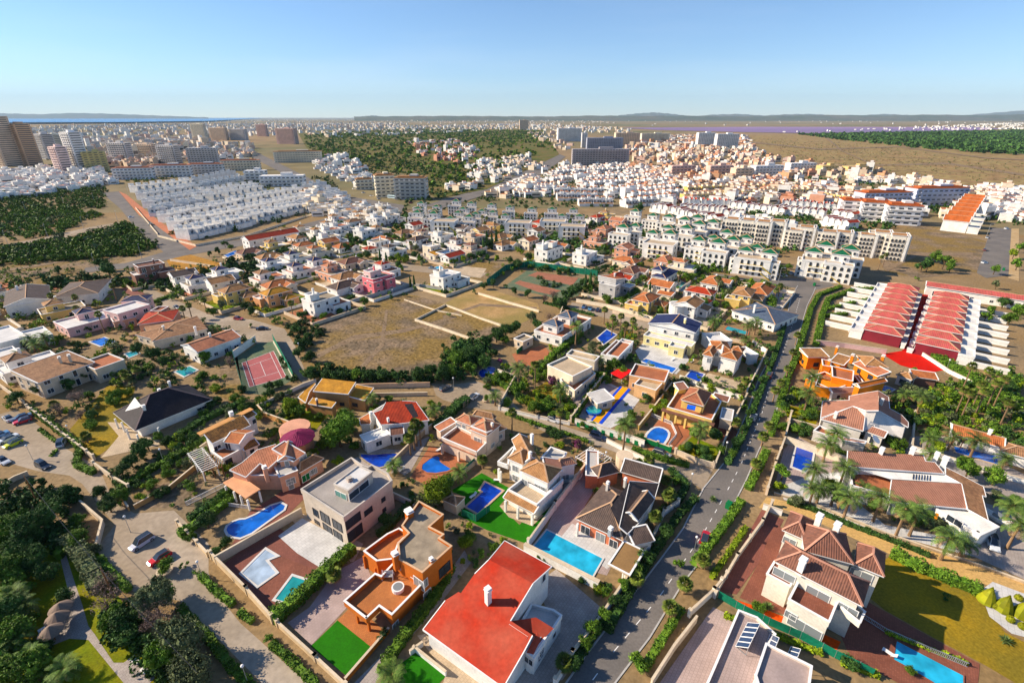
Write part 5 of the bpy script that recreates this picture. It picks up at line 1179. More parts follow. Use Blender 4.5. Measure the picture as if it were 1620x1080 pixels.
# yellow villa with blue awning
O(1010, 590, 7.2)
h = House('yellow villa with red-brown hips, white parapets and a bright blue awning', (620, 300), tile=T_PINKB, wall=YE, short='the villa with the blue awning', style='wn')
h.block((485, 300), (745, 375), (560, 150), 6.0, 'hip', rh=1.8, ov=.6, win=None, tile=tiles('rust_tiles', (.36, .14, .08), (.26, .10, .06)))
h.fpoly([(330, 385), (460, 190), (560, 160), (840, 240), (940, 325), (835, 530)], 3.3, .7, deck=DTC, win=None)
h.rb.beam(W((265, 410), 3.1), W((865, 590), 3.1), 1.6, .2, T_BR); h.block((460, 190), (620, 120) if 0 else (570, 170), (520, 120), 5.0, 'sh0', rh=.8, win=None) ; h.block((840, 280), (1020, 330), (860, 240), 3.2, 'sh0', rh=.6, tile=T_BR, win=None)
h.wb.prism([tuple(W(q, 5.0)[:2]) for q in ((490, 330), (740, 395), (780, 300), (560, 260))], 3.3, 5.9, YE)
h.block((930, 520), (1060, 550), (960, 400), 2.8, 'flat', par=.2, deck=GY, wall=BE, win=None)
for q in ((285, 440), (310, 520) if 0 else (430, 480), (540, 520), (680, 580), (820, 610)): h.post(q, 2.9, .5, YE, False)
h.done(); t = thing('awning', W((600, 390), 4.6), 'awning', 'bright blue awning over the yellow villa terrace'); b = MB(); a, c_ = W((550, 395), 4.9), W((645, 415), 4.9); b.face([a, c_, c_ + Vector((.3, .5, .8)), a + Vector((.3, .5, .8))], plain('blue_canvas', (.01, .12, .6))); b.face([a - UP * .35, c_ - UP * .35, c_, a], MC['blue_canvas']); b.build('canvas', t)
pool([(80, 760), (110, 690), (180, 630), (260, 625), (340, 670), (330, 740), (260, 835)], 'b', DWH, sm=1, cw=.6, label='bright blue oval pool with white rim below the yellow villa', short='the white-rimmed oval pool')
O(0, 0, 1); fence([(1030, 658), (1062, 672), (1070, 690), (1057, 706)], 1.0, TRIM, solid=False, label='white balustrade around the oval pool terrace'); wall([(1010, 680), (1030, 655), (1062, 612)], 1.6, plain('mustard_wall', (.52, .36, .14)), label='mustard wall left of the oval pool villa'); wall([(1020, 700), (1060, 715)], 1.5, GRN, label='green panel fence below the oval pool', piers=3, cap=BE)
wall([(1075, 600), (1105, 612), (1170, 632)], 1.6, WH, label='white wall between the awning villa and the pool garden behind'); wall([(1068, 718), (1100, 732), (1128, 740)], 1.4, BE, label='beige wall with piers at the street corner below the yellow villa', piers=4); wall([(1130, 740), (1150, 690), (1180, 630)], 1.4, BE, label='beige wall along the main road beside the yellow villa', piers=6)
# white villa orange roof
O(1080, 500, 9)
h = House('white villa with orange-brown hip roofs and a walled car port', (600, 520), tile=tiles('rust_orange_tiles', (.40, .15, .06), (.28, .10, .04)), wall=WH, short='the white villa with the car port', style='wb')
h.block((525, 570), (775, 635), (680, 480), 5.6, 'hip', rh=1.3, win=None); h.block((280, 545), (430, 580), (440, 440), 5.4, 'hip', rh=1.3, win=None); h.block((440, 480), (700, 500), (560, 360), 5.8, 'hip', rh=1.3); h.block((680, 480), (850, 520), (740, 430), 5.6, 'hip', rh=1.2)
h.block((440, 400), (700, 380), (480, 260), 3.4, 'flat', par=.8, deck=DWH, win=None); h.block((780, 470), (960, 580), (830, 420), 3.0, 'flat', par=.6, deck=DWH, win=None); h.wb.prism([tuple(W(q, 5)[:2]) for q in ((440, 500), (560, 530), (580, 450), (450, 440))], 0, 6.0, WH)
for q in ((300, 600), (530, 660), (750, 690)): h.post(q, 3, .45, WH, False)
h.win((480, 540), 3.6, (510, 545), 1.2, 1.2); h.win((380, 630), 1, (400, 640), 1.4, 1.6); h.win((870, 620), 1.0, (905, 640), 1.8, 2.0, 'bs'); h.chim((565, 480), 6.4, 1.2, .5); h.done()
pool([(40, 880), (120, 780), (300, 830), (235, 950)], 'd', DWH, label='deep blue square pool below the white villa with the car port', short='the deep blue square pool', sm=0); t = pool([(600, 195), (640, 145), (930, 225), (920, 275)], 't', DTC, label='turquoise rectangular pool with a terracotta rim by the slate roof', short='the turquoise rectangular pool')
car((1010, 640), (1040, 560), (.55, .6, .7), 'hatch', label='white car parked in the blue-shadowed car port'); O(0, 0, 1)
wall([(1190, 545), (1212, 560), (1180, 625)], 1.8, WH, label='white wall of the car port beside the main road'); wall([(1100, 528), (1135, 535), (1195, 548)], 1.2, BE, label='cream wall below the turquoise pool')
# orange complex
O(1260, 530, 6.75)
h = House('bright orange cubist villa with stepped terraces and tan tiled roofs', (520, 330), tile=T_TAN, wall=OR2, short='the bright orange villa', style='dn'); h.wall = plain('orange_render', (.62, .22, .05))
h.block((125, 235), (355, 235), (140, 158), 4.6, 'sh0', rh=.7); h.block((360, 275), (510, 320), (400, 200), 5.0, 'sh0', rh=.6); h.block((280, 330), (365, 345), (290, 270), 4.4, 'flat', par=.3, deck=OR)
h.fpoly([(380, 330), (610, 380), (600, 490), (385, 440)], 4.4, .6, deck=DTC, win=None); h.block((600, 520), (680, 560), (640, 340), 7.0, 'gbc', rh=.7, tile=OR, win=None); h.block((735, 325), (990, 350), (800, 230), 7.0, 'hip', rh=1.4)
h.block((600, 300), (870, 440), (640, 240), 6.2, 'sh0', rh=.9, tile=T_PK); h.fpoly([(240, 440), (600, 530), (590, 560), (480, 590), (200, 540)], 2.8, .5, deck=OR2, win=None, wall=OR2)
h.rb.beam(W((240, 440), 3.4), W((590, 520), 3.4), 1.2, .3, T_OLD); h.block((100, 470), (380, 600), (170, 350), 2.6, 'flat', par=.5, deck=DTC, win=None)
h.block((745, 600), (790, 605), (790, 450), 3.4, 'flat', par=.2, deck=OR); h.block((1060, 420), (1235, 480), (1080, 370), 3.2, 'hip', rh=1.1, wall=WH); h.block((1240, 440), (1520, 480), (1250, 390), 3.0, 'sh0', rh=.7, wall=BRK, tile=T_OR, win=None)
h.win((640, 490), 4.2, (650, 495), .8, 1.2); h.win((385, 560), 1, (400, 565), .8, 1); h.chim((590, 260), 6.4, 1.4, .8); h.chim((915, 270), 7, 1.4, .8); h.chim((345, 310), 4.8, 1.2, .7); h.chim((425, 170), 4.8, 1.4, .7); h.done()
pool([(900, 560), (960, 550), (1040, 580), (1000, 605), (910, 600)], 'd', label='small dark blue pool in the shadow of the orange villa')
# ================================================================ houses of the middle distance
def gv(p, blocks, wall, tile, ang=52, label=None, phrase=None, short=None, z=3.0, chim=1, plot=True, style='wn', cat='villa', name='villa'):
    """p: pixel of the roof's middle at height z; blocks (dx, dy, width, depth, eave, roof, rise[, tile, wall])"""
    c = W(p, z); ca, sa = math.cos(math.radians(ang)), math.sin(math.radians(ang))
    h = House(label, p, wall=wall, tile=tile, style=style, cat=cat, name=name, short=short); h.root.location = (c.x, c.y, 0); h.root['_o'] = (c.x, c.y, 0.0)
    if phrase: reg(h.root, phrase); h.root['group'] = phrase.replace('villa', 'villas').replace('house', 'houses')
    far = c.length > 240; best = None
    for b in blocks:
        dx, dy, w_, d_, ez, rf, rh = b[:7]
        T = lambda x, y: Vector((c.x + x * ca - y * sa, c.y + x * sa + y * ca, ez))
        r = [T(dx - w_ / 2, dy - d_ / 2), T(dx + w_ / 2, dy - d_ / 2), T(dx + w_ / 2, dy + d_ / 2), T(dx - w_ / 2, dy + d_ / 2)]
        h.block(None, None, None, ez, rf, rh=rh, ov=.45, par=.5 if rf == 'flat' else 0, world=r, tile=b[7] if len(b) > 7 else tile, wall=b[8] if len(b) > 8 else wall, deck=b[7] if len(b) > 7 and rf == 'flat' else R.choice((DTC, DWH, DGY)), win='auto' if h.nw < (10 if far else 22) else None)
        if best is None or ez > best[1]: best = (T(dx + w_ * .2, dy), ez)
    if chim: h.ch.append((best[0], 2.0, .7, wall))
    h.done(); q = h.root.location; T = lambda x, y: (q.x + x * ca - y * sa, q.y + x * sa + y * ca)
    if plot:
        G('garden', R.choice((DSD, LAWN, STP, DTC, SAND)), None, R.uniform(1.1, 1.4), world=[T(*p) for p in ((-11, -11), (12, -11), (12, 9), (-11, 9))])
        P = [PX((*T(*p), 0)) for p in ((-12, 9), (-12, -12), (13, -12), (13, 9))]; gwall(P, 1.3, R.choice((WH, CR, BE)), phrase='garden wall')
        for _ in range(5 if not far else 3):
            x, y = T(R.uniform(-11, 12), R.choice((-10.5, -9, 8, 8.6)) + R.uniform(-.5, .5)); r_ = R.uniform(.9, 1.9)
            if free(x, y): tree(PX((x, y, r_)), r_, h=r_, m=R.choice((L_G, L_D, L_G, L_Y, L_O)))
    return h
NV = [(0, 0, 14, 9.5, 3.2, 'flat', 0), (-2, .5, 6.5, 6.5, 6.2, 'hip', 1.3)]; HL_ = [(0, 0, 12, 8, 5.6, 'hip', 1.7), (3, -5, 7, 6, 3.2, 'hip', 1.3), (-5, 3, 5, 6, 3.4, 'flat', 0)]
BG = [(0, 0, 14, 9, 3.4, 'hip', 2.0), (3, -5, 6, 5, 3.2, 'gbc', 1.2)]; FL = [(0, 0, 12, 9, 5.8, 'flat', 0), (5, -4, 8, 7, 3.1, 'flat', 0), (-3, 1, 4, 4, 8.0, 'flat', 0)]; GB = [(0, 0, 11, 9, 5.6, 'gab', 1.8), (4, -5, 7, 5, 3.2, 'sh0', .9)]
O(0, 0, 1)
for x, y in ((317, 447), (356, 433), (433, 419), (474, 427), (468, 408), (505, 418)): gv((x, y), NV, WH, T_NAVY, phrase='white villa with navy pyramid roof')
L1 = 'in the upper middle streets'
MV = [((372, 462), HL_, YE, T_TAN, 'yellow villa with several small tan hip roofs', 'the yellow hipped villa'), ((437, 466), HL_, plain('peach_paint', (.60, .32, .18)), T_YO, 'peach villa with an ochre hip roof above the round street end', 'the peach villa'),
 ((508, 478), FL, WH, T_TAN, 'white modern cubic villa with a glass balustrade left of the dry field', 'the white cubic villa'), ((548, 434), BG, WH, T_TAN, 'low bungalow with a broad tan hip roof beside the pink house', None),
 ((598, 385), [(0, 0, 10, 8, 5.4, 'flat', 0), (-8, -2, 8, 7, 3, 'hip', 1.2), (8, -3, 9, 9, 3.2, 'flat', 0)], WH, T_RED, 'sprawling white villa with red terraces and a curved front', 'the curved white villa'), ((545, 387), BG, WH, T_OR, 'orange-roofed bungalow far up the middle street', None),
 ((716, 401), [(0, 0, 14, 8, 3.4, 'gab', 1.5, T_RED), (2, 6, 12, 7, 3.6, 'flat', 0, SOL)], WH, T_RED, 'white arcaded villa with a red roof and blue solar roof', 'the arcaded red-roofed villa'), ((683, 394), [(0, 0, 8, 7, 6, 'flat', 0), (-2, -7, 11, 6, 3.3, 'sh0', 1, T_YO)], CR, T_YO, 'cream villa with a flat ochre roof and a square upper room', None),
 ((705, 440), FL, WH, T_OR, 'white villa with small orange roofs at the corner of the dry field', 'the white corner villa'), ((640, 366), BG, BE, T_OLD, 'long beige-roofed house with a red porch', None), ((700, 376), FL, WH, T_TAN, 'low white house with domed roof vents', None), ((752, 378), FL, BE, T_OLD, 'beige flat-topped house beside the tall cypress group', None),
 ((968, 450), [(0, 0, 11, 9, 6.5, 'sh1', 2.2, T_OR), (-6, -2, 5, 8, 6, 'flat', 0), (5, -6, 6, 4, 3, 'flat', 0)], GY, T_OR, 'grey rounded modern villa with one orange sloping roof', 'the grey rounded villa'), ((1022, 476), HL_, YE, T_OR, 'yellow villa with orange loggia roofs and a white garage door', 'the yellow loggia villa'),
 ((1090, 484), GB, WH, T_TAN, 'white two-storey house with tan roof beside the round water tank', 'the white house by the water tank'), ((1052, 432), [(0, 0, 17, 8, 4, 'hip', 1.6), (-3, 2, 7, 6, 6.8, 'hip', 1.4)], WH, T_NAVY, 'long white villa with purple-blue hip roofs and an upper room', 'the long navy-roofed villa'),
 ((1130, 442), BG, WH, T_OR, 'white bungalow with a red-orange hip roof and veranda', None), ((1205, 455), [(0, 0, 17, 9, 3.4, 'hip', 2.0)], WH, T_OR, 'broad orange-roofed bungalow near the top of the main road', 'the broad orange bungalow'),
 ((1000, 425), BG, WH, T_BR, 'brown-roofed white bungalow among trees behind the grey villa', None), ((925, 405), FL, WH, T_TAN, 'tall bright white stepped house above the old courts', 'the bright white stepped house'), ((868, 398), [(0, 0, 16, 9, 6, 'flat', 0), (-4, 2, 5, 5, 8.5, 'flat', 0), (4, 1, 5, 5, 8.5, 'flat', 0)], WH, T_OR, 'bluish white terraced block with arches above the old courts', 'the arched terraced block'),
 ((240, 432), [(0, 0, 11, 9, 8.4, 'flat', 0, T_BR), (5, -4, 8, 7, 5.6, 'hip', 1), (-6, -1, 4, 8, 5, 'flat', 0)], BRK, T_BR, 'brick and white modern villa with projecting brown eaves', 'the brick modern villa'), ((190, 490), BG, LIL, T_RED, 'pink house roof seen behind palms in the left streets', None) if 0 else ((430, 378), [(0, 0, 34, 10, 6.5, 'gab', 2.2)], WH, T_RED, 'terrace of white houses under one long red roof ending in a brick gable', 'the long red terrace roof'),
 ((395, 396), BG, BE, T_BR, 'low brown hip-roofed house with a pool among dark trees', None), ((520, 385), GB, YE, T_OR, 'small orange-roofed house right of the long red terrace', None)]
for p, bl, wl_, tl_, lb, sh_ in MV: gv(p, bl, wl_, tl_, 52 if p[0] > 300 else 48, label=lb, short=sh_, z=4)
# left streets, measured
def MH(fr, label, short, wall, tile, bl, style='wn', flats=(), chims=(), wins=()):
    O(*fr); h = House(label, bl[0][0], wall=wall, tile=tile, short=short, style=style)
    for b in bl: h.block(b[0], b[1], b[2], b[3], b[4], rh=b[5], tile=b[6] if len(b) > 6 else None, wall=b[7] if len(b) > 7 else None, deck=b[6] if len(b) > 6 and b[4] == 'flat' else None)
    for f in flats: h.fpoly(f[0], f[1], .7, deck=f[2])
    for c in chims: h.chim(c[:2], c[2])
    h.done(); O(0, 0, 1)
F1, F2, F4, F5, T4_ = (0, 420, 6), (250, 400, 6), (750, 420, 6), (960, 410, 6), (0, 440, 3)
MH(F1, 'big white gabled villa with dark roof at the left edge', 'the white gabled villa', WH, T_DK, [((30, 395), (480, 320), (230, 225), 5.2, 'gbc', 2.2), ((490, 310), (930, 262), (640, 165), 4.6, 'hip', 1.8)], chims=[(170, 235, 6.5)])
MH(F1, 'long pale pink villa with navy roofs and white roof terraces', 'the long pale pink villa', LIL, T_NAVY, [((640, 610), (1430, 400), (600, 520), 3.2, 'flat', 0, DWH), ((1120, 470), (1420, 380), (1100, 400), 6.0, 'flat', 0, DWH), ((720, 465), (900, 425), (740, 415), 6.0, 'pyr', 1.2), ((1130, 345), (1390, 325), (1220, 290), 6.2, 'hip', 1.2)])
MH(F1, 'salmon villa with a red-brown roof and small porches in the left streets', 'the small salmon villa', PK, T_RED, [((1300, 560), (1640, 520), (1430, 440), 4.4, 'hip', 1.4), ((1080, 545), (1290, 500), (1100, 480), 3.2, 'flat', 0, DTC), ((1430, 440), (1530, 440), (1430, 400), 5.4, 'flat', 0, DTC)])
MH(T4_, 'cream villa with a pale brown hip roof beside the orange-roofed blue-white villa', 'the pale brown hipped villa', CR, T_OLD, [((720, 300), (985, 240), (835, 200), 3.6, 'hip', 1.8), ((640, 268), (740, 292), (800, 215), 3.4, 'hip', 1.2)], chims=[(780, 250, 4.2)])
MH(T4_, 'white villa in blue shade with a terracotta roof above the tennis court', 'the terracotta roof above the court', WH, T_PK, [((935, 352), (1145, 278), (820, 330), 4.6, 'gab', 1.7), ((960, 350), (1140, 290), (960, 320), 2.8, 'flat', 0)], chims=[(1000, 285, 5.6), (930, 255, 5.6)])
MH(T4_, 'long two-storey beige villa with a weathered brown roof at the left', 'the long weathered roof villa', BE, T_OLD, [((180, 498), (450, 398), (75, 448), 5.4, 'sh0', 1.4), ((455, 440), (590, 392), (440, 388), 4.4, 'flat', 0, DTC)], chims=[(335, 390, 6.4), (290, 400, 6.2)])
MH(T4_, 'low white flat-roofed house at the far left edge among palms', None, WH, T_BR, [((-60, 330), (130, 280), (-80, 260), 4.0, 'flat', 0, DWH), ((0, 400), (110, 370), (-20, 350), 2.8, 'flat', 0, DWH), ((130, 300), (250, 270), (140, 250), 3.2, 'flat', 0, DWH)])
MH(F4, 'white villa with two slate-blue pyramid roofs beside the walled plots', 'the twin slate-roofed villa', WH, T_SL, [((660, 545) if 0 else (790, 585), (865, 540), (650, 545), 6.2, 'hip', 1.5), ((915, 503), (995, 452), (795, 465), 6.2, 'hip', 1.5)], flats=[([(572, 612), (800, 470), (870, 440), (1110, 500), (835, 680)], 3.2, DTC)])
MH(F4, 'small brick garden house with white doors on a red terrace', None, BE, T_OLD, [((465, 735), (560, 690), (365, 710), 2.8, 'flat', 0, DGY)])
MH((800, 540, 4.978), 'cream flat-roofed villa with tan roof decks and blue-shaded side wall', 'the cream flat-roofed villa', CR, T_TAN, [((325, 200), (535, 215), (480, 75), 5.2, 'flat', 0, DSD)] if 0 else [((330, 195), (528, 285), (420, 100), 5.2, 'flat', 0, DSD), ((480, 110), (700, 165), (500, 70), 5.0, 'flat', 0, DSD)], flats=[([(430, 300), (545, 385), (705, 250), (600, 190)], 2.6, DTC)])
MH((800, 540, 4.978), 'peach cubic house with terracotta and sand roofs above the striped terrace', 'the peach cubic house', plain('peach_wall', (.66, .42, .24)), T_TAN, [((1015, 345), (1180, 395), (1060, 290), 3.6, 'flat', 0, DSD), ((975, 275), (1250, 330), (1060, 195), 4.2, 'flat', 0, DTC)])
MH((800, 540, 4.978), 'pale pointed garden shed left of the striped terrace', None, BE, T_OLD, [((640, 410), (720, 490), (780, 390), 2.8, 'sh0', .5, GY)])
MH((750, 420, 6), 'low white house with a broad terracotta roof terrace and green side wall', 'the terracotta roof terrace', WH, T_TAN, [((1205, 850), (1365, 890), (1270, 700), 3.0, 'flat', 0, DTC), ((1370, 880), (1510, 730), (1270, 840), 3.1, 'flat', 0, DTC)])
MH(F5, 'large pale yellow villa with a purple-black gable roof, arches and balcony', 'the large pale yellow villa', plain('pale_yellow', (.72, .64, .36)), T_NAVY, [((390, 610), (840, 700), (560, 540), 6.4, 'gbc', 1.9, T_NAVY, WH), ((350, 730), (800, 840), (390, 690), 3.1, 'flat', 0, DWH), ((590, 830), (730, 860), (620, 790), 3.2, 'flat', 0, DWH)], chims=[(740, 610, 7.4)])
MH(F5, 'low villa with broad slate-grey roof beside the main road', 'the slate-grey roof', WH, T_SL, [((1190, 490), (1600, 620), (1400, 400), 3.4, 'hip', 2.4), ((1180, 480), (1330, 540), (1290, 420), 3.0, 'hip', 1.4)], chims=[(1400, 480, 5.4)])
MH((1050, 470, 6), 'white house with an orange terrace and blue-shaded gable wall', None, WH, T_OR, [((300, 200), (400, 240), (420, 100), 5.2, 'flat', 0, DTC), ((120, 120), (300, 160), (170, 20), 6.0, 'gab', 1.4)]) if 0 else None
t = thing('water_tank', W((1070, 499), 5), 'water tank', 'round white water tank behind the large pale yellow villa'); c = W((1070, 500), 0); b = MB(); b.tube([c, c + UP * 5.2, c + UP * 5.5], [3.4, 3.4, 3.7], WH, 20); b.build('tank', t); b = MB(); b.tube([c + UP * 5.5, c + UP * 5.52], [3.0, 3.0], GY, 20); b.build('lid', t)
# pink house, green-roofed blocks, red terraces
h = gv((597, 440), [(0, 0, 11, 8, 7.0, 'flat', 0), (-4, -3, 5, 5, 6.0, 'flat', 0, DTC, ROSE), (3, -4, 5, 4, 5.8, 'flat', 0, DTC, ROSE), (6, 2, 5, 9, 6.2, 'flat', 0, DTC, LIL), (-1, 2, 6, 5, 9.4, 'flat', 0, GY, LIL)], ROSE, T_TAN, 52, label='bright pink cubic house beside the wide dry field', short='the bright pink house', z=6)
# crimson terraces on the right
def unit(blocks, w_, name, extra=None):
    """a house built round the origin, to be copied"""
    t = thing(name, (0, 0, 0), 'terraced house', phrase='local'); H = House.__new__(House); H.root = t; t['_o'] = (0.0, 0.0, 0.0); H.wb = MB(); H.rb = MB(); H.pb = MB(); H.ch = []; H.wall, H.tile, H.trim, H.style, H.far, H.nw, H.wq = w_, T_OR, TRIM, 'wn', True, 0, []; H.rbs = []; H.pbs = []
    for b in blocks:
        dx, dy, w2, d2, ez, rf, rh, tl_, wl_ = b; r = [Vector((dx + x * w2 / 2, dy + y * d2 / 2, ez)) for x, y in ((-1, -1), (1, -1), (1, 1), (-1, 1))]
        H.block(None, None, None, ez, rf, rh=rh, ov=.3, par=.5, world=r, tile=tl_, wall=wl_, deck=tl_ if rf == 'flat' else DWH, win=None)
    if extra: extra(H)
    H.done(); bpy.context.view_layer.update(); kids(t); return t
def put(u, pos, ang, phrase, cat, group, s=1.0, sz=1.0, first=[]):
    o = u if u.name not in first else copy_tree(u); FOOT.append([(pos[0] + a * 5.5, pos[1] + b * 5.5) for a, b in ((-1, -1), (1, -1), (1, 1), (-1, 1))])
    first.append(u.name) if o is u else None
    o.location = pos; o.rotation_euler = (0, 0, ang); o.scale = (s, s, s * sz); o['category'] = cat; o['group'] = group; reg(o, phrase); return o
def exw(lst):
    def f(H):
        for a in lst: fwin(H.root, *a)
    return f
def fwin(par, x, y, z, nx, ny, ww, hh, st='wn'):
    """a window small in the picture: one mesh"""
    k = ('far', round(ww, 1), round(hh, 1), st)
    if k not in WMC:
        m = MB(); m.box((0, .02), ww + .2, .1, -.1, hh + .1, TRIM if st != 'a' else CR); m.face([(-ww / 2, -.05, 0), (ww / 2, -.05, 0), (ww / 2, -.05, hh), (-ww / 2, -.05, hh)], GLS)
        if st == 'a': m.face([(-ww / 2, -.05, hh)] + [(-math.cos(t * .628) * ww / 2, -.06, hh + math.sin(t * .628) * ww / 2) for t in range(1, 5)][::1] + [(ww / 2, -.05, hh)], GLS)
        WMC[k] = m.mesh('window')
    o = new('window', WMC[k], par); o.location = (x, y, z); o.rotation_euler = (0, 0, math.atan2(ny, nx) + math.pi / 2)
CW_ = plain('crimson_wall', (.20, .03, .04))
U1 = unit([(0, .3, 7.2, 12, 4.4, 'hip', 1.5, T_CRIM, CW_), (0, -7.5, 7.0, 4, 3.2, 'flat', 0, DWH, WH), (-3.5, -14, .25, 9, 1.5, 'flat', 0, WH, WH), (2.2, 7.0, 2.0, 1.2, 1.7, 'flat', 0, DWH, WH), (-3.5, 7.0, .25, 1.6, 1.3, 'flat', 0, WH, WH)], WH, 'crimson_terraced_house', exw([(0, -9.95, 1, 0, -1, 1.8, 1.4, 'wn'), (-1.4, 6.1, .3, 0, 1, 1.6, 1.9, 'db')]))
def row(u, pa, pb, n, z, ang, phrase, group, cat='terraced house', s=1.0, jit=0, sz=1.0):
    a, b = W(pa, z), W(pb, z)
    if ang is None: e = b - a; ang = math.atan2(e.y, e.x)
    for i in range(n): q = a + (b - a) * ((i + .0) / max(n - 1, 1)); put(u, (q.x + R.uniform(-jit, jit), q.y + R.uniform(-jit, jit), 0), ang, phrase, cat, group, s, sz * R.uniform(1 - min(jit, 2) * .08, 1 + min(jit, 2) * .08))
row(U1, (1396, 517), (1424, 455), 8, 5, math.radians(232), 'crimson-roofed terraced house with white garden walls', 'crimson terraced houses', s=1.0) if 0 else None
print('ROW', (W((1398, 519), 5) - W((1428, 452), 5)).length / 7, (W((1483, 535), 5) - W((1502, 464), 5)).length / 7); rl = [W(q, 5) for q in ((1398, 519), (1428, 452))]; e = rl[1] - rl[0]; aL = math.atan2(e.y, e.x)
row(U1, (1398, 519), (1428, 452), 8, 5, aL + math.pi, 'crimson-roofed house', 'left row of crimson-roofed houses'); row(U1, (1487, 541), (1507, 466), 8, 5, aL, 'crimson-roofed house', 'right row of crimson-roofed houses')
lm(1400, 480, 'the left crimson row'); lm(1505, 495, 'the right crimson row')
gv((1540, 460), [(0, 0, 34, 8, 4.2, 'gab', 1.3)], WH, T_CRIM, -38, plot=False, label='long red-roofed garage row behind the crimson houses', z=4.2, chim=0) 
T_ORD = tiles('orange_red_tiles', (.48, .14, .05), (.38, .10, .04))
U2 = unit([(0, 0, 7, 12, 6.2, 'gbc', 2.8, T_ORD, WH), (0, -8.5, 6.6, 5, 3.2, 'flat', 0, DWH, WH)], WH, 'orange_roofed_terraced_house', exw([(-1.8, -6.1, 4.0, 0, -1, 1.2, 1.2, 'wn'), (1.8, -6.1, 4.0, 0, -1, 1.2, 1.2, 'wn'), (3.6, 0, 3.8, 1, 0, 1.2, 1.2, 'wn')]))
row(U2, (1513, 350), (1540, 315), 7, 7, None, 'orange-gabled white house', 'orange-roofed terraced houses on the right', s=1.25); lm(1528, 330, 'the orange gable row')
# towers with green pyramids
def tw(H):
    for sx, sy in ((0, -1), (1, 0), (-1, 0)):
        for z in (4.2, 7.2, 10.6) if sy == 0 else (10.0,):
            for o_ in (-1.5, 1.5): fwin(H.root, sx * 3.1 + (o_ if sy else 0), sy * 3.1 + (0 if sy else o_), z, sx, sy, .8, 1.3)
    for x in (-3.2, -1.1, 1.1, 3.2):
        for z in (.6, 3.4, 6.2): fwin(H.root, x, -7.72, z, 0, -1, 1.0, 1.3, 'a')
U3 = unit([(0, 0, 6.2, 6.2, 12.6, 'pyr', 1.9, T_GRN, WH), (0, -5.4, 9.0, 4.6, 8.6, 'flat', 0, DSD, WH)], WH, 'green_roofed_tower', tw)
TWS = [(988, 354), (1007, 350), (1035, 360), (1062, 365), (1059, 353), (1035, 333), (1060, 337), (1007, 328), (1088, 358), (1108, 352), (1130, 347), (1108, 375), (1138, 381), (1132, 367), (1162, 373), (1152, 362), (1183, 367), (1183, 387), (1220, 393), (1290, 391), (1332, 398), (1308, 383), (1347, 390), (1085, 343), (1105, 340), (1200, 380),
 (661, 330), (687, 332), (662, 322), (688, 324), (667, 315), (691, 317), (713, 334), (743, 335), (725, 327), (753, 329), (733, 322), (763, 323), (722, 312), (746, 313), (778, 316), (807, 319), (842, 321), (874, 322), (908, 322), (890, 330), (918, 331), (800, 330), (780, 326)]
for x, y in TWS: put(U3, tuple(W((x, y), 13.6)[:2]) + (0,), math.radians(-32 if x > 950 else -12), 'green-roofed white tower', 'apartment block', 'green-roofed apartment towers', R.uniform(1.2, 1.4) if x > 950 else R.uniform(1.0, 1.2), R.uniform(.66, .8))
lm(1130, 365, 'the right green-roofed group'); lm(720, 325, 'the left green-roofed group'); lm(880, 325, 'the middle green-roofed group'); lm(1320, 390, 'the corner green-roofed blocks')
def stairs(H):
    for z in (3.2, 6.0): r = MB(); r.beam((-4.5, -5.6, z), (4.5, -5.6, z), 1.1, .16, WH); r.build('gallery', H.root); r = MB(); r.beam((-4.6, -6.15, z + .6), (4.6, -6.15, z + .6), .08, .22, YEL); r.build('railing', H.root)
    r = MB(); r.beam((4.5, -5.8, 6), (8.5, -5.8, 3), 1, .2, YEL); r.beam((4.5, -6.6, 3), (8.5, -6.6, .2), 1, .2, YEL); r.build('stairs', H.root)
    for x in (-4, -1.3, 1.3, 4):
        for z in (.8, 3.6, 6.4): fwin(H.root, x, -5.06, z, 0, -1, 1.0, 1.5, 'a'); fwin(H.root, 7.56 * (1 if x > 0 else -1), x % 3 * 2 - 3, z, 1 if x > 0 else -1, 0, 1.1, 1.3)
U4 = unit([(0, 0, 15, 10, 8.8, 'flat', 0, DSD, WH), (0, -.2, 15.6, 10.4, .6, 'flat', 0, DSD, BE)], WH, 'stair_fronted_block', stairs)
for x, y in ((1120, 392), (1192, 408), (1300, 412), (1045, 385), (703, 350), (820, 352), (875, 350), (905, 358)): put(U4, tuple(W((x, y), 8.8)[:2]) + (0,), math.radians(-30 if x > 950 else -10), 'white stair-fronted block', 'apartment block', 'stair-fronted apartment blocks', 1.15, .9)
# long arched apartment building
def arch(H):
    for x in (-5.2, -2.8, -.9, .9, 2.8):
        for z in (.6, 3.5, 6.4, 9.3, 12.2): fwin(H.root, x, -5.74 if abs(x) < 3.7 else -5.04, z, 0, -1, 1.3, 1.2, 'a')
CRW = plain('cream_white', (.80, .74, .64)); U5 = unit([(0, 0, 12.5, 10, 15.2, 'flat', 0, DSD, CRW), (4.8, -.6, 1.2, 10.5, 16.4, 'flat', 0, T_TAN, WH), (0, -4, 7.5, 3.4, 16.6, 'sh0', 1, T_TAN, CRW)], CRW, 'arched_apartment_building', arch)
row(U5, (1158, 345), (1425, 368), 11, 15, None, 'arched cream apartment section', 'sections of the long arched building', 'apartment block', .95, jit=2.6, sz=.88); lm(1290, 360, 'the long arched building')
O(0, 0, 1)
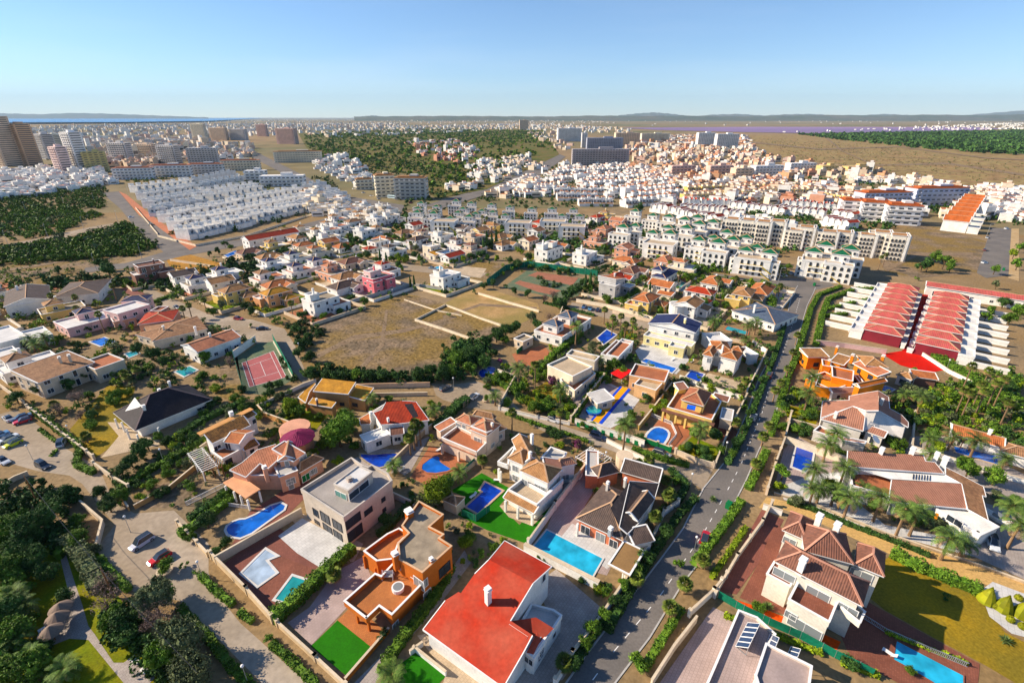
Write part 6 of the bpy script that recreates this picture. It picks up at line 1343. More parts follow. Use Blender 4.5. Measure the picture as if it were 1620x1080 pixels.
# striped terrace props
STB = plain('blue_carpet', (.01, .07, .50)); STY = plain('orange_carpet', (.72, .36, .01)); O(900, 600, 10.8)
G('carpet', STB, [(870, 120), (1060, 172), (560, 768), (370, 698)], 6); G('carpet', STY, [(915, 132), (1010, 160), (505, 750), (405, 712)], 7)
t = thing('paddling_pool', W((420, 540), 0), 'paddling pool', 'round inflatable blue pool at the left end of the striped terrace'); b = MB(); c = W((420, 560), 0); b.tube([c, c + UP * .8], [2.1, 2.2], WB, 20); b.build('rim', t); b = MB(); b.tube([c + UP * .81, c + UP * .83], [1.9, 1.9], WT, 20); b.build('water', t)
O(0, 0, 1); wall([(910, 672), (1000, 700), (1018, 707)], 2.0, WH, label='white street wall with green shutters below the striped terrace'); wall([(903, 668), (935, 625), (955, 600)], 1.8, BE, label='grey wall left of the paddling pool', piers=3)
o = thing('wall_shutters', W((950, 690), 0), 'shutter', 'row of green shutters in the street wall of the striped terrace')
for i in range(8): a = W((915 + i * 13, 673.5 + i * 4.1), .6); b = MB(); b.box((a.x - .05, a.y - .3), 1.0, .12, .5, 1.8, GRN, math.radians(-37)); b.build('shutter', o)
t = thing('red_sunshade', W((983, 588), 2.5), 'sunshade', 'flat bright red sunshade above the striped terrace'); b = MB(); b.prism([tuple(W(q, 2.6)[:2]) for q in ((966, 590), (984, 580), (1000, 586), (983, 599))], 2.5, 2.62, plain('red_canvas', (.65, .02, .02)), None, True); b.build('canvas', t)
for q in ((968, 591), (984, 597), (997, 587)): b = MB(); b.box(W(q, 2.5), .12, .12, 0, 2.5, TRIM); b.build('pole', t)
pool([(1015, 572), (1022, 568), (1070, 583), (1063, 590)], 'b', DWH, label='long bright blue pool on the white paving of the pale yellow villa', short='the pale yellow villa pool'); pool([(945, 535), (960, 522), (975, 530), (955, 545)], 'd', label='dark pool under a blue cover near the terracotta roof terrace')
pool([(755, 590), (770, 580), (785, 582), (780, 592), (765, 600)], 'd', STONE, sm=1, label='small dark blue rounded pool near the wide dry field'); pool([(143, 541), (165, 534), (183, 541), (160, 548)], 'b', label='bright blue pool beside the long pale pink villa'); pool([(277, 588), (300, 580), (312, 586), (292, 596)], 't', label='small turquoise pool below the terracotta roof')
pool([(198, 560), (215, 554), (220, 560), (205, 566)], 't', label='tiny green pool among the bushes of the left gardens'); pool([(1508, 706), (1580, 723), (1578, 735), (1512, 716)], 'b', DSD, label='long blue pool among palms at the right', short='the long palm pool'); pool([(686, 424), (694, 421), (702, 424), (694, 429)], 'l', label='small round light blue pool of the arcaded villa', sm=1)
pool([(355, 404), (372, 397), (378, 400), (360, 407)], 'b', label='small blue pool by the brown hip-roofed house'); pool([(1060, 452), (1075, 444), (1092, 452), (1078, 460)], 't', label='green pool beside the palm behind the yellow loggia villa'); pool([(875, 419), (885, 414), (895, 417), (885, 422)], 'b', label='little blue pool above the old courts')
gv((1545, 688), [(0, 0, 10, 6, 3.0, 'gab', 1.2), (8, -2, 8, 6, 3.0, 'hip', 1.0, T_OLD)], WH, T_OR, -38, label='low pool house with orange tiled roof at the right', z=3, cat='pool house', name='pool_house'); pergola((1510, 690), (1540, 700), (1515, 672), 2.6, 8, WOOD, label='brown pergola left of the right-hand pool house')
gv((1030, 598), [(0, 0, 6, 5, 3.2, 'flat', 0)], BE, T_TAN, 52, label='small beige annex beside the pale yellow villa pool', z=3) if 0 else None
# boundary walls
for pts, h_, m_, pr_, lb in (
 ([(150, 738), (180, 760), (205, 775)], 1.4, BE, 6, 'beige wall with piers below the black-roofed villa'), ([(45, 648), (100, 690), (150, 728)], 1.4, BE, 3.2, 'white pier wall along the upper parking square'), ([(215, 805), (270, 775), (310, 742)], 1.2, plain('orange_cap', (.5, .3, .15)), 0, 'orange-capped wall beside the empty brown plot'),
 ([(205, 808), (190, 785)], 1.2, plain('orange_cap', (.5, .3, .15)), 0, 'short orange wall at the corner of the brown plot'), ([(409, 648), (420, 660), (460, 675)], 1.6, plain('orange_cap', (.5, .3, .15)), 0, 'orange wall behind the purple-roofed tower'), ([(410, 645), (480, 612), (500, 605)], 1.2, WH, 0, 'thin white wall left of the ochre villa'),
 ([(500, 500), (560, 478), (650, 452), (720, 462)], 1.5, GY, 0, 'grey shaded wall along the upper side of the dry field'), ([(657, 508), (700, 522), (765, 545)], 1.0, CR, 0, 'low cream wall round the empty plots'), ([(657, 508), (705, 484)], .8, CR, 0, 'low wall on the left side of the empty plots'), ([(757, 466), (810, 482), (852, 494)], 1.0, CR, 0, 'low cream wall behind the dirt plot'), ([(705, 484), (760, 505), (810, 522)], .8, CR, 0, 'low wall between the empty plots'),
 ([(818, 560), (845, 535), (885, 505), (890, 490)], 1.8, GRN, 0, 'green-topped wall left of the twin slate-roofed villa'), ([(912, 478), (960, 487), (1010, 500), (1070, 520)], 1.6, CR, 0, 'cream wall along the lane beneath the grey rounded villa'), ([(788, 590), (815, 600), (790, 645)], 1.4, WH, 0, 'white wall with arch at the central square'), ([(790, 648), (850, 662), (900, 672)], 1.0, WH, 6, 'low white wall along the side street garden'),
 ([(1220, 800), (1205, 830), (1165, 885), (1130, 945)], 1.3, GY, 5, 'grey wall with white blocks along the promenade beside the red terrace'), ([(1212, 782), (1225, 740), (1240, 700), (1250, 660)], 1.8, BE, 6, 'beige wall with blocks beside the bell-shaped pool'), ([(1225, 782), (1290, 800), (1400, 845), (1560, 900), (1640, 930)], .5, STONE, 0, 'low stone edge along the sandy lane'), ([(1207, 805), (1235, 815)], 1.4, WH, 0, 'white gate wall at the top of the sandy lane'),
 ([(1090, 975), (1128, 940), (1140, 925)], 1.4, WH, 5, 'white wall of the promenade beside the solar-panelled house'), ([(1030, 1085), (1065, 1030), (1100, 985)], 1.6, CR, 0, 'cream wall below the promenade near the solar-panelled house'), ([(1240, 700), (1340, 735)], 2.0, CR, 0, 'arched cream wall above the bell-shaped pool'), ([(1245, 668), (1290, 680)], 1.4, DSD, 0, 'sand wall at the lower end of the palm lawn'),
 ([(948, 985), (985, 930), (1030, 860), (1050, 815), (1072, 800)], 1.6, WH, 5, 'white pier wall between the dark brown villa and the main road'), ([(878, 1085), (905, 1040), (948, 985)], 1.6, WH, 6, 'white pier wall along the driveway of the red roof'), ([(960, 700), (1000, 720), (1030, 735)], 1.2, WH, 0, 'white wall below the side street palms'), ([(310, 720), (330, 705)], 1.4, BE, 0, 'beige wall beside the mottled-roof villa'),
 ([(1290, 545), (1335, 550), (1400, 560)], 1.8, LIL, 0, 'lilac shaded wall above the bright orange villa'), ([(1455, 560), (1500, 590), (1545, 612)], 1.2, WH, 0, 'white wall below the right crimson row'), ([(130, 800), (165, 830), (155, 870)], 1.4, BE, 0, 'wall and fence on the left of the lower parking square'), ([(0, 612), (40, 640)], 1.2, BE, 0, 'low beige wall at the far left of the parking square'),
 ([(0, 775), (25, 760), (45, 752)], 1.2, BE, 0, 'small garden wall under the shadow at the left edge'), ([(640, 475), (690, 492), (730, 500)], .5, CR, 0, 'broken kerb wall above the empty plots'), ([(270, 413), (330, 422), (388, 438)], 1.2, CR, 0, 'cream wall behind the brown plot'), ([(250, 375), (310, 390), (390, 375), (540, 325)], 1.4, CR, 0, 'white wall along the front of the white rows'), ([(215, 330), (250, 372)], 1.2, CR, 0, 'white wall beside the wide grey avenue')):
    wall(pts, h_, m_, label=lb, piers=pr_)
fence([(1135, 945), (1175, 968), (1215, 988), (1265, 1010), (1320, 1040), (1380, 1070)], 1.7, MC['green_netting'], label='dark green hedge netting between the orange paving and the solar house', cat='fence')
fence([(1345, 965), (1400, 1000), (1470, 1030), (1530, 1055)], .9, STEEL, solid=False, label='glass and metal railing between dry lawn and pool terrace')
fence([(940, 645), (985, 660)], .8, TRIM, solid=False, label='white railing near the paddling pool') if 0 else None
# cars
C_ = car
C_((238, 852), (212, 869), (.6, .6, .66), 'van', label='silver-white van parked on the lower square'); C_((268, 876), (238, 895), (.55, .01, .015), 'hatch', label='red car with white bonnet half under the planter tree'); C_((1111, 866), (1102, 858) if 0 else (1119, 841), (.5, .01, .02), 'hatch', label='dark red car driving up the main road')
C_((49, 664), (24, 672), (.55, .01, .03), 'hatch', label='red car on the upper parking square'); C_((48, 658), (22, 666), (.10, .18, .30), 'sedan', label='dark blue car behind the red car'); C_((34, 698), (8, 710), (.6, .62, .02), 'hatch', label='lime yellow car on the upper parking square'); C_((28, 690), (-2, 703), (.65, .68, .72), 'sedan', label='white car beside the lime yellow car'); C_((12, 686), (-16, 697), (.1, .25, .45), 'sedan', label='blue car at the left edge of the upper square')
C_((-8, 724), (20, 738), (.6, .62, .66), 'sedan', label='silver car in the lower left of the upper square'); C_((96, 708), (101, 696), (.65, .66, .7), 'suv', label='pale car half hidden by the pier wall'); C_((744, 634), (757, 624), (.7, .72, .74), 'hatch', label='white car on the small central square'); C_((407, 522), (424, 521), (.02, .03, .05), 'sedan', label='dark car at the round street end'); C_((332, 490), (345, 498), (.7, .72, .75), 'hatch', label='white car in the street below the yellow villa')
C_((1566, 852), (1573, 872), (.65, .68, .72), 'suv', label='white off-road car in the shaded drive at the right'); C_((560, 505), (556, 498), (.02, .05, .2), 'sedan', label='dark blue car beside the pink house') if 0 else C_((556, 465), (570, 462), (.02, .05, .2), 'sedan', label='dark blue car beside the pink house')
for x, y, c in ((922, 490, (.05, .15, .35)), (932, 493, (.1, .3, .5)), (944, 495, (.03, .04, .08))): C_((x, y), (x + 4, y - 7), c, 'sedan', phrase='car parked in the lane', name='parked_car')
for i, (x, y, c) in enumerate(((208, 345, (.7, .7, .72)), (240, 357, (.03, .03, .03)), (1240, 438, (.7, .7, .7)), (1226, 436, (.6, .6, .62)), (1205, 440, (.05, .1, .3)), (1252, 434, (.7, .7, .7)), (1592, 363, (.75, .75, .78)), (1557, 417, (.7, .72, .75)), (560, 300, (.7, .7, .7)), (575, 306, (.6, .6, .6)), (588, 311, (.7, .7, .72)), (600, 316, (.3, .3, .3)), (650, 322, (.4, .05, .03)), (858, 302, (.6, .6, .6)), (945, 382, (.7, .7, .72)))): C_((x - 4, y), (x + 4, y - 1), c, 'hatch', phrase='small parked car')
t = thing('bus', W((621, 314)), 'bus', 'pale blue and white bus at the far junction', ang=-.5); b = MB(); b.box((0, 0), 11, 2.5, .4, 3.1, plain('bus_paint', (.6, .72, .75))); b.build('body', t); b = MB(); b.box((0, 0), 10.4, 2.56, 1.5, 2.4, GLS); b.build('windows', t)
t = thing('boat', W((1577, 826)), 'boat', 'small white motor boat stored behind the long slotted-roof villa', ang=-1.2); b = MB(); loft(b, [(-2.8, .5, 1.3, .5, 1.0), (0, .35, 1.4, .6, 1.15), (1.6, .5, 1.5, .35, .9), (3.0, 1.2, 1.65, .05, .1)], WH); b.build('hull', t); b = MB(); b.box((-.3, 0), 1.4, 1.2, 1.4, 2.0, GLB); b.build('cabin', t)
for x, y, x2, y2, c in ((1188, 668, 1194, 656, (.6, .6, .62)), (1214, 600, 1219, 590, (.4, .05, .04)), (1240, 520, 1243, 511, (.6, .6, .6)), (870, 664, 882, 668, (.6, .6, .62)), (940, 690, 952, 694, (.1, .12, .2)), (1040, 718, 1052, 722, (.55, .5, .45)), (62, 735, 76, 742, (.05, .06, .08)), (20, 668, 8, 660, (.5, .5, .52)), (275, 486, 285, 490, (.3, .3, .32)), (372, 505, 384, 506, (.5, .05, .05)), (700, 618, 708, 614, (.1, .1, .12)), (600, 412, 608, 413, (.5, .5, .5)), (680, 425, 688, 426, (.2, .25, .3)), (1020, 505, 1028, 507, (.6, .6, .6)), (1560, 380, 1562, 374, (.5, .5, .5)), (1556, 400, 1558, 393, (.2, .05, .05)), (280, 385, 285, 380, (.5, .5, .5))): C_((x, y), (x2, y2), c, R.choice(('hatch', 'sedan', 'suv')), phrase='car parked at the kerb')
# planters, lamps, bins
potted((262, 905), label='round planter with a leafy tree on the lower square', r=1.7, pr=1.3, m=L_G); potted((768, 635), label='round planter with bush on the central square', r=1.1); potted((397, 518), label='small round planter at the round street end', r=.8, pr=.8)
for x, y, h_ in ((207, 842, 4), (268, 1001 if 0 else 947, 4) if 0 else (321, 915, 4), (393, 1082, 4), (1098, 872, 3.5), (965, 720, 4) if 0 else (957, 738, 4), (718, 617, 4), (1146, 722, 4), (52, 727, 4), (1092, 770, 3.5), (475, 560, 4), (622, 472, 4), (260, 733, 4), (113, 692, 3.5), (1494, 592, 5)): lamp((x, y), h_)
for x, y in ((13, 387), (76, 375), (133, 363), (187, 352), (42, 336), (103, 328), (150, 320), (204, 308), (225, 410), (153, 427), (1268, 442), (1230, 452), (505, 275), (440, 366), (1560, 375), (460, 345), (388, 380)): lamp((x, y), 9, 'tall steel street lamp', 'arm')
for i, (x, y) in enumerate(((1152, 803), (1288, 452), (1587, 428))): t = thing('recycling_bin', W((x, y)), 'waste bin', ('green recycling bin beside the main road hedge', 'green recycling bin at the top of the main road', 'green recycling bin on the right avenue')[i]); b = MB(); b.box(W((x, y)), 1.3, 1.0, .1, 1.3, GRN, .8); b.build('bin', t); b = MB(); b.box(W((x, y)), 1.35, 1.05, 1.3, 1.5, GRN, .8); b.build('lid', t)
for q, w_, lb in ((((209, 1043), (222, 1052)), 0, 'upper white lounger on the stone terrace'), (((224, 1058), (238, 1068)), 0, 'lower white lounger on the stone terrace')): lounger(q[0], q[1], label=lb)
for i, (x, y) in enumerate(((103, 975), (98, 990), (88, 1012))): t = thing('thatched_parasol', W((x, y), 2), 'parasol', ('upper', 'middle', 'lower')[i] + ' thatched parasol in the shady garden'); c = W((x, y), 0); c.z = 0; b = MB(); b.tube([c + UP * 2.0, c + UP * 2.1, c + UP * 3.1], [1.7, 1.6, .1], plain('thatch', (.20, .15, .12)), 12); b.build('canopy', t); b = MB(); b.tube([c, c + UP * 2.2], .07, WOOD); b.build('pole', t)
t = thing('picnic_table', W((76, 997)), 'table', 'white table under the shade trees of the lower left garden'); b = MB(); c = W((76, 997)); b.box(c, 2, 1, .7, .78, TRIM, .9); b.build('top', t)
for k in (-.8, .8): l = MB(); l.box((c.x + k * .6, c.y + k * .7), .1, .8, 0, .7, TRIM, .9); l.build('leg', t)
t = thing('utility_pole', W((62, 800)), 'utility pole', 'wooden utility pole with wires above the shady left garden'); b = MB(); q = W((62, 800)); b.tube([q, q + UP * 8], [.14, .1], WOOD); b.build('pole', t); b = MB(); e_ = W((180, 945)); f_ = W((330, 1110)); b.tube([q + UP * 7.8, (q + e_) / 2 + UP * 6.6, e_ + UP * 6.8], .035, DK, 4); b.tube([e_ + UP * 6.8, (f_ + e_) / 2 + UP * 6.0, f_ + UP * 6.6], .035, DK, 4); b.build('wire', t)
t = thing('utility_pole', W((181, 945)), 'utility pole', 'wooden utility pole among the trees beside the lower street'); b = MB(); q = W((181, 945)); b.tube([q, q + UP * 7], [.14, .1], WOOD); b.build('pole', t)
# ================================================================ far land, water, hills
O(0, 0, 1)
SEA = water('sea_water', (.015, .20, .50), .3, .0005, .02); LAG = water('salt_lagoon', (.30, .13, .26), .4, .0005, .0)
G('sea', SEA, [(-700, 187.2), (420, 187.2), (330, 193.5), (200, 195.8), (0, 197), (-700, 198)], 1); G('lagoon', LAG, [(985, 202.5), (1200, 201), (1540, 201.5), (1590, 204), (1470, 210.5), (1330, 212), (1180, 209.5), (1040, 206)], 1)
G('field', BRFL, [(1180, 214), (1270, 213), (1350, 222), (1500, 236), (1700, 252), (1700, 300), (1500, 292), (1330, 275), (1230, 248), (1160, 232)], 1)
G('field', two('green_ground', (.10, .11, .04), (.16, .12, .06), .03, fine=.3), [(470, 208), (640, 200), (860, 205), (885, 245), (770, 300), (690, 315), (640, 275), (500, 262)], 1)
G('road', ASPH, [(820, 228), (862, 235), (895, 248), (860, 275), (780, 305), (700, 330), (670, 326), (770, 296), (850, 262), (855, 245)], 2); G('road', ASPH, [(400, 238), (545, 310), (640, 325), (632, 345), (600, 380), (575, 384), (600, 335), (530, 318), (385, 242)], 2)
G('road', ASPH, [(160, 305), (188, 303), (220, 342), (240, 352), (300, 392), (262, 402), (215, 362), (190, 330)], 2.2); G('pavement', PAVR, [(188, 303), (200, 308), (252, 350), (312, 390), (300, 396), (240, 352), (220, 340)], 2.4); G('road', ASPH, [(262, 398), (300, 390), (390, 378), (545, 338), (545, 345), (390, 388), (290, 405), (262, 412), (200, 425), (130, 432), (135, 424), (200, 416)], 2)
G('path', CONC, [(-20, 391), (60, 378), (140, 360), (200, 350), (205, 354), (140, 368), (60, 386), (-20, 400)], 2); G('road', ASPH, [(1545, 432), (1568, 360), (1600, 362), (1595, 436), (1560, 440)], 2); G('pavement', PAVE, [(1600, 362), (1612, 362), (1612, 445), (1595, 440)], 1.6); G('pavement', PAVR, [(-10, 445), (60, 455), (150, 435), (150, 442), (60, 465), (-10, 460)], 2); G('terrace', RDK, [(190, 457), (215, 452), (232, 468), (215, 474)], 3)
def ridge(name, x0, x1, dist, prof, mat, yb=192):
    """far hills: prof is a list of silhouette rows; a solid ridge with a front and a back slope"""
    n = len(prof); b = MB(); fr = []; tp = []; bk = []; sub = 6
    for i in range((n - 1) * sub + 1):
        t = i / ((n - 1) * sub); k = min(int(t * (n - 1)), n - 2); u = t * (n - 1) - k; y = prof[k] * (1 - u) + prof[k + 1] * u + .35 * math.sin(i * 2.1) * (0 < i < (n - 1) * sub)
        x = x0 + (x1 - x0) * t; r = ray((x, y)); kk = dist / r.y; top = Vector((0, 0, CH)) + r * kk; r2 = ray((x, yb)); f = Vector((top.x * .9, dist * .9, 0)); tp.append(top); fr.append(f); bk.append(Vector((top.x * 1.12, dist * 1.12, 0)))
    for i in range(len(tp) - 1):
        b.face([fr[i], fr[i + 1], tp[i + 1], tp[i]], mat); b.face([tp[i], tp[i + 1], bk[i + 1], bk[i]], mat)
    tag(b.build(name), kind='structure')
HM = two('hill_slopes', (.12, .11, .08), (.08, .09, .06), .0008, fine=.004)
O(0, 0, 1); ridge('hills', 560, 1700, 14000, [184.6, 184, 183.5, 184, 184.5, 183, 183.8, 183.2, 184.5, 183, 182, 183, 181.5, 182.5, 181, 181.5], HM)
ridge('mountains', 960, 1110, 26000, [185.5, 182, 179.5, 178, 180, 183, 185.5], HM); ridge('mountains', 1090, 1480, 24000, [185, 181.5, 180.5, 183, 181, 180.5, 183, 182.5, 180.5, 182.5, 184.5], HM); ridge('mountains', 1500, 1720, 26000, [184.5, 180, 175.5, 172, 170], HM); ridge('mountains', 560, 620, 26000, [186, 184, 182.8, 184.5, 186], HM); ridge('mountains', -100, 330, 30000, [181, 180, 179.5, 181, 178.8, 180, 182, 184, 186], HM)
# ---------------------------------------------------------------- far buildings
def far_h(x, yb, yt):
    g = W((x, yb)); r = ray((x, yt)); return CH + r.z * g.y / r.y
def blk(x0, x1, yb, yt, col, label, dep=14, ang=.25, top=None, short=None, cat='apartment block', n=None, bal=True, slab=None):
    g = W(((x0 + x1) / 2, yb)); w_ = (W((x1, yb)) - W((x0, yb))).length; hh = max(far_h((x0 + x1) / 2, yb, yt), 7); m = plain('render_%d_%d_%d' % tuple(int(c * 99) for c in col), col, s=.1)
    t = thing('apartment_block', (g.x, g.y, 0), cat, label, phrase='local', ang=ang); b = MB(); b.box((0, dep / 2), w_, dep, 0, hh, m); b.box((w_ * .1, dep / 2), w_ * .25, dep * .5, hh, hh + 3, m); b.build('wall', t)
    fl = max(2, int(hh / 3.1)); nb = max(1, int(w_ / 9))
    for f in range(fl):
        z = f * hh / fl
        s_ = MB(); s_.box((0, -.1), w_ * .94, .5, z + 1.1, z + 2.1, GLS); s_.box((w_ / 2 - .1, dep / 2), .5, dep * .8, z + 1.0, z + 2.2, GLS)
        for k in range(nb * 2 + 1): s_.box((-w_ / 2 + w_ * k / (nb * 2), -.12), w_ * .2 / nb, .6, z + .3, z + 2.6, m)
        s_.build('window_band', t)
        if bal: s_ = MB(); s_.box((0, -.9), w_ * .9, 1.6, z + .1, z + .95, slab or m); s_.build('balcony', t)
    if top: s_ = MB(); s_.box((0, dep / 2), w_ + .8, dep + .8, hh, hh + .6, top); s_.box((0, dep / 2), w_ * .8, dep * .6, hh + .6, hh + 1.6, top); s_.build('roof', t)
    if short: lm((x0 + x1) / 2, (yb + yt) / 2, short)
    return t
TN, WT_, PKk, GYb, CRm, BKk, ORr = (.64, .51, .40), (.78, .75, .72), (.74, .58, .54), (.56, .53, .51), (.74, .67, .54), (.64, .46, .40), (.70, .55, .42)
for a in ((-22, 22, 263, 184, TN, 'tall tan tower block at the left edge', 26, .5, None, 'the tan tower'), (26, 52, 262, 196, (.56, .38, .26), 'orange-brown stepped tower beside the tan tower', 22, .5), (108, 134, 272, 209, WT_, 'white and pink tall tower block', 16, .5, None, 'the white and pink tower'), (84, 106, 274, 232, PKk, 'pinkish tower with stacked balconies', 14, .5), (58, 84, 252, 212, GYb, 'grey tower crowd behind the pink towers', 20, .5), (78, 100, 250, 213, CRm, 'cream stepped tower behind the pinkish one', 16, .5), (40, 60, 245, 208, GYb, 'narrow grey tower right of the tan tower', 16, .5),
          (142, 170, 272, 240, (.58, .48, .24), 'yellow apartment block beside the white tower', 12, .5), (172, 210, 258, 226, GYb, 'first grey slab block of the left town', 12, .3), (250, 285, 262, 230, GYb, 'second grey slab block of the left town', 12, .3), (303, 345, 262, 234, GYb, 'third grey slab block of the left town', 12, .3), (212, 248, 250, 228, TN, 'brownish slab block between the grey slabs', 12, .3),
          (185, 240, 284, 266, WT_, 'long white block with red caps, left section', 10, .2, T_PK, 'the long low white block'), (240, 300, 280, 262, WT_, 'long white block with red caps, middle section', 10, .2, T_PK), (300, 352, 276, 260, (.6, .6, .6), 'long white block with red caps, right section', 10, .2, T_PK), (354, 410, 270, 254, CRm, 'cream row block beside the brown clearing', 10, .2, T_PK),
          (302, 328, 218, 196, CRm, 'cream towers on the left skyline', 14, .3), (330, 362, 222, 202, ORr, 'orange blocks on the left skyline', 14, .3), (362, 392, 222, 204, GYb, 'grey block on the left skyline', 14, .3), (406, 424, 216, 197, BKk, 'small red-white tower on the skyline', 14, .3), (436, 470, 228, 203, BKk, 'brick red tower with balconies on the skyline', 18, .3, None, 'the brick red tower'), (438, 508, 257, 240, CRm, 'long cream block above the avenue', 14, .25, T_TAN, 'the long cream block'),
          (597, 626, 312, 278, CRm, 'yellow castle-like block, left wing', 14, .35, T_TAN), (626, 674, 316, 282, (.52, .50, .46), 'yellow castle-like block, shaded main wing', 16, -.05, T_TAN, 'the castle-like block'), (565, 590, 300, 284, CRm, 'small cream block left of the castle-like block', 12, .35, T_TAN),  # main wing: its shade is mixed into the greyer wall colour
          (882, 920, 224, 203, WT_, 'white hotel block on the ridge', 18, .2, None, 'the white ridge hotel'), (920, 928, 234, 210, WT_, 'narrow white tower beside the ridge hotel', 8, .2), (928, 985, 236, 218, (.35, .36, .42), 'grey-blue block beside the ridge hotel', 14, .1), (905, 994, 263, 236, (.36, .33, .33), 'wide grey slab block with many balconies', 14, .05, None, 'the wide grey slab'), (972, 1012, 232, 210, ORr, 'orange block behind the grey slab', 14, .2), (1013, 1060, 226, 211, CRm, 'cream row on the ridge', 14, .2), (1102, 1131, 232, 210, WT_, 'left twin white tower near the lagoon', 14, .2, None, 'the twin white towers'), (1131, 1168, 235, 212, WT_, 'right twin white tower near the lagoon', 14, .2), (822, 836, 206, 190, ORr, 'lone orange tower on the central skyline', 14, .2, None, 'the lone orange tower'),
          (1160, 1190, 288, 266, ORr, 'salmon cubic block in the right town', 12, .25), (1120, 1160, 280, 262, BKk, 'brick block in the right town', 12, .25), (1190, 1240, 280, 262, WT_, 'white and blue block in the right town', 12, .25), (1245, 1292, 275, 258, WT_, 'second white and blue block in the right town', 12, .25), (1296, 1330, 276, 262, (.62, .46, .24), 'orange-yellow block in the right town', 12, .25), (1335, 1385, 276, 263, (.62, .46, .24), 'second orange-yellow block in the right town', 12, .25), (1060, 1100, 280, 262, BKk, 'reddish block left in the right town', 12, .25),
          (1330, 1362, 345, 318, WT_, 'white block with red roof, left of three', 16, -.35, T_ORD), (1362, 1402, 350, 321, WT_, 'white block with red roof, middle of three', 16, -.35, T_ORD, 'the red-roofed white blocks'), (1402, 1448, 356, 326, WT_, 'white block with red roof, right of three', 16, -.35, T_ORD), (1360, 1440, 330, 305, (.5, .52, .6), 'long blue-shaded block with red roof, left half', 14, .12, T_ORD), (1440, 1530, 325, 298, (.5, .52, .6), 'long blue-shaded block with red roof, right half', 14, .12, T_ORD, 'the long blue-shaded block'),  # blue-shaded halves: the bluish shade is painted into their wall colour
          (390, 420, 288, 270, WT_, 'white arched block beside the white rows, rear', 12, .1), (415, 480, 295, 278, WT_, 'white arched block beside the white rows, front', 14, .15, None, 'the white arched block')): blk(*a[:6], dep=a[6], ang=-a[7] if a[0] < 600 and a[3] < 233 or a[0] < 120 else a[7], top=a[8] if len(a) > 8 else None, short=a[9] if len(a) > 9 else None)
# rows of small houses, each a copy of one built unit
def wx(H):
    for x in (-1.6, 1.6):
        for z in (.7, 3.6): add_win(H.root, (x, -5.05, z), (0, -1), 1.5, 1.6, 'wn')
    add_win(H.root, (3.05, 0, 3.6), (1, 0), 1.2, 1.2, 'wn')
U6 = unit([(0, 0, 6.2, 10, 5.8, 'flat', 0, DWH, WH), (-1.2, 3, 3.4, 3.6, 8.2, 'flat', 0, DWH, WH), (0, -6.6, 6.0, 3.2, 2.8, 'flat', 0, DWH, WH), (-3.0, -4, .25, 8, 6.8, 'flat', 0, WH, WH)], WH, 'white_row_house', wx)
U7 = unit([(0, 0, 6.4, 9, 5.6, 'flat', 0, DWH, WH), (1.4, 1, 3.4, 4, 8.0, 'pyr', 1.0, T_ORD, WH), (0, -6, 6.2, 4, 2.8, 'sh0', .6, T_TAN, WH)], WH, 'white_turret_house', wx)
U8 = unit([(0, 0, 5.6, 11, 5.4, 'gbc', 1.5, T_RED, WH), (-2.8, 0, .3, 12, 6.2, 'flat', 0, WH, WH), (0, -6.6, 5.4, 3, 2.8, 'flat', 0, DWH, WH)], WH, 'red_gabled_row_house', wx)
U9 = unit([(0, 0, 7, 8, 5.6, 'flat', 0, DTC, YE), (1.2, 1, 3.6, 4, 7.6, 'pyr', .9, T_TAN, CR), (0, -5, 6.5, 3, 3, 'sh0', .6, T_TAN, CR)], CR, 'cream_town_house', wx)
for u, lst, ph, gr in ((U6, [((212, 297), (300, 286), 9), ((302, 285), (366, 272), 8), ((236, 320), (320, 305), 9), ((325, 303), (400, 291), 8), ((262, 341), (360, 322), 10), ((366, 319), (470, 300), 12), ((474, 298), (508, 290), 4), ((292, 366), (380, 347), 9), ((386, 344), (470, 325), 10), ((474, 323), (540, 305), 9), ((252, 331), (310, 318), 6), ((224, 308), (308, 295), 9), ((312, 293), (382, 281), 8), ((250, 331), (250.5, 331), 1), ((316, 312), (410, 296), 9), ((277, 353), (372, 334), 9), ((376, 332), (480, 311), 11), ((484, 310), (525, 300), 5)], 'white flat-roofed row house', 'white row houses on the left'),
                       (U7, [((874, 283), (924, 279), 8), ((934, 281), (982, 277), 8), ((994, 280), (1045, 275), 8), ((815, 296), (870, 294), 9), ((968, 300), (1010, 297), 6), ((1020, 300), (1066, 295), 7), ((920, 316), (962, 316), 5), ((990, 318), (1060, 312), 8), ((874, 272), (924, 269), 7), ((930, 269), (985, 267), 8), ((940, 289), (990, 286), 7), ((1000, 288), (1055, 284), 7), ((880, 300), (950, 300), 9), ((885, 308), (940, 308), 7), ((1000, 309), (1070, 303), 8)], 'white row house with orange turret', 'white turret houses in the middle'),
                       (U8, [((1085, 335), (1136, 343), 8), ((1085, 325), (1145, 330), 8), ((1165, 321), (1240, 330), 9), ((1245, 319), (1318, 324), 8), ((1152, 334), (1172, 336), 3), ((1315, 346), (1345, 352), 4), ((1040, 325), (1078, 330), 5), ((1085, 316), (1150, 318), 8), ((1330, 335), (1350, 338), 3), ((1240, 328), (1300, 334), 7)], 'dark red gabled row house', 'red gabled row houses on the right'),
                       (U9, [((1085, 308), (1140, 306), 7), ((1150, 304), (1210, 303), 8), ((1215, 300), (1300, 300), 10), ((1090, 297), (1160, 294), 8), ((1170, 294), (1240, 292), 8), ((1305, 305), (1340, 312), 5)], 'cream town house with tan turret', 'cream town houses on the right'),
                       (U7, [((740, 262), (790, 256), 6), ((745, 275), (800, 268), 6), ((800, 255), (850, 262), 5), ((560, 262), (590, 282), 4), ((505, 262), (555, 280), 6)], 'distant white row house', 'distant white row houses')):
    for pa, pb, n in lst: row(u, pa, pb, n, 5, None, ph, gr, jit=1.0)
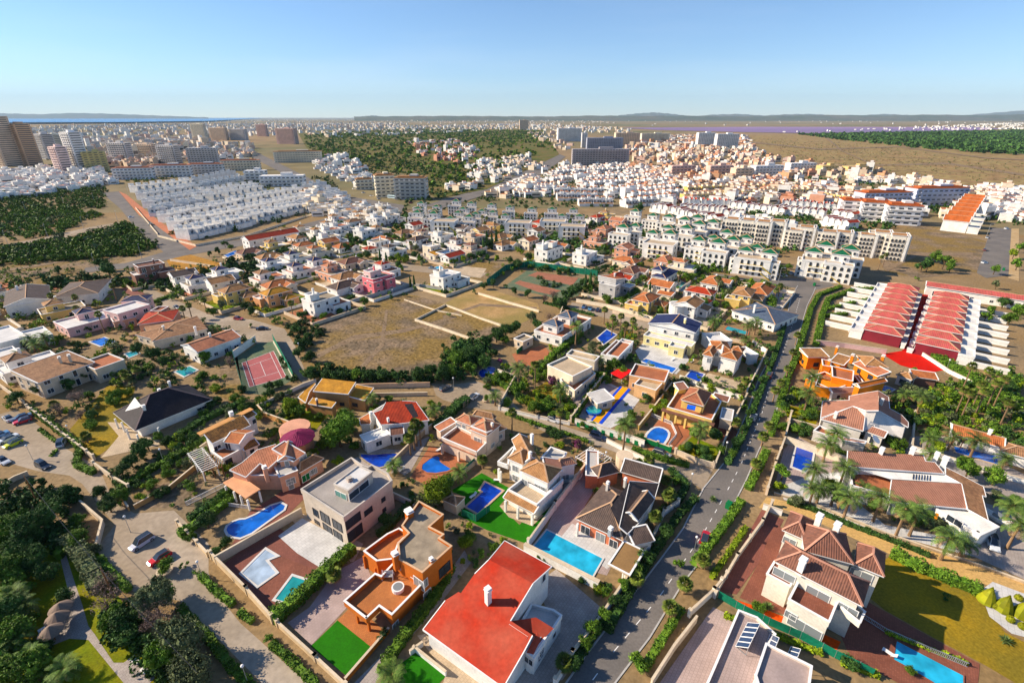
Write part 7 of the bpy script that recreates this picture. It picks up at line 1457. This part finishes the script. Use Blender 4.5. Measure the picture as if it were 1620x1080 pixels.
lm(300, 290, 'the back white rows'); lm(300, 330, 'the middle white rows'); lm(400, 345, 'the front white row'); lm(950, 280, 'the far turret rows'); lm(1000, 305, 'the near turret rows'); lm(1110, 332, 'the left red gables'); lm(1250, 322, 'the right red gables'); lm(1150, 304, 'the cream house rows'); lm(770, 265, 'the middle slope'); lm(575, 348, 'the flat-roofed quarter')
# single small houses of the middle quarter
for i, (x, y) in enumerate([(q.x, q.y) for q in [Vector((*s_, 0)) for s_ in sample([(470, 375), (520, 345), (600, 330), (625, 345), (600, 380), (540, 395)], 22)]]):
    x2, y2 = PX((x, y, 4)); gv((x2, y2), R.choice((FL, FL, NV)), R.choice((WH, WH, CR)), T_TAN, R.choice((48, 56, -35)), phrase='white flat-roofed villa', z=4, plot=False)
# more villas wherever a plot is still empty
VT = ((WH, T_TAN, 'white villa with tan roof'), (WH, T_OLD, 'white villa with old brown roof'), (CR, T_OR, 'cream villa with orange roof'), (YE, T_TAN, 'yellow villa with tan roof'), (WH, T_DK, 'white villa with dark roof'), (PK, T_PK, 'salmon villa with salmon roof'), (WH, T_RED, 'white villa with red roof'), (BE, T_BR, 'beige villa with brown roof'))
for pts, n in (([(-60, 500), (-40, 460), (250, 500), (260, 560), (60, 620), (-40, 600)], 14), ([(270, 455), (480, 400), (640, 420), (560, 465), (440, 520), (330, 500)], 14), ([(420, 395), (480, 350), (640, 345), (960, 372), (960, 395), (760, 402), (640, 425), (470, 430)], 30), ([(940, 400), (1110, 405), (1260, 440), (1240, 500), (1000, 500)], 14), ([(560, 345), (980, 345), (980, 372), (600, 372)], 12), ([(1240, 500), (1215, 640), (1010, 560), (1000, 500)], 6)):
    k_ = 0
    for x, y in sample(pts, n * 14):
        if k_ < n and clear(x, y, 7.6):
            k_ += 1; wl_, tl_, ph_ = R.choice(VT); gv(PX((x, y, 4)), R.choice((HL_, BG, GB, NV)), wl_, tl_, R.choice((48, 52, 56, -38)), phrase=ph_, z=4, plot=clear(x, y, 13))
# distant town: far more houses than anybody could count
def town(name, regions, y_ok=False):
    b = MB()
    for pts, n, hmin, hmax, pal, tops in regions:
        for x, y in sample(pts, n, fr=y_ok):
            w_ = R.uniform(7, 13) * (1 + (y > 1500) * .6); a = R.choice((.2, .25, .9, -.6)); hh = R.uniform(hmin, hmax) * (1 if R.random() < .93 else 1.9); m = R.choice(pal); dd = R.uniform(7, 12)
            b.box((x, y), w_, dd, 0, hh, m, a, R.choice(tops))
            if y < 1300: b.box((x + w_ * .15, y), w_ * .4, dd * .4, hh, hh + 2.2, m, a, R.choice(tops)); ca, sa = math.cos(a), math.sin(a); b.box((x + sa * dd * .5, y - ca * dd * .5), w_ * .8, .4, hh * .35, hh * .6, GLS, a)
    o = b.build(name); tag(o, kind='stuff')
W3 = [WH, WH, WH, CR, DWH]; T3 = [DWH, DWH, T_PK, T_TAN, GY]
RND = [plain('render_warm', (.56, .44, .34)), plain('render_pink', (.58, .42, .35)), WH, CR, BE]
town('distant_town', [([(-60, 205), (200, 198), (480, 196), (640, 196), (640, 204), (480, 212), (300, 225), (60, 225)], 2100, 7, 16, RND + W3 + [GYb and GY], T3), ([(60, 225), (300, 222), (400, 232), (400, 255), (180, 268), (140, 235)], 330, 8, 14, RND + [GY, GY], T3), ([(0, 272), (150, 268), (185, 292), (60, 312), (-60, 322), (-60, 285)], 210, 4, 7, [WH, WH, DWH], [DWH, DWH, WH, T_PK]), ([(150, 262), (180, 270), (410, 248), (400, 238), (200, 255)], 90, 6, 10, RND, [T_PK, T_OR, DWH]),
  ([(480, 212), (640, 200), (820, 196), (1000, 203), (1000, 214), (830, 206), (640, 214), (520, 218)], 900, 6, 11, RND + W3, T3 + [T_OR]), ([(640, 225), (720, 222), (760, 240), (740, 262), (680, 255), (655, 240)], 120, 5, 8, [WH, WH, PK], [T_OR, T_PK, T_RED]), ([(835, 210), (900, 212), (905, 240), (870, 235)], 70, 5, 8, RND, T3 + [T_OR]), ([(490, 245), (560, 255), (600, 290), (570, 300), (500, 262)], 60, 5, 7, [WH], [T_PK, DWH, DWH]), ([(760, 255), (830, 250), (860, 262), (800, 290), (750, 292)], 60, 5, 7, [WH, CR], [T_PK, DWH, T_TAN]),
  ([(1000, 214), (1180, 216), (1200, 240), (1250, 262), (1400, 275), (1420, 292), (1330, 305), (1080, 300), (1000, 270), (990, 235)], 950, 5, 9, RND + [plain('orange_town', (.50, .30, .19)), PK, WH, plain('orange_town', (.5, .3, .19))], [T_OR, T_PK, T_OR, T_BR, DWH]), ([(1340, 290), (1420, 290), (1540, 300), (1500, 296), (1400, 285)], 70, 4, 6, [WH, CR], [T_OR, DWH]), ([(1545, 300), (1625, 305), (1640, 358), (1600, 355), (1560, 340)], 100, 4, 7, [WH, WH, CR], [T_PK, DWH]), ([(1560, 196), (1640, 194), (1640, 205), (1400, 207), (1180, 211), (1300, 208)], 330, 6, 9, [WH], [DWH, T_PK]), ([(900, 188.5), (1620, 188.5), (1620, 199), (1000, 199)], 420, 6, 14, [WH], [DWH]), ([(300, 189.5), (900, 188.5), (1000, 196), (640, 199), (330, 195)], 1100, 8, 16, [WH, CR, BE], [DWH])])
town('distant_town', [([(990, 265), (1200, 285), (1340, 298), (1340, 325), (1000, 325)], 230, 4, 6.5, [WH, WH, CR, PK], [T_OR, T_TAN, T_BR, DWH]), ([(480, 300), (560, 318), (600, 345), (540, 352), (480, 335)], 60, 4, 6.5, [WH, WH, CR], [DWH, T_TAN, DGY]), ([(700, 300), (830, 282), (880, 300), (860, 315), (760, 312)], 60, 4, 7, [WH, WH, CR], [T_OR, DWH, T_TAN]), ([(820, 262), (1000, 262), (1060, 272), (1060, 322), (830, 316)], 150, 4, 6, [WH, WH], [DWH, T_OR, T_TAN]), ([(1100, 380), (1160, 350), (1260, 372), (1200, 392)], 20, 5, 8, [WH, CR], [T_TAN, DWH]), ([(1330, 300), (1530, 300), (1600, 330), (1600, 350), (1545, 345), (1450, 352), (1340, 330)], 80, 4, 6, [WH, CR], [T_OR, T_TAN, DWH])], True)
# ---------------------------------------------------------------- masses of far vegetation
scrub('pine_forest', [(1262, 213), (1700, 206), (1700, 250), (1560, 244), (1440, 234), (1330, 222)], 3800, (5, 10), L_D, 16, .6, ls=.55); scrub('hill_scrub', [(480, 215), (640, 205), (860, 208), (880, 240), (800, 262), (760, 285), (690, 300), (640, 275), (500, 255)], 2600, (3, 8), L_SC, 22, .6, ls=.45)
scrub('roadside_scrub', [(-40, 312), (60, 305), (150, 292), (180, 305), (165, 330), (60, 345), (-40, 350)], 520, (1.8, 4.5), L_SC, 60, .6); scrub('roadside_scrub', [(-40, 345), (90, 330), (165, 340), (120, 358), (90, 372), (-40, 388)], 520, (1.5, 3.6), L_SC, 60, .6); scrub('roadside_scrub', [(-40, 400), (120, 378), (200, 356), (245, 392), (215, 405), (120, 412), (-40, 425)], 780, (1.6, 4.0), L_SC, 60, .65)
scrub('roadside_scrub', [(185, 288), (280, 272), (282, 282), (215, 292)], 60, (1.5, 3.5), L_SC, 50); scrub('roadside_scrub', [(300, 432), (385, 424), (395, 436), (310, 450), (290, 440)], 55, (.8, 1.8), L_SC, 60); scrub('roadside_scrub', [(1100, 330), (1320, 325), (1340, 340), (1290, 352), (1160, 345)], 110, (1.6, 3.6), L_D, 50)
for pts, n in (([(480, 225), (700, 260), (1000, 262), (1400, 290), (1400, 315), (1080, 325), (900, 330), (640, 335), (620, 300)], 2800), ([(420, 375), (640, 340), (960, 345), (1240, 400), (1180, 430), (900, 400), (700, 392), (440, 402)], 800), ([(0, 230), (400, 225), (420, 262), (180, 290), (0, 275)], 420), ([(1380, 330), (1620, 300), (1640, 360), (1480, 345)], 260), ([(1150, 330), (1430, 352), (1380, 395), (1240, 400), (1100, 370)], 260), ([(0, 455), (260, 460), (470, 440), (470, 400), (400, 395), (300, 450), (120, 440)], 260), ([(210, 295), (520, 280), (560, 330), (280, 385)], 420)): scrub('town_greenery', pts, n, (1.5, 3.4), L_D, 30, .85, ls=.35)
for q, n in (([(-40, 312), (170, 300), (165, 330), (-40, 350)], 60), ([(-40, 345), (165, 340), (-40, 388)], 60), ([(-40, 400), (200, 356), (245, 392), (-40, 425)], 130)): scrub('roadside_scrub', q, n, (1.6, 3.8), R.choice((L_O, L_D)), 60, .65)
scrub('dry_weeds', [(490, 545), (560, 485), (640, 468), (700, 485), (740, 535), (715, 570), (640, 598), (500, 585)], 700, (.2, .6), L_DRY, 14); scrub('dry_weeds', [(1190, 222), (1350, 230), (1620, 262), (1620, 290), (1300, 265)], 900, (1, 3.4), L_DRY, 16, .5); scrub('dry_weeds', [(1190, 218), (1350, 226), (1620, 258), (1620, 300), (1300, 272)], 260, (1.2, 3.4), L_D, 18, .5); scrub('dry_weeds', [(0, 402), (150, 398), (190, 415), (60, 448), (0, 450)], 60, (.6, 1.5), L_SC, 20); scrub('dry_weeds', [(215, 780), (265, 745), (310, 740), (300, 795)], 60, (.15, .4), L_O, 16)
# ---------------------------------------------------------------- palms
for s_ in ('1538 579 9 f,1565 587 9 f,1591 600 9 f,1527 618 8 f,1537 622 8 f,1559 619 8 f,1578 606 9 f,1598 638 7 f,1554 608 8 f,1460 627 5 d,1431 624 4 d,1471 694 3 d,1473 718 2.5 d,1546 697 5 d,1591 726 3 d,1508 691 4 d,1337 741 5 d,1345 788 5 d,1395 788 6 d,1434 806 7 d,1454 810 6 d,1503 853 5 d,1527 860 3 d,1290 743 5 d,1310 703 5 d,1325 687 6 d,1287 775 4 d,1299 773 4 d,1286 597 7 d,1280 622 6 d,1613 830 6 d,1602 800 5 d,1322 776 4 d,1366 775 3 d,1109 679 5 d,1165 668 2.5 f,1130 510 5 d,1180 537 2.5 d,1197 510 5 d,1184 514 5 d,1180 602 2 f,1173 613 2 f,1075 432 6 f,1137 440 9 f',
           '820 583 6 d,847 577 9 f,887 617 5 d,810 653 6 f,887 653 7 f,783 627 3 d,990 673 10 d,587 630 4 d,687 650 2.5 d,653 680 6 f,647 693 5 f,663 673 6 f,656 668 7 f,623 737 2 d,727 747 3 d,763 727 2.5 f,970 503 7 f,983 500 7 f,990 513 6 f,1002 507 6 f,957 490 6 f,912 517 8 d,947 570 4 d,1037 817 4 f,1060 780 2.5 f,1057 784 3 f,1036 818 3 f,1008 915 2 f,893 1047 2 f,620 1068 1.6 d,528 908 2 f,1011 734 2 f,1037 746 1.6 f,1055 760 1.6 f,1027 728 1.6 f,1227 617 4 f,1247 583 4 f,1255 557 4 f,1217 673 4 f,1197 733 2.5 f,1236 605 4 f,1262 530 4 f,1113 886 2 f,1084 923 2.4 f,1061 960 2.4 f,1208 690 3 f',
           '44 443 7 f,80 468 8 f,118 470 5 f,120 487 4 f,155 497 8 f,177 452 7 f,252 480 4 f,47 537 5 d,70 533 5 d,73 553 3 f,57 545 5 d,298 483 6 f,288 488 6 f,322 475 6 f,382 433 5 f,460 480 6 f,30 560 4 d,195 590 2.5 f,200 597 2.5 f,215 585 3 f,135 690 2 f,85 640 2 f,5 485 4 f,763 343 8 f,770 345 8 f,767 353 8 f,745 357 5 f,905 342 8 f,917 352 7 f,883 355 6 f,1100 403 5 f,1027 380 7 f,1033 378 7 f,1395 407 7 f,1402 403 7 f,550 372 5 f,575 362 5 f,620 382 4 f,650 385 5 f,430 440 4 f,605 356 5 f,690 352 5 f,625 395 4 f,520 395 4 f,490 400 4 f,338 520 2 d,1215 450 5 f,1228 460 4 f,1235 452 5 f,1148 425 5 f,925 455 3 f,1165 440 4 f,1060 415 4 f,640 372 5 f,28 1010 2 d,20 940 3 d,10 900 3 d,45 1040 2 d,100 1060 2 d,35 960 2.5 d'):
    for e_ in s_.split(','): a = e_.split(); palm((float(a[0]), float(a[1])), float(a[2]), {'f': 'fan', 'd': 'date'}[a[3]], s=1.0 if a[3] == 'f' else (1.15 if float(a[2]) > 4 else .95))
for x, y in ((1590, 1013), (1128, 790), (1010, 1049), (1215, 960)): palm((x, y), .2, 'ros', 1.2)
# ---------------------------------------------------------------- trees and bushes: x y radius kind
KM = {'g': L_G, 'd': L_D, 'y': L_Y, 'o': L_O, 'p': L_P, 'b': L_B}
TL = '''535 678 4.2 g,545 665 3.2 g,520 690 3 g,688 775 3.4 y,700 765 2.6 g,675 790 2.4 o,325 818 2.2 d,262 1000 2.2 o,240 945 3.2 o,255 935 2.4 g,278 1010 3.4 o,262 1030 2.6 g,300 1060 3 o,245 975 2.6 b,160 925 2.4 b,165 950 2.2 b,185 985 2.4 d,172 975 2 g,200 1000 2 d,95 945 1.9 d,60 1045 2.2 g,62 1020 1.6 d,135 880 1.6 o,145 905 1.6 o,150 865 1.4 o,128 845 2 g,120 820 1.8 g,65 815 3.2 d,40 840 3.2 d,15 830 3 g,85 790 2.4 d,105 775 2.4 d,20 870 2.8 d,50 880 2.6 d,5 905 2.8 g,20 915 2.4 g,10 960 2.6 d,30 985 2.4 g,5 1000 2.4 g,20 1050 2.4 g,60 1070 1.8 g,0 850 3 g,75 900 2 d,120 860 1.8 g
218 710 2.3 d,205 725 2 d,190 740 2 d,232 700 2 d,165 640 0.1 g,170 795 2 d,185 785 2 g,160 775 1.8 d,100 560 2 d,125 565 1.8 g,120 628 2.6 b,90 645 2 b,125 655 1.8 b,105 648 1.6 y,137 690 1 y,23 625 2.2 d,60 615 2 d,75 600 2.4 d,95 590 2.2 d,110 605 2 d,130 590 2.2 d,320 563 2.4 g,362 570 2.2 b,240 558 2.6 d,255 570 2 d,230 580 1.8 g,290 583 1.6 g,180 555 1.8 d,170 560 1.6 g,215 548 2.4 d,150 570 2 g,330 640 1.8 d,345 632 1.6 d,352 610 1.4 o,365 620 1.4 d,380 615 1.6 d,395 640 1.8 d,410 630 1.6 g,425 622 1.8 d,300 690 1.2 g,265 695 1.8 d,250 690 1.5 g,228 745 1.2 g,262 738 1.4 g,440 605 1.8 d,425 610 1.6 d,455 640 2.6 y,470 645 2.4 g,490 560 2.2 d,470 520 2 d,475 540 2.2 d,485 530 2 d,480 500 1.8 d,470 555 2 d,490 590 2 d,480 590 1.6 g,500 515 1.2 g
495 585 2.2 d,515 590 2.2 d,535 592 2.4 d,560 590 2.2 g,580 592 2.2 d,605 590 2.4 d,625 592 2 d,660 590 2.6 d,680 585 2.6 d,700 590 2.8 d,715 585 2.6 g,740 560 3.4 d,730 550 3.2 d,755 555 3 d,765 570 2.6 d,720 565 3 g,745 580 2.4 g,800 520 3 d,785 528 2.8 d,815 515 2.6 d,770 535 2.4 d,800 535 2 g,712 556 1.8 y,870 500 2.6 b,860 470 2.4 b,875 465 2.6 b,890 475 2.4 d,885 480 2.2 d,840 500 2.2 o,850 510 2 d,815 458 2 d,835 462 2 d,800 452 1.6 d,905 460 2.6 d,925 445 2.6 d,915 455 2.4 d,935 455 2.2 g,780 445 2.4 d,765 450 2 d,700 460 1.6 g,710 497 1.2 g,930 560 2.4 o,935 545 2.4 o,955 552 2 d,960 470 2.2 g,925 575 1.8 g,850 595 1.5 g,865 640 2 g,845 640 2.2 g,905 640 1.6 g,820 610 2.2 g,800 635 1.8 g,874 603 2 p,822 573 1.4 p,790 570 1.4 p,915 700 1.6 p,880 685 2 d,873 680 1.8 d,970 575 2.4 g,985 585 2 g,960 600 1.6 g,780 605 1 y,750 460 1.6 d,772 610 1.5 g,840 670 1 g,795 590 1 g,810 600 1 g,940 610 1.4 g
1090 435 3 g,1105 425 2.8 d,1070 445 1.8 d,1120 470 3 y,1110 478 2.6 g,1140 450 2.8 o,1155 460 2.8 o,1150 480 2 g,1170 470 2 g,1180 460 2.2 g,1130 480 2 g,1100 475 2.4 g,1095 465 2 d,1180 480 1.6 y,1045 490 2 g,1053 485 1.8 y,1010 445 2.2 d,1025 450 2 d,990 440 2 o,1000 460 1.8 d,1119 601 1.7 g,1136 598 1.2 g,1147 607 1.1 d,1105 596 1.2 g,1165 600 1 g,1150 620 1 g,1130 612 1 g,1440 612 2.4 o,1455 620 2 o,1475 620 1.8 d,1468 640 2.4 y,1490 650 1.8 g,1447 585 1.5 g,1478 685 2 g,1490 705 2 y,1535 738 2.6 g,1577 750 2.4 g,1545 640 1.8 g,1580 640 1.6 d,1600 610 2 d,1610 700 2 d,1240 745 2 g,1235 768 1.4 y,1260 790 1.6 o,1330 790 2 o,1318 765 1.8 y,1600 500 3 g,1612 490 3 g,1590 475 3 d,1605 470 3 d,1570 490 2.4 g,1560 500 2 g,1545 495 1.8 d,1612 415 3.6 g,1605 400 3 y,1615 390 3 g,1470 415 4 d,1495 412 4 g,1480 405 3.6 g,1505 420 3.2 g,1460 420 3 d,1575 425 2.6 g,1578 448 2.4 o,1450 440 1.6 g,1525 335 3 d,1480 300 4 d,1455 335 3 d,1010 328 5 d,1130 420 2.4 g,1175 425 1.6 g,1190 432 1.5 g,1170 445 1.5 g
450 395 3 d,545 390 3 d,560 388 3 g,580 400 2.6 d,570 405 2.4 g,560 415 2 g,530 425 2 d,595 410 2 g,615 400 1.8 d,640 405 2 d,655 400 1.8 d,690 385 2.4 d,720 380 2.4 d,740 375 2.4 d,735 390 2.6 d,760 400 3 d,755 390 2.8 d,770 385 3 d,745 405 2.4 d,700 410 1.6 g,735 415 1.8 g,720 420 1.5 d,625 375 2.4 g,610 372 2.2 d,820 415 3 d,835 405 2.6 d,845 370 2.4 g,865 368 2.4 g,880 365 2 g,900 395 1.8 g,950 400 3 o,955 385 1.8 g,960 365 2.2 g,400 405 2.4 d,420 405 2.4 d,345 395 2.4 d,355 385 2.2 d,365 390 2 g,330 400 2 d,380 410 1.8 g,340 410 1.8 g,170 425 4.2 d,160 415 3.6 d,95 440 2.8 d,90 425 2.4 d,215 450 1.8 g,200 445 2 g,225 460 1.5 g,250 455 1.6 d,270 470 1.8 g,350 480 2.4 o,335 490 2.2 g,395 490 2.2 d,385 483 2 d,415 470 1.4 y,403 462 2 y,265 490 2.2 d,280 470 1.8 d,305 525 1.8 d,345 515 1.6 g,360 520 1.5 d,385 535 1.6 d,225 510 1.6 d,240 500 1.6 g,140 520 1.8 d,90 535 2 g,95 555 1.6 g,40 560 2 d,20 540 2 g,60 520 1.6 g,30 500 1.6 g,50 490 1.6 g,515 425 1.5 g,490 445 1.6 d,500 440 1.4 g,465 440 1.4 g,575 475 2.2 g,570 488 1.6 g,585 465 1.5 d,620 470 1.6 d,640 465 1.6 d,655 455 1.6 g
1032 845 .8 y,948 930 1.2 y,1008 790 1 g,1075 890 1 g,1012 1048 1.6 g,955 980 1.2 d,975 950 1 d,600 1055 1 g,605 1002 1 d,640 955 1 d,735 855 1.6 y,745 845 1.4 g,780 865 1.2 g,760 875 1 g,650 780 1 g,635 765 1 d,590 790 1 d,600 770 1 d,615 775 1 d,290 835 1 g,300 850 1.2 g,345 870 1.2 d,355 855 1.4 d,310 905 .8 g,290 892 .9 g,425 1008 .8 g,322 1002 .1 g,1345 1045 1.4 d,1460 1045 .1 g,1220 1005 .8 y,1200 958 1.2 g,1440 1060 .8 g,1497 942 .9 d,1000 770 1 g,1030 765 1 g,1050 800 .9 g,990 640 .9 d,1000 650 .8 d,1240 655 1.2 g,1250 650 1 y,1280 660 1 g,1265 665 1 g'''
for e_ in TL.replace('\n', ',').split(','):
    a = e_.split(); rr = float(a[2])
    if rr > .15: tree((float(a[0]), float(a[1])), rr, m=KM[a[3]], kind='bare' if a[3] == 'b' else 'tree', h=rr * (1.25 if rr > 1.9 else .85))
for x, y, r_ in ((601, 406, 4), (611, 410, 3.6), (770, 378, 5), (778, 382, 5), (785, 376, 5), (765, 388, 4.6), (655, 445, 3), (649, 447, 3), (926, 450, 4.5), (934, 446, 4.5), (1028, 458, 3.5)): tree((x, y), 1, m=L_D, kind='cypress', h=r_)
for x, y, r_ in ((1131, 686, 1.4), (1090, 705, 1.1), (1115, 711, 1.1), (630, 418, 1.6), (655, 402, 1.8)): tree((x, y), r_, h=r_ + (1.1 if x > 1000 else 0), m=L_D, kind='ball')
for x, y, r_ in ((1565, 940, 1.7), (1592, 953, 1.7), (1622, 962, 1.8), (1640, 985, 1.6)): tree((x, y), r_, h=r_, m=L_LIME, kind='cone')
for x, y in ((1575, 958), (1596, 965), (1599, 979), (1618, 975), (1618, 990), (1612, 945), (1640, 1000)): tree((x, y), .62, h=.5, m=L_LIME, kind='ball')
# hedges: pixel lists with width and height
for pts, w_, h_, m_ in (([(432, 985), (470, 955), (520, 905), (560, 872)], 2.0, 2.2, L_G), ([(610, 1055), (640, 1010), (690, 945), (715, 900)], 1.5, 1.5, L_G), ([(285, 850), (330, 820), (372, 788)], 1.6, 1.4, L_G), ([(318, 912), (345, 940), (370, 958)], 1.0, 1.0, L_G), ([(380, 970), (400, 985)], 1.0, .9, L_G), ([(430, 1020), (465, 1050), (500, 1085)], 1.1, .9, L_G), ([(285, 962), (330, 1010), (370, 1060), (400, 1090)], 1.2, .9, L_G), ([(158, 885), (185, 915), (205, 935)], 1.1, .9, L_G), ([(108, 860), (130, 880), (150, 915), (160, 935)], 2.4, 2.2, L_O), ([(95, 885), (108, 855), (118, 830)], 1.0, 1.5, L_G),
    ([(54, 652), (90, 680), (118, 700), (128, 712), (122, 738), (150, 750)], 1.3, 1.3, L_G), ([(63, 680), (90, 700)], .7, .5, L_G), ([(82, 722), (90, 712)], .6, .5, L_G), ([(1098, 895), (1115, 872), (1140, 840), (1165, 805), (1172, 795)], 1.5, 1.2, L_G), ([(1183, 775), (1200, 742), (1212, 715)], 1.5, 1.2, L_G), ([(1218, 690), (1230, 655)], 1.5, 1.2, L_G), ([(1232, 645), (1245, 600), (1258, 570), (1270, 530), (1282, 490), (1295, 468), (1330, 455)], 1.6, 1.2, L_G), ([(1020, 1058), (1040, 1025), (1062, 990), (1078, 965)], 1.1, .9, L_G), ([(1125, 915), (1150, 880), (1180, 835)], .9, .7, L_Y), ([(960, 1000), (1000, 930), (1045, 860), (1075, 815), (1100, 790)], 1.4, 1.1, L_D), ([(905, 1060), (940, 1000), (960, 975)], 1.4, 1.1, L_D),
    ([(1408, 878), (1450, 900), (1500, 920), (1550, 940)], 1.6, 1.9, L_G), ([(1245, 795), (1290, 808), (1340, 830), (1400, 852), (1470, 880)], 1.0, .8, L_D), ([(1290, 548), (1300, 500), (1310, 475), (1350, 460), (1395, 458)], 1.8, 1.4, L_G), ([(1310, 490), (1360, 478), (1385, 475)], 1.4, 1.4, L_G), ([(1300, 502), (1370, 495)], 1.4, 1.3, L_G), ([(1470, 560), (1500, 580), (1550, 610), (1610, 640)], 3.5, 1.8, L_G), ([(895, 695), (945, 712), (990, 735), (1010, 742)], 1.2, .9, L_G) if 0 else ([(1000, 712), (1050, 728), (1090, 738)], 1.6, 1.0, L_G), ([(800, 655), (850, 672), (905, 690), (930, 700)], 1.0, .7, L_G), ([(905, 668), (935, 622), (960, 592)], 1.2, 1.6, L_G), ([(850, 590), (880, 560), (920, 530)], 1.8, 1.8, L_G),
    ([(705, 655), (740, 632), (720, 640)], 1.5, 1.2, L_D), ([(690, 680), (720, 650), (740, 635)], 2.2, 2.0, L_D), ([(770, 595), (812, 622), (835, 640)], 1.2, 1.4, L_G), ([(855, 805), (880, 770), (905, 735)], 1.2, 1.4, L_G), ([(575, 800), (620, 830), (600, 850)], 1.4, 1.4, L_D), ([(495, 765), (530, 800)], 1.5, 1.2, L_D) if 0 else ([(612, 840), (640, 810), (655, 790)], 1.2, 1.2, L_D), ([(262, 705), (320, 668), (380, 640)], 1.6, 1.4, L_D), ([(190, 775), (240, 745), (300, 712)], 1.6, 1.2, L_G), ([(360, 780), (330, 800), (410, 735), (440, 705)], 1.3, 1.1, L_G) if 0 else ([(300, 825), (350, 790), (385, 760)], 1.3, 1.4, L_D), ([(1145, 975), (1200, 995), (1260, 1020), (1300, 1035)], .8, .7, L_Y), ([(1400, 1000), (1450, 1020), (1530, 1050)], .7, .5, L_Y), ([(1330, 1050), (1390, 1070)], .9, .7, L_Y),
    ([(1060, 745), (1085, 770), (1075, 790), (1050, 810)], 1.4, 1.2, L_D), ([(985, 745), (1030, 775), (1060, 800)], 1.0, .8, L_G) if 0 else ([(1150, 735), (1175, 690), (1195, 640), (1215, 590), (1232, 545), (1245, 500)], 1.3, 1.0, L_D), ([(470, 500), (520, 490), (560, 470)], 1.8, 1.4, L_D), ([(960, 480), (1000, 470), (1010, 465)], 1.4, 1.4, L_G), ([(620, 830), (580, 815)], 1, 1.2, L_D), ([(240, 480), (290, 462), (255, 458)], 1.6, 1.2, L_G), ([(860, 480), (940, 500)], 1.2, 1.0, L_D), ([(0, 560), (60, 545)], 1.6, 1.4, L_D), ([(60, 510), (130, 500), (140, 492)], 1.4, 1.2, L_D)):
    hedge(pts, w_, h_, m_)

for x, y in ((1158, 715), (1166, 698), (1176, 675), (1186, 650), (1195, 622), (1205, 598), (1214, 574), (1222, 550), (1232, 526), (1240, 505), (1056, 838), (1040, 858), (1022, 880), (1006, 900), (990, 922), (972, 946), (956, 968), (938, 995), (925, 1015), (905, 1045)): tree((x, y), R.uniform(1.1, 1.7), h=R.uniform(2.0, 3.0), m=R.choice((L_D, L_D, L_G)), phrase='roadside tree')
for pts, n, r_, m in (([(490, 582), (700, 596), (722, 580), (712, 602), (640, 612), (490, 600)], 90, (1.2, 2.4), L_D), ([(700, 545), (745, 535), (780, 560), (772, 596), (720, 604), (700, 585)], 70, (1.8, 3.2), L_D), ([(445, 520), (500, 505), (512, 530), (480, 560), (492, 600), (450, 606)], 60, (1.1, 2.2), L_D), ([(140, 770), (330, 680), (420, 632), (440, 640), (330, 700), (190, 790)], 90, (.8, 1.6), L_D), ([(0, 780), (110, 765), (150, 850), (100, 870), (0, 900)], 60, (1.4, 2.8), L_D), ([(0, 900), (40, 890), (60, 1080), (0, 1080)], 46, (1.2, 2.4), L_G), ([(150, 900), (330, 1080), (250, 1080), (160, 980)], 50, (1.2, 2.4), L_D), ([(1440, 600), (1620, 590), (1620, 720), (1480, 690)], 120, (.9, 2.2), L_G), ([(780, 600), (900, 570), (920, 690), (800, 650)], 50, (.8, 1.7), L_G), ([(840, 420), (1000, 430), (960, 480), (860, 490)], 70, (1.3, 2.6), L_D), ([(1090, 425), (1240, 440), (1230, 490), (1090, 480)], 80, (1.2, 2.6), L_G), ([(100, 540), (330, 560), (330, 620), (150, 610)], 70, (1, 2), L_D)): scrub('hedgerow', pts, n, r_, m, 260, .8, ls=.13)
for pts, n, r0, r1 in (([(0, 430), (470, 420), (470, 500), (380, 560), (340, 640), (100, 690), (0, 640)], 460, .8, 2.0), ([(330, 640), (500, 615), (700, 640), (640, 760), (480, 740), (300, 830), (200, 790)], 240, .6, 1.6), ([(740, 600), (820, 560), (1000, 500), (1230, 470), (1200, 640), (1120, 740), (860, 660)], 420, .6, 1.7), ([(620, 690), (900, 690), (1090, 760), (950, 960), (600, 900)], 110, .4, 1.1), ([(1230, 620), (1620, 600), (1620, 920), (1240, 790)], 360, .6, 1.8), ([(960, 420), (1250, 420), (1240, 480), (990, 500)], 170, .9, 2.2), ([(440, 360), (960, 360), (980, 430), (760, 440), (480, 430)], 260, 1.0, 2.4)):
    for x, y in sample(pts, n, fr=True):
        r_ = R.uniform(r0, r1); tree(PX((x, y, r_ * .85)), r_, h=r_ * .85, m=R.choice((L_G, L_G, L_D, L_O, L_Y)))
for a in (((690, 715), (700, 709)), ((630, 748), (640, 741)), ((612, 745), (622, 739)), ((915, 760), (920, 752)), ((1000, 872), (994, 880)), ((540, 843), (548, 838)), ((520, 832), (527, 827)), ((1090, 575), (1098, 570)), ((1060, 572), (1068, 567)), ((1245, 742), (1242, 752)), ((1400, 1030), (1412, 1038))): lounger(a[0], a[1], phrase='white sun lounger')
flush_bushes()
# ---------------------------------------------------------------- air
hz = bpy.data.materials.new('haze'); hz.use_nodes = True; n_ = hz.node_tree; n_.nodes.clear(); out = n_.nodes.new('ShaderNodeOutputMaterial'); pv = n_.nodes.new('ShaderNodeVolumePrincipled')
pv.inputs['Color'].default_value = (.58, .80, 1.0, 1); pv.inputs['Density'].default_value = 2.4e-5; pv.inputs['Anisotropy'].default_value = .0; n_.links.new(pv.outputs[0], out.inputs['Volume'])
b = MB(); b.box((0, 17200), 90000, 34800, -1.5, 1300, hz); tag(b.build('haze'), kind='stuff')
flush_labels()
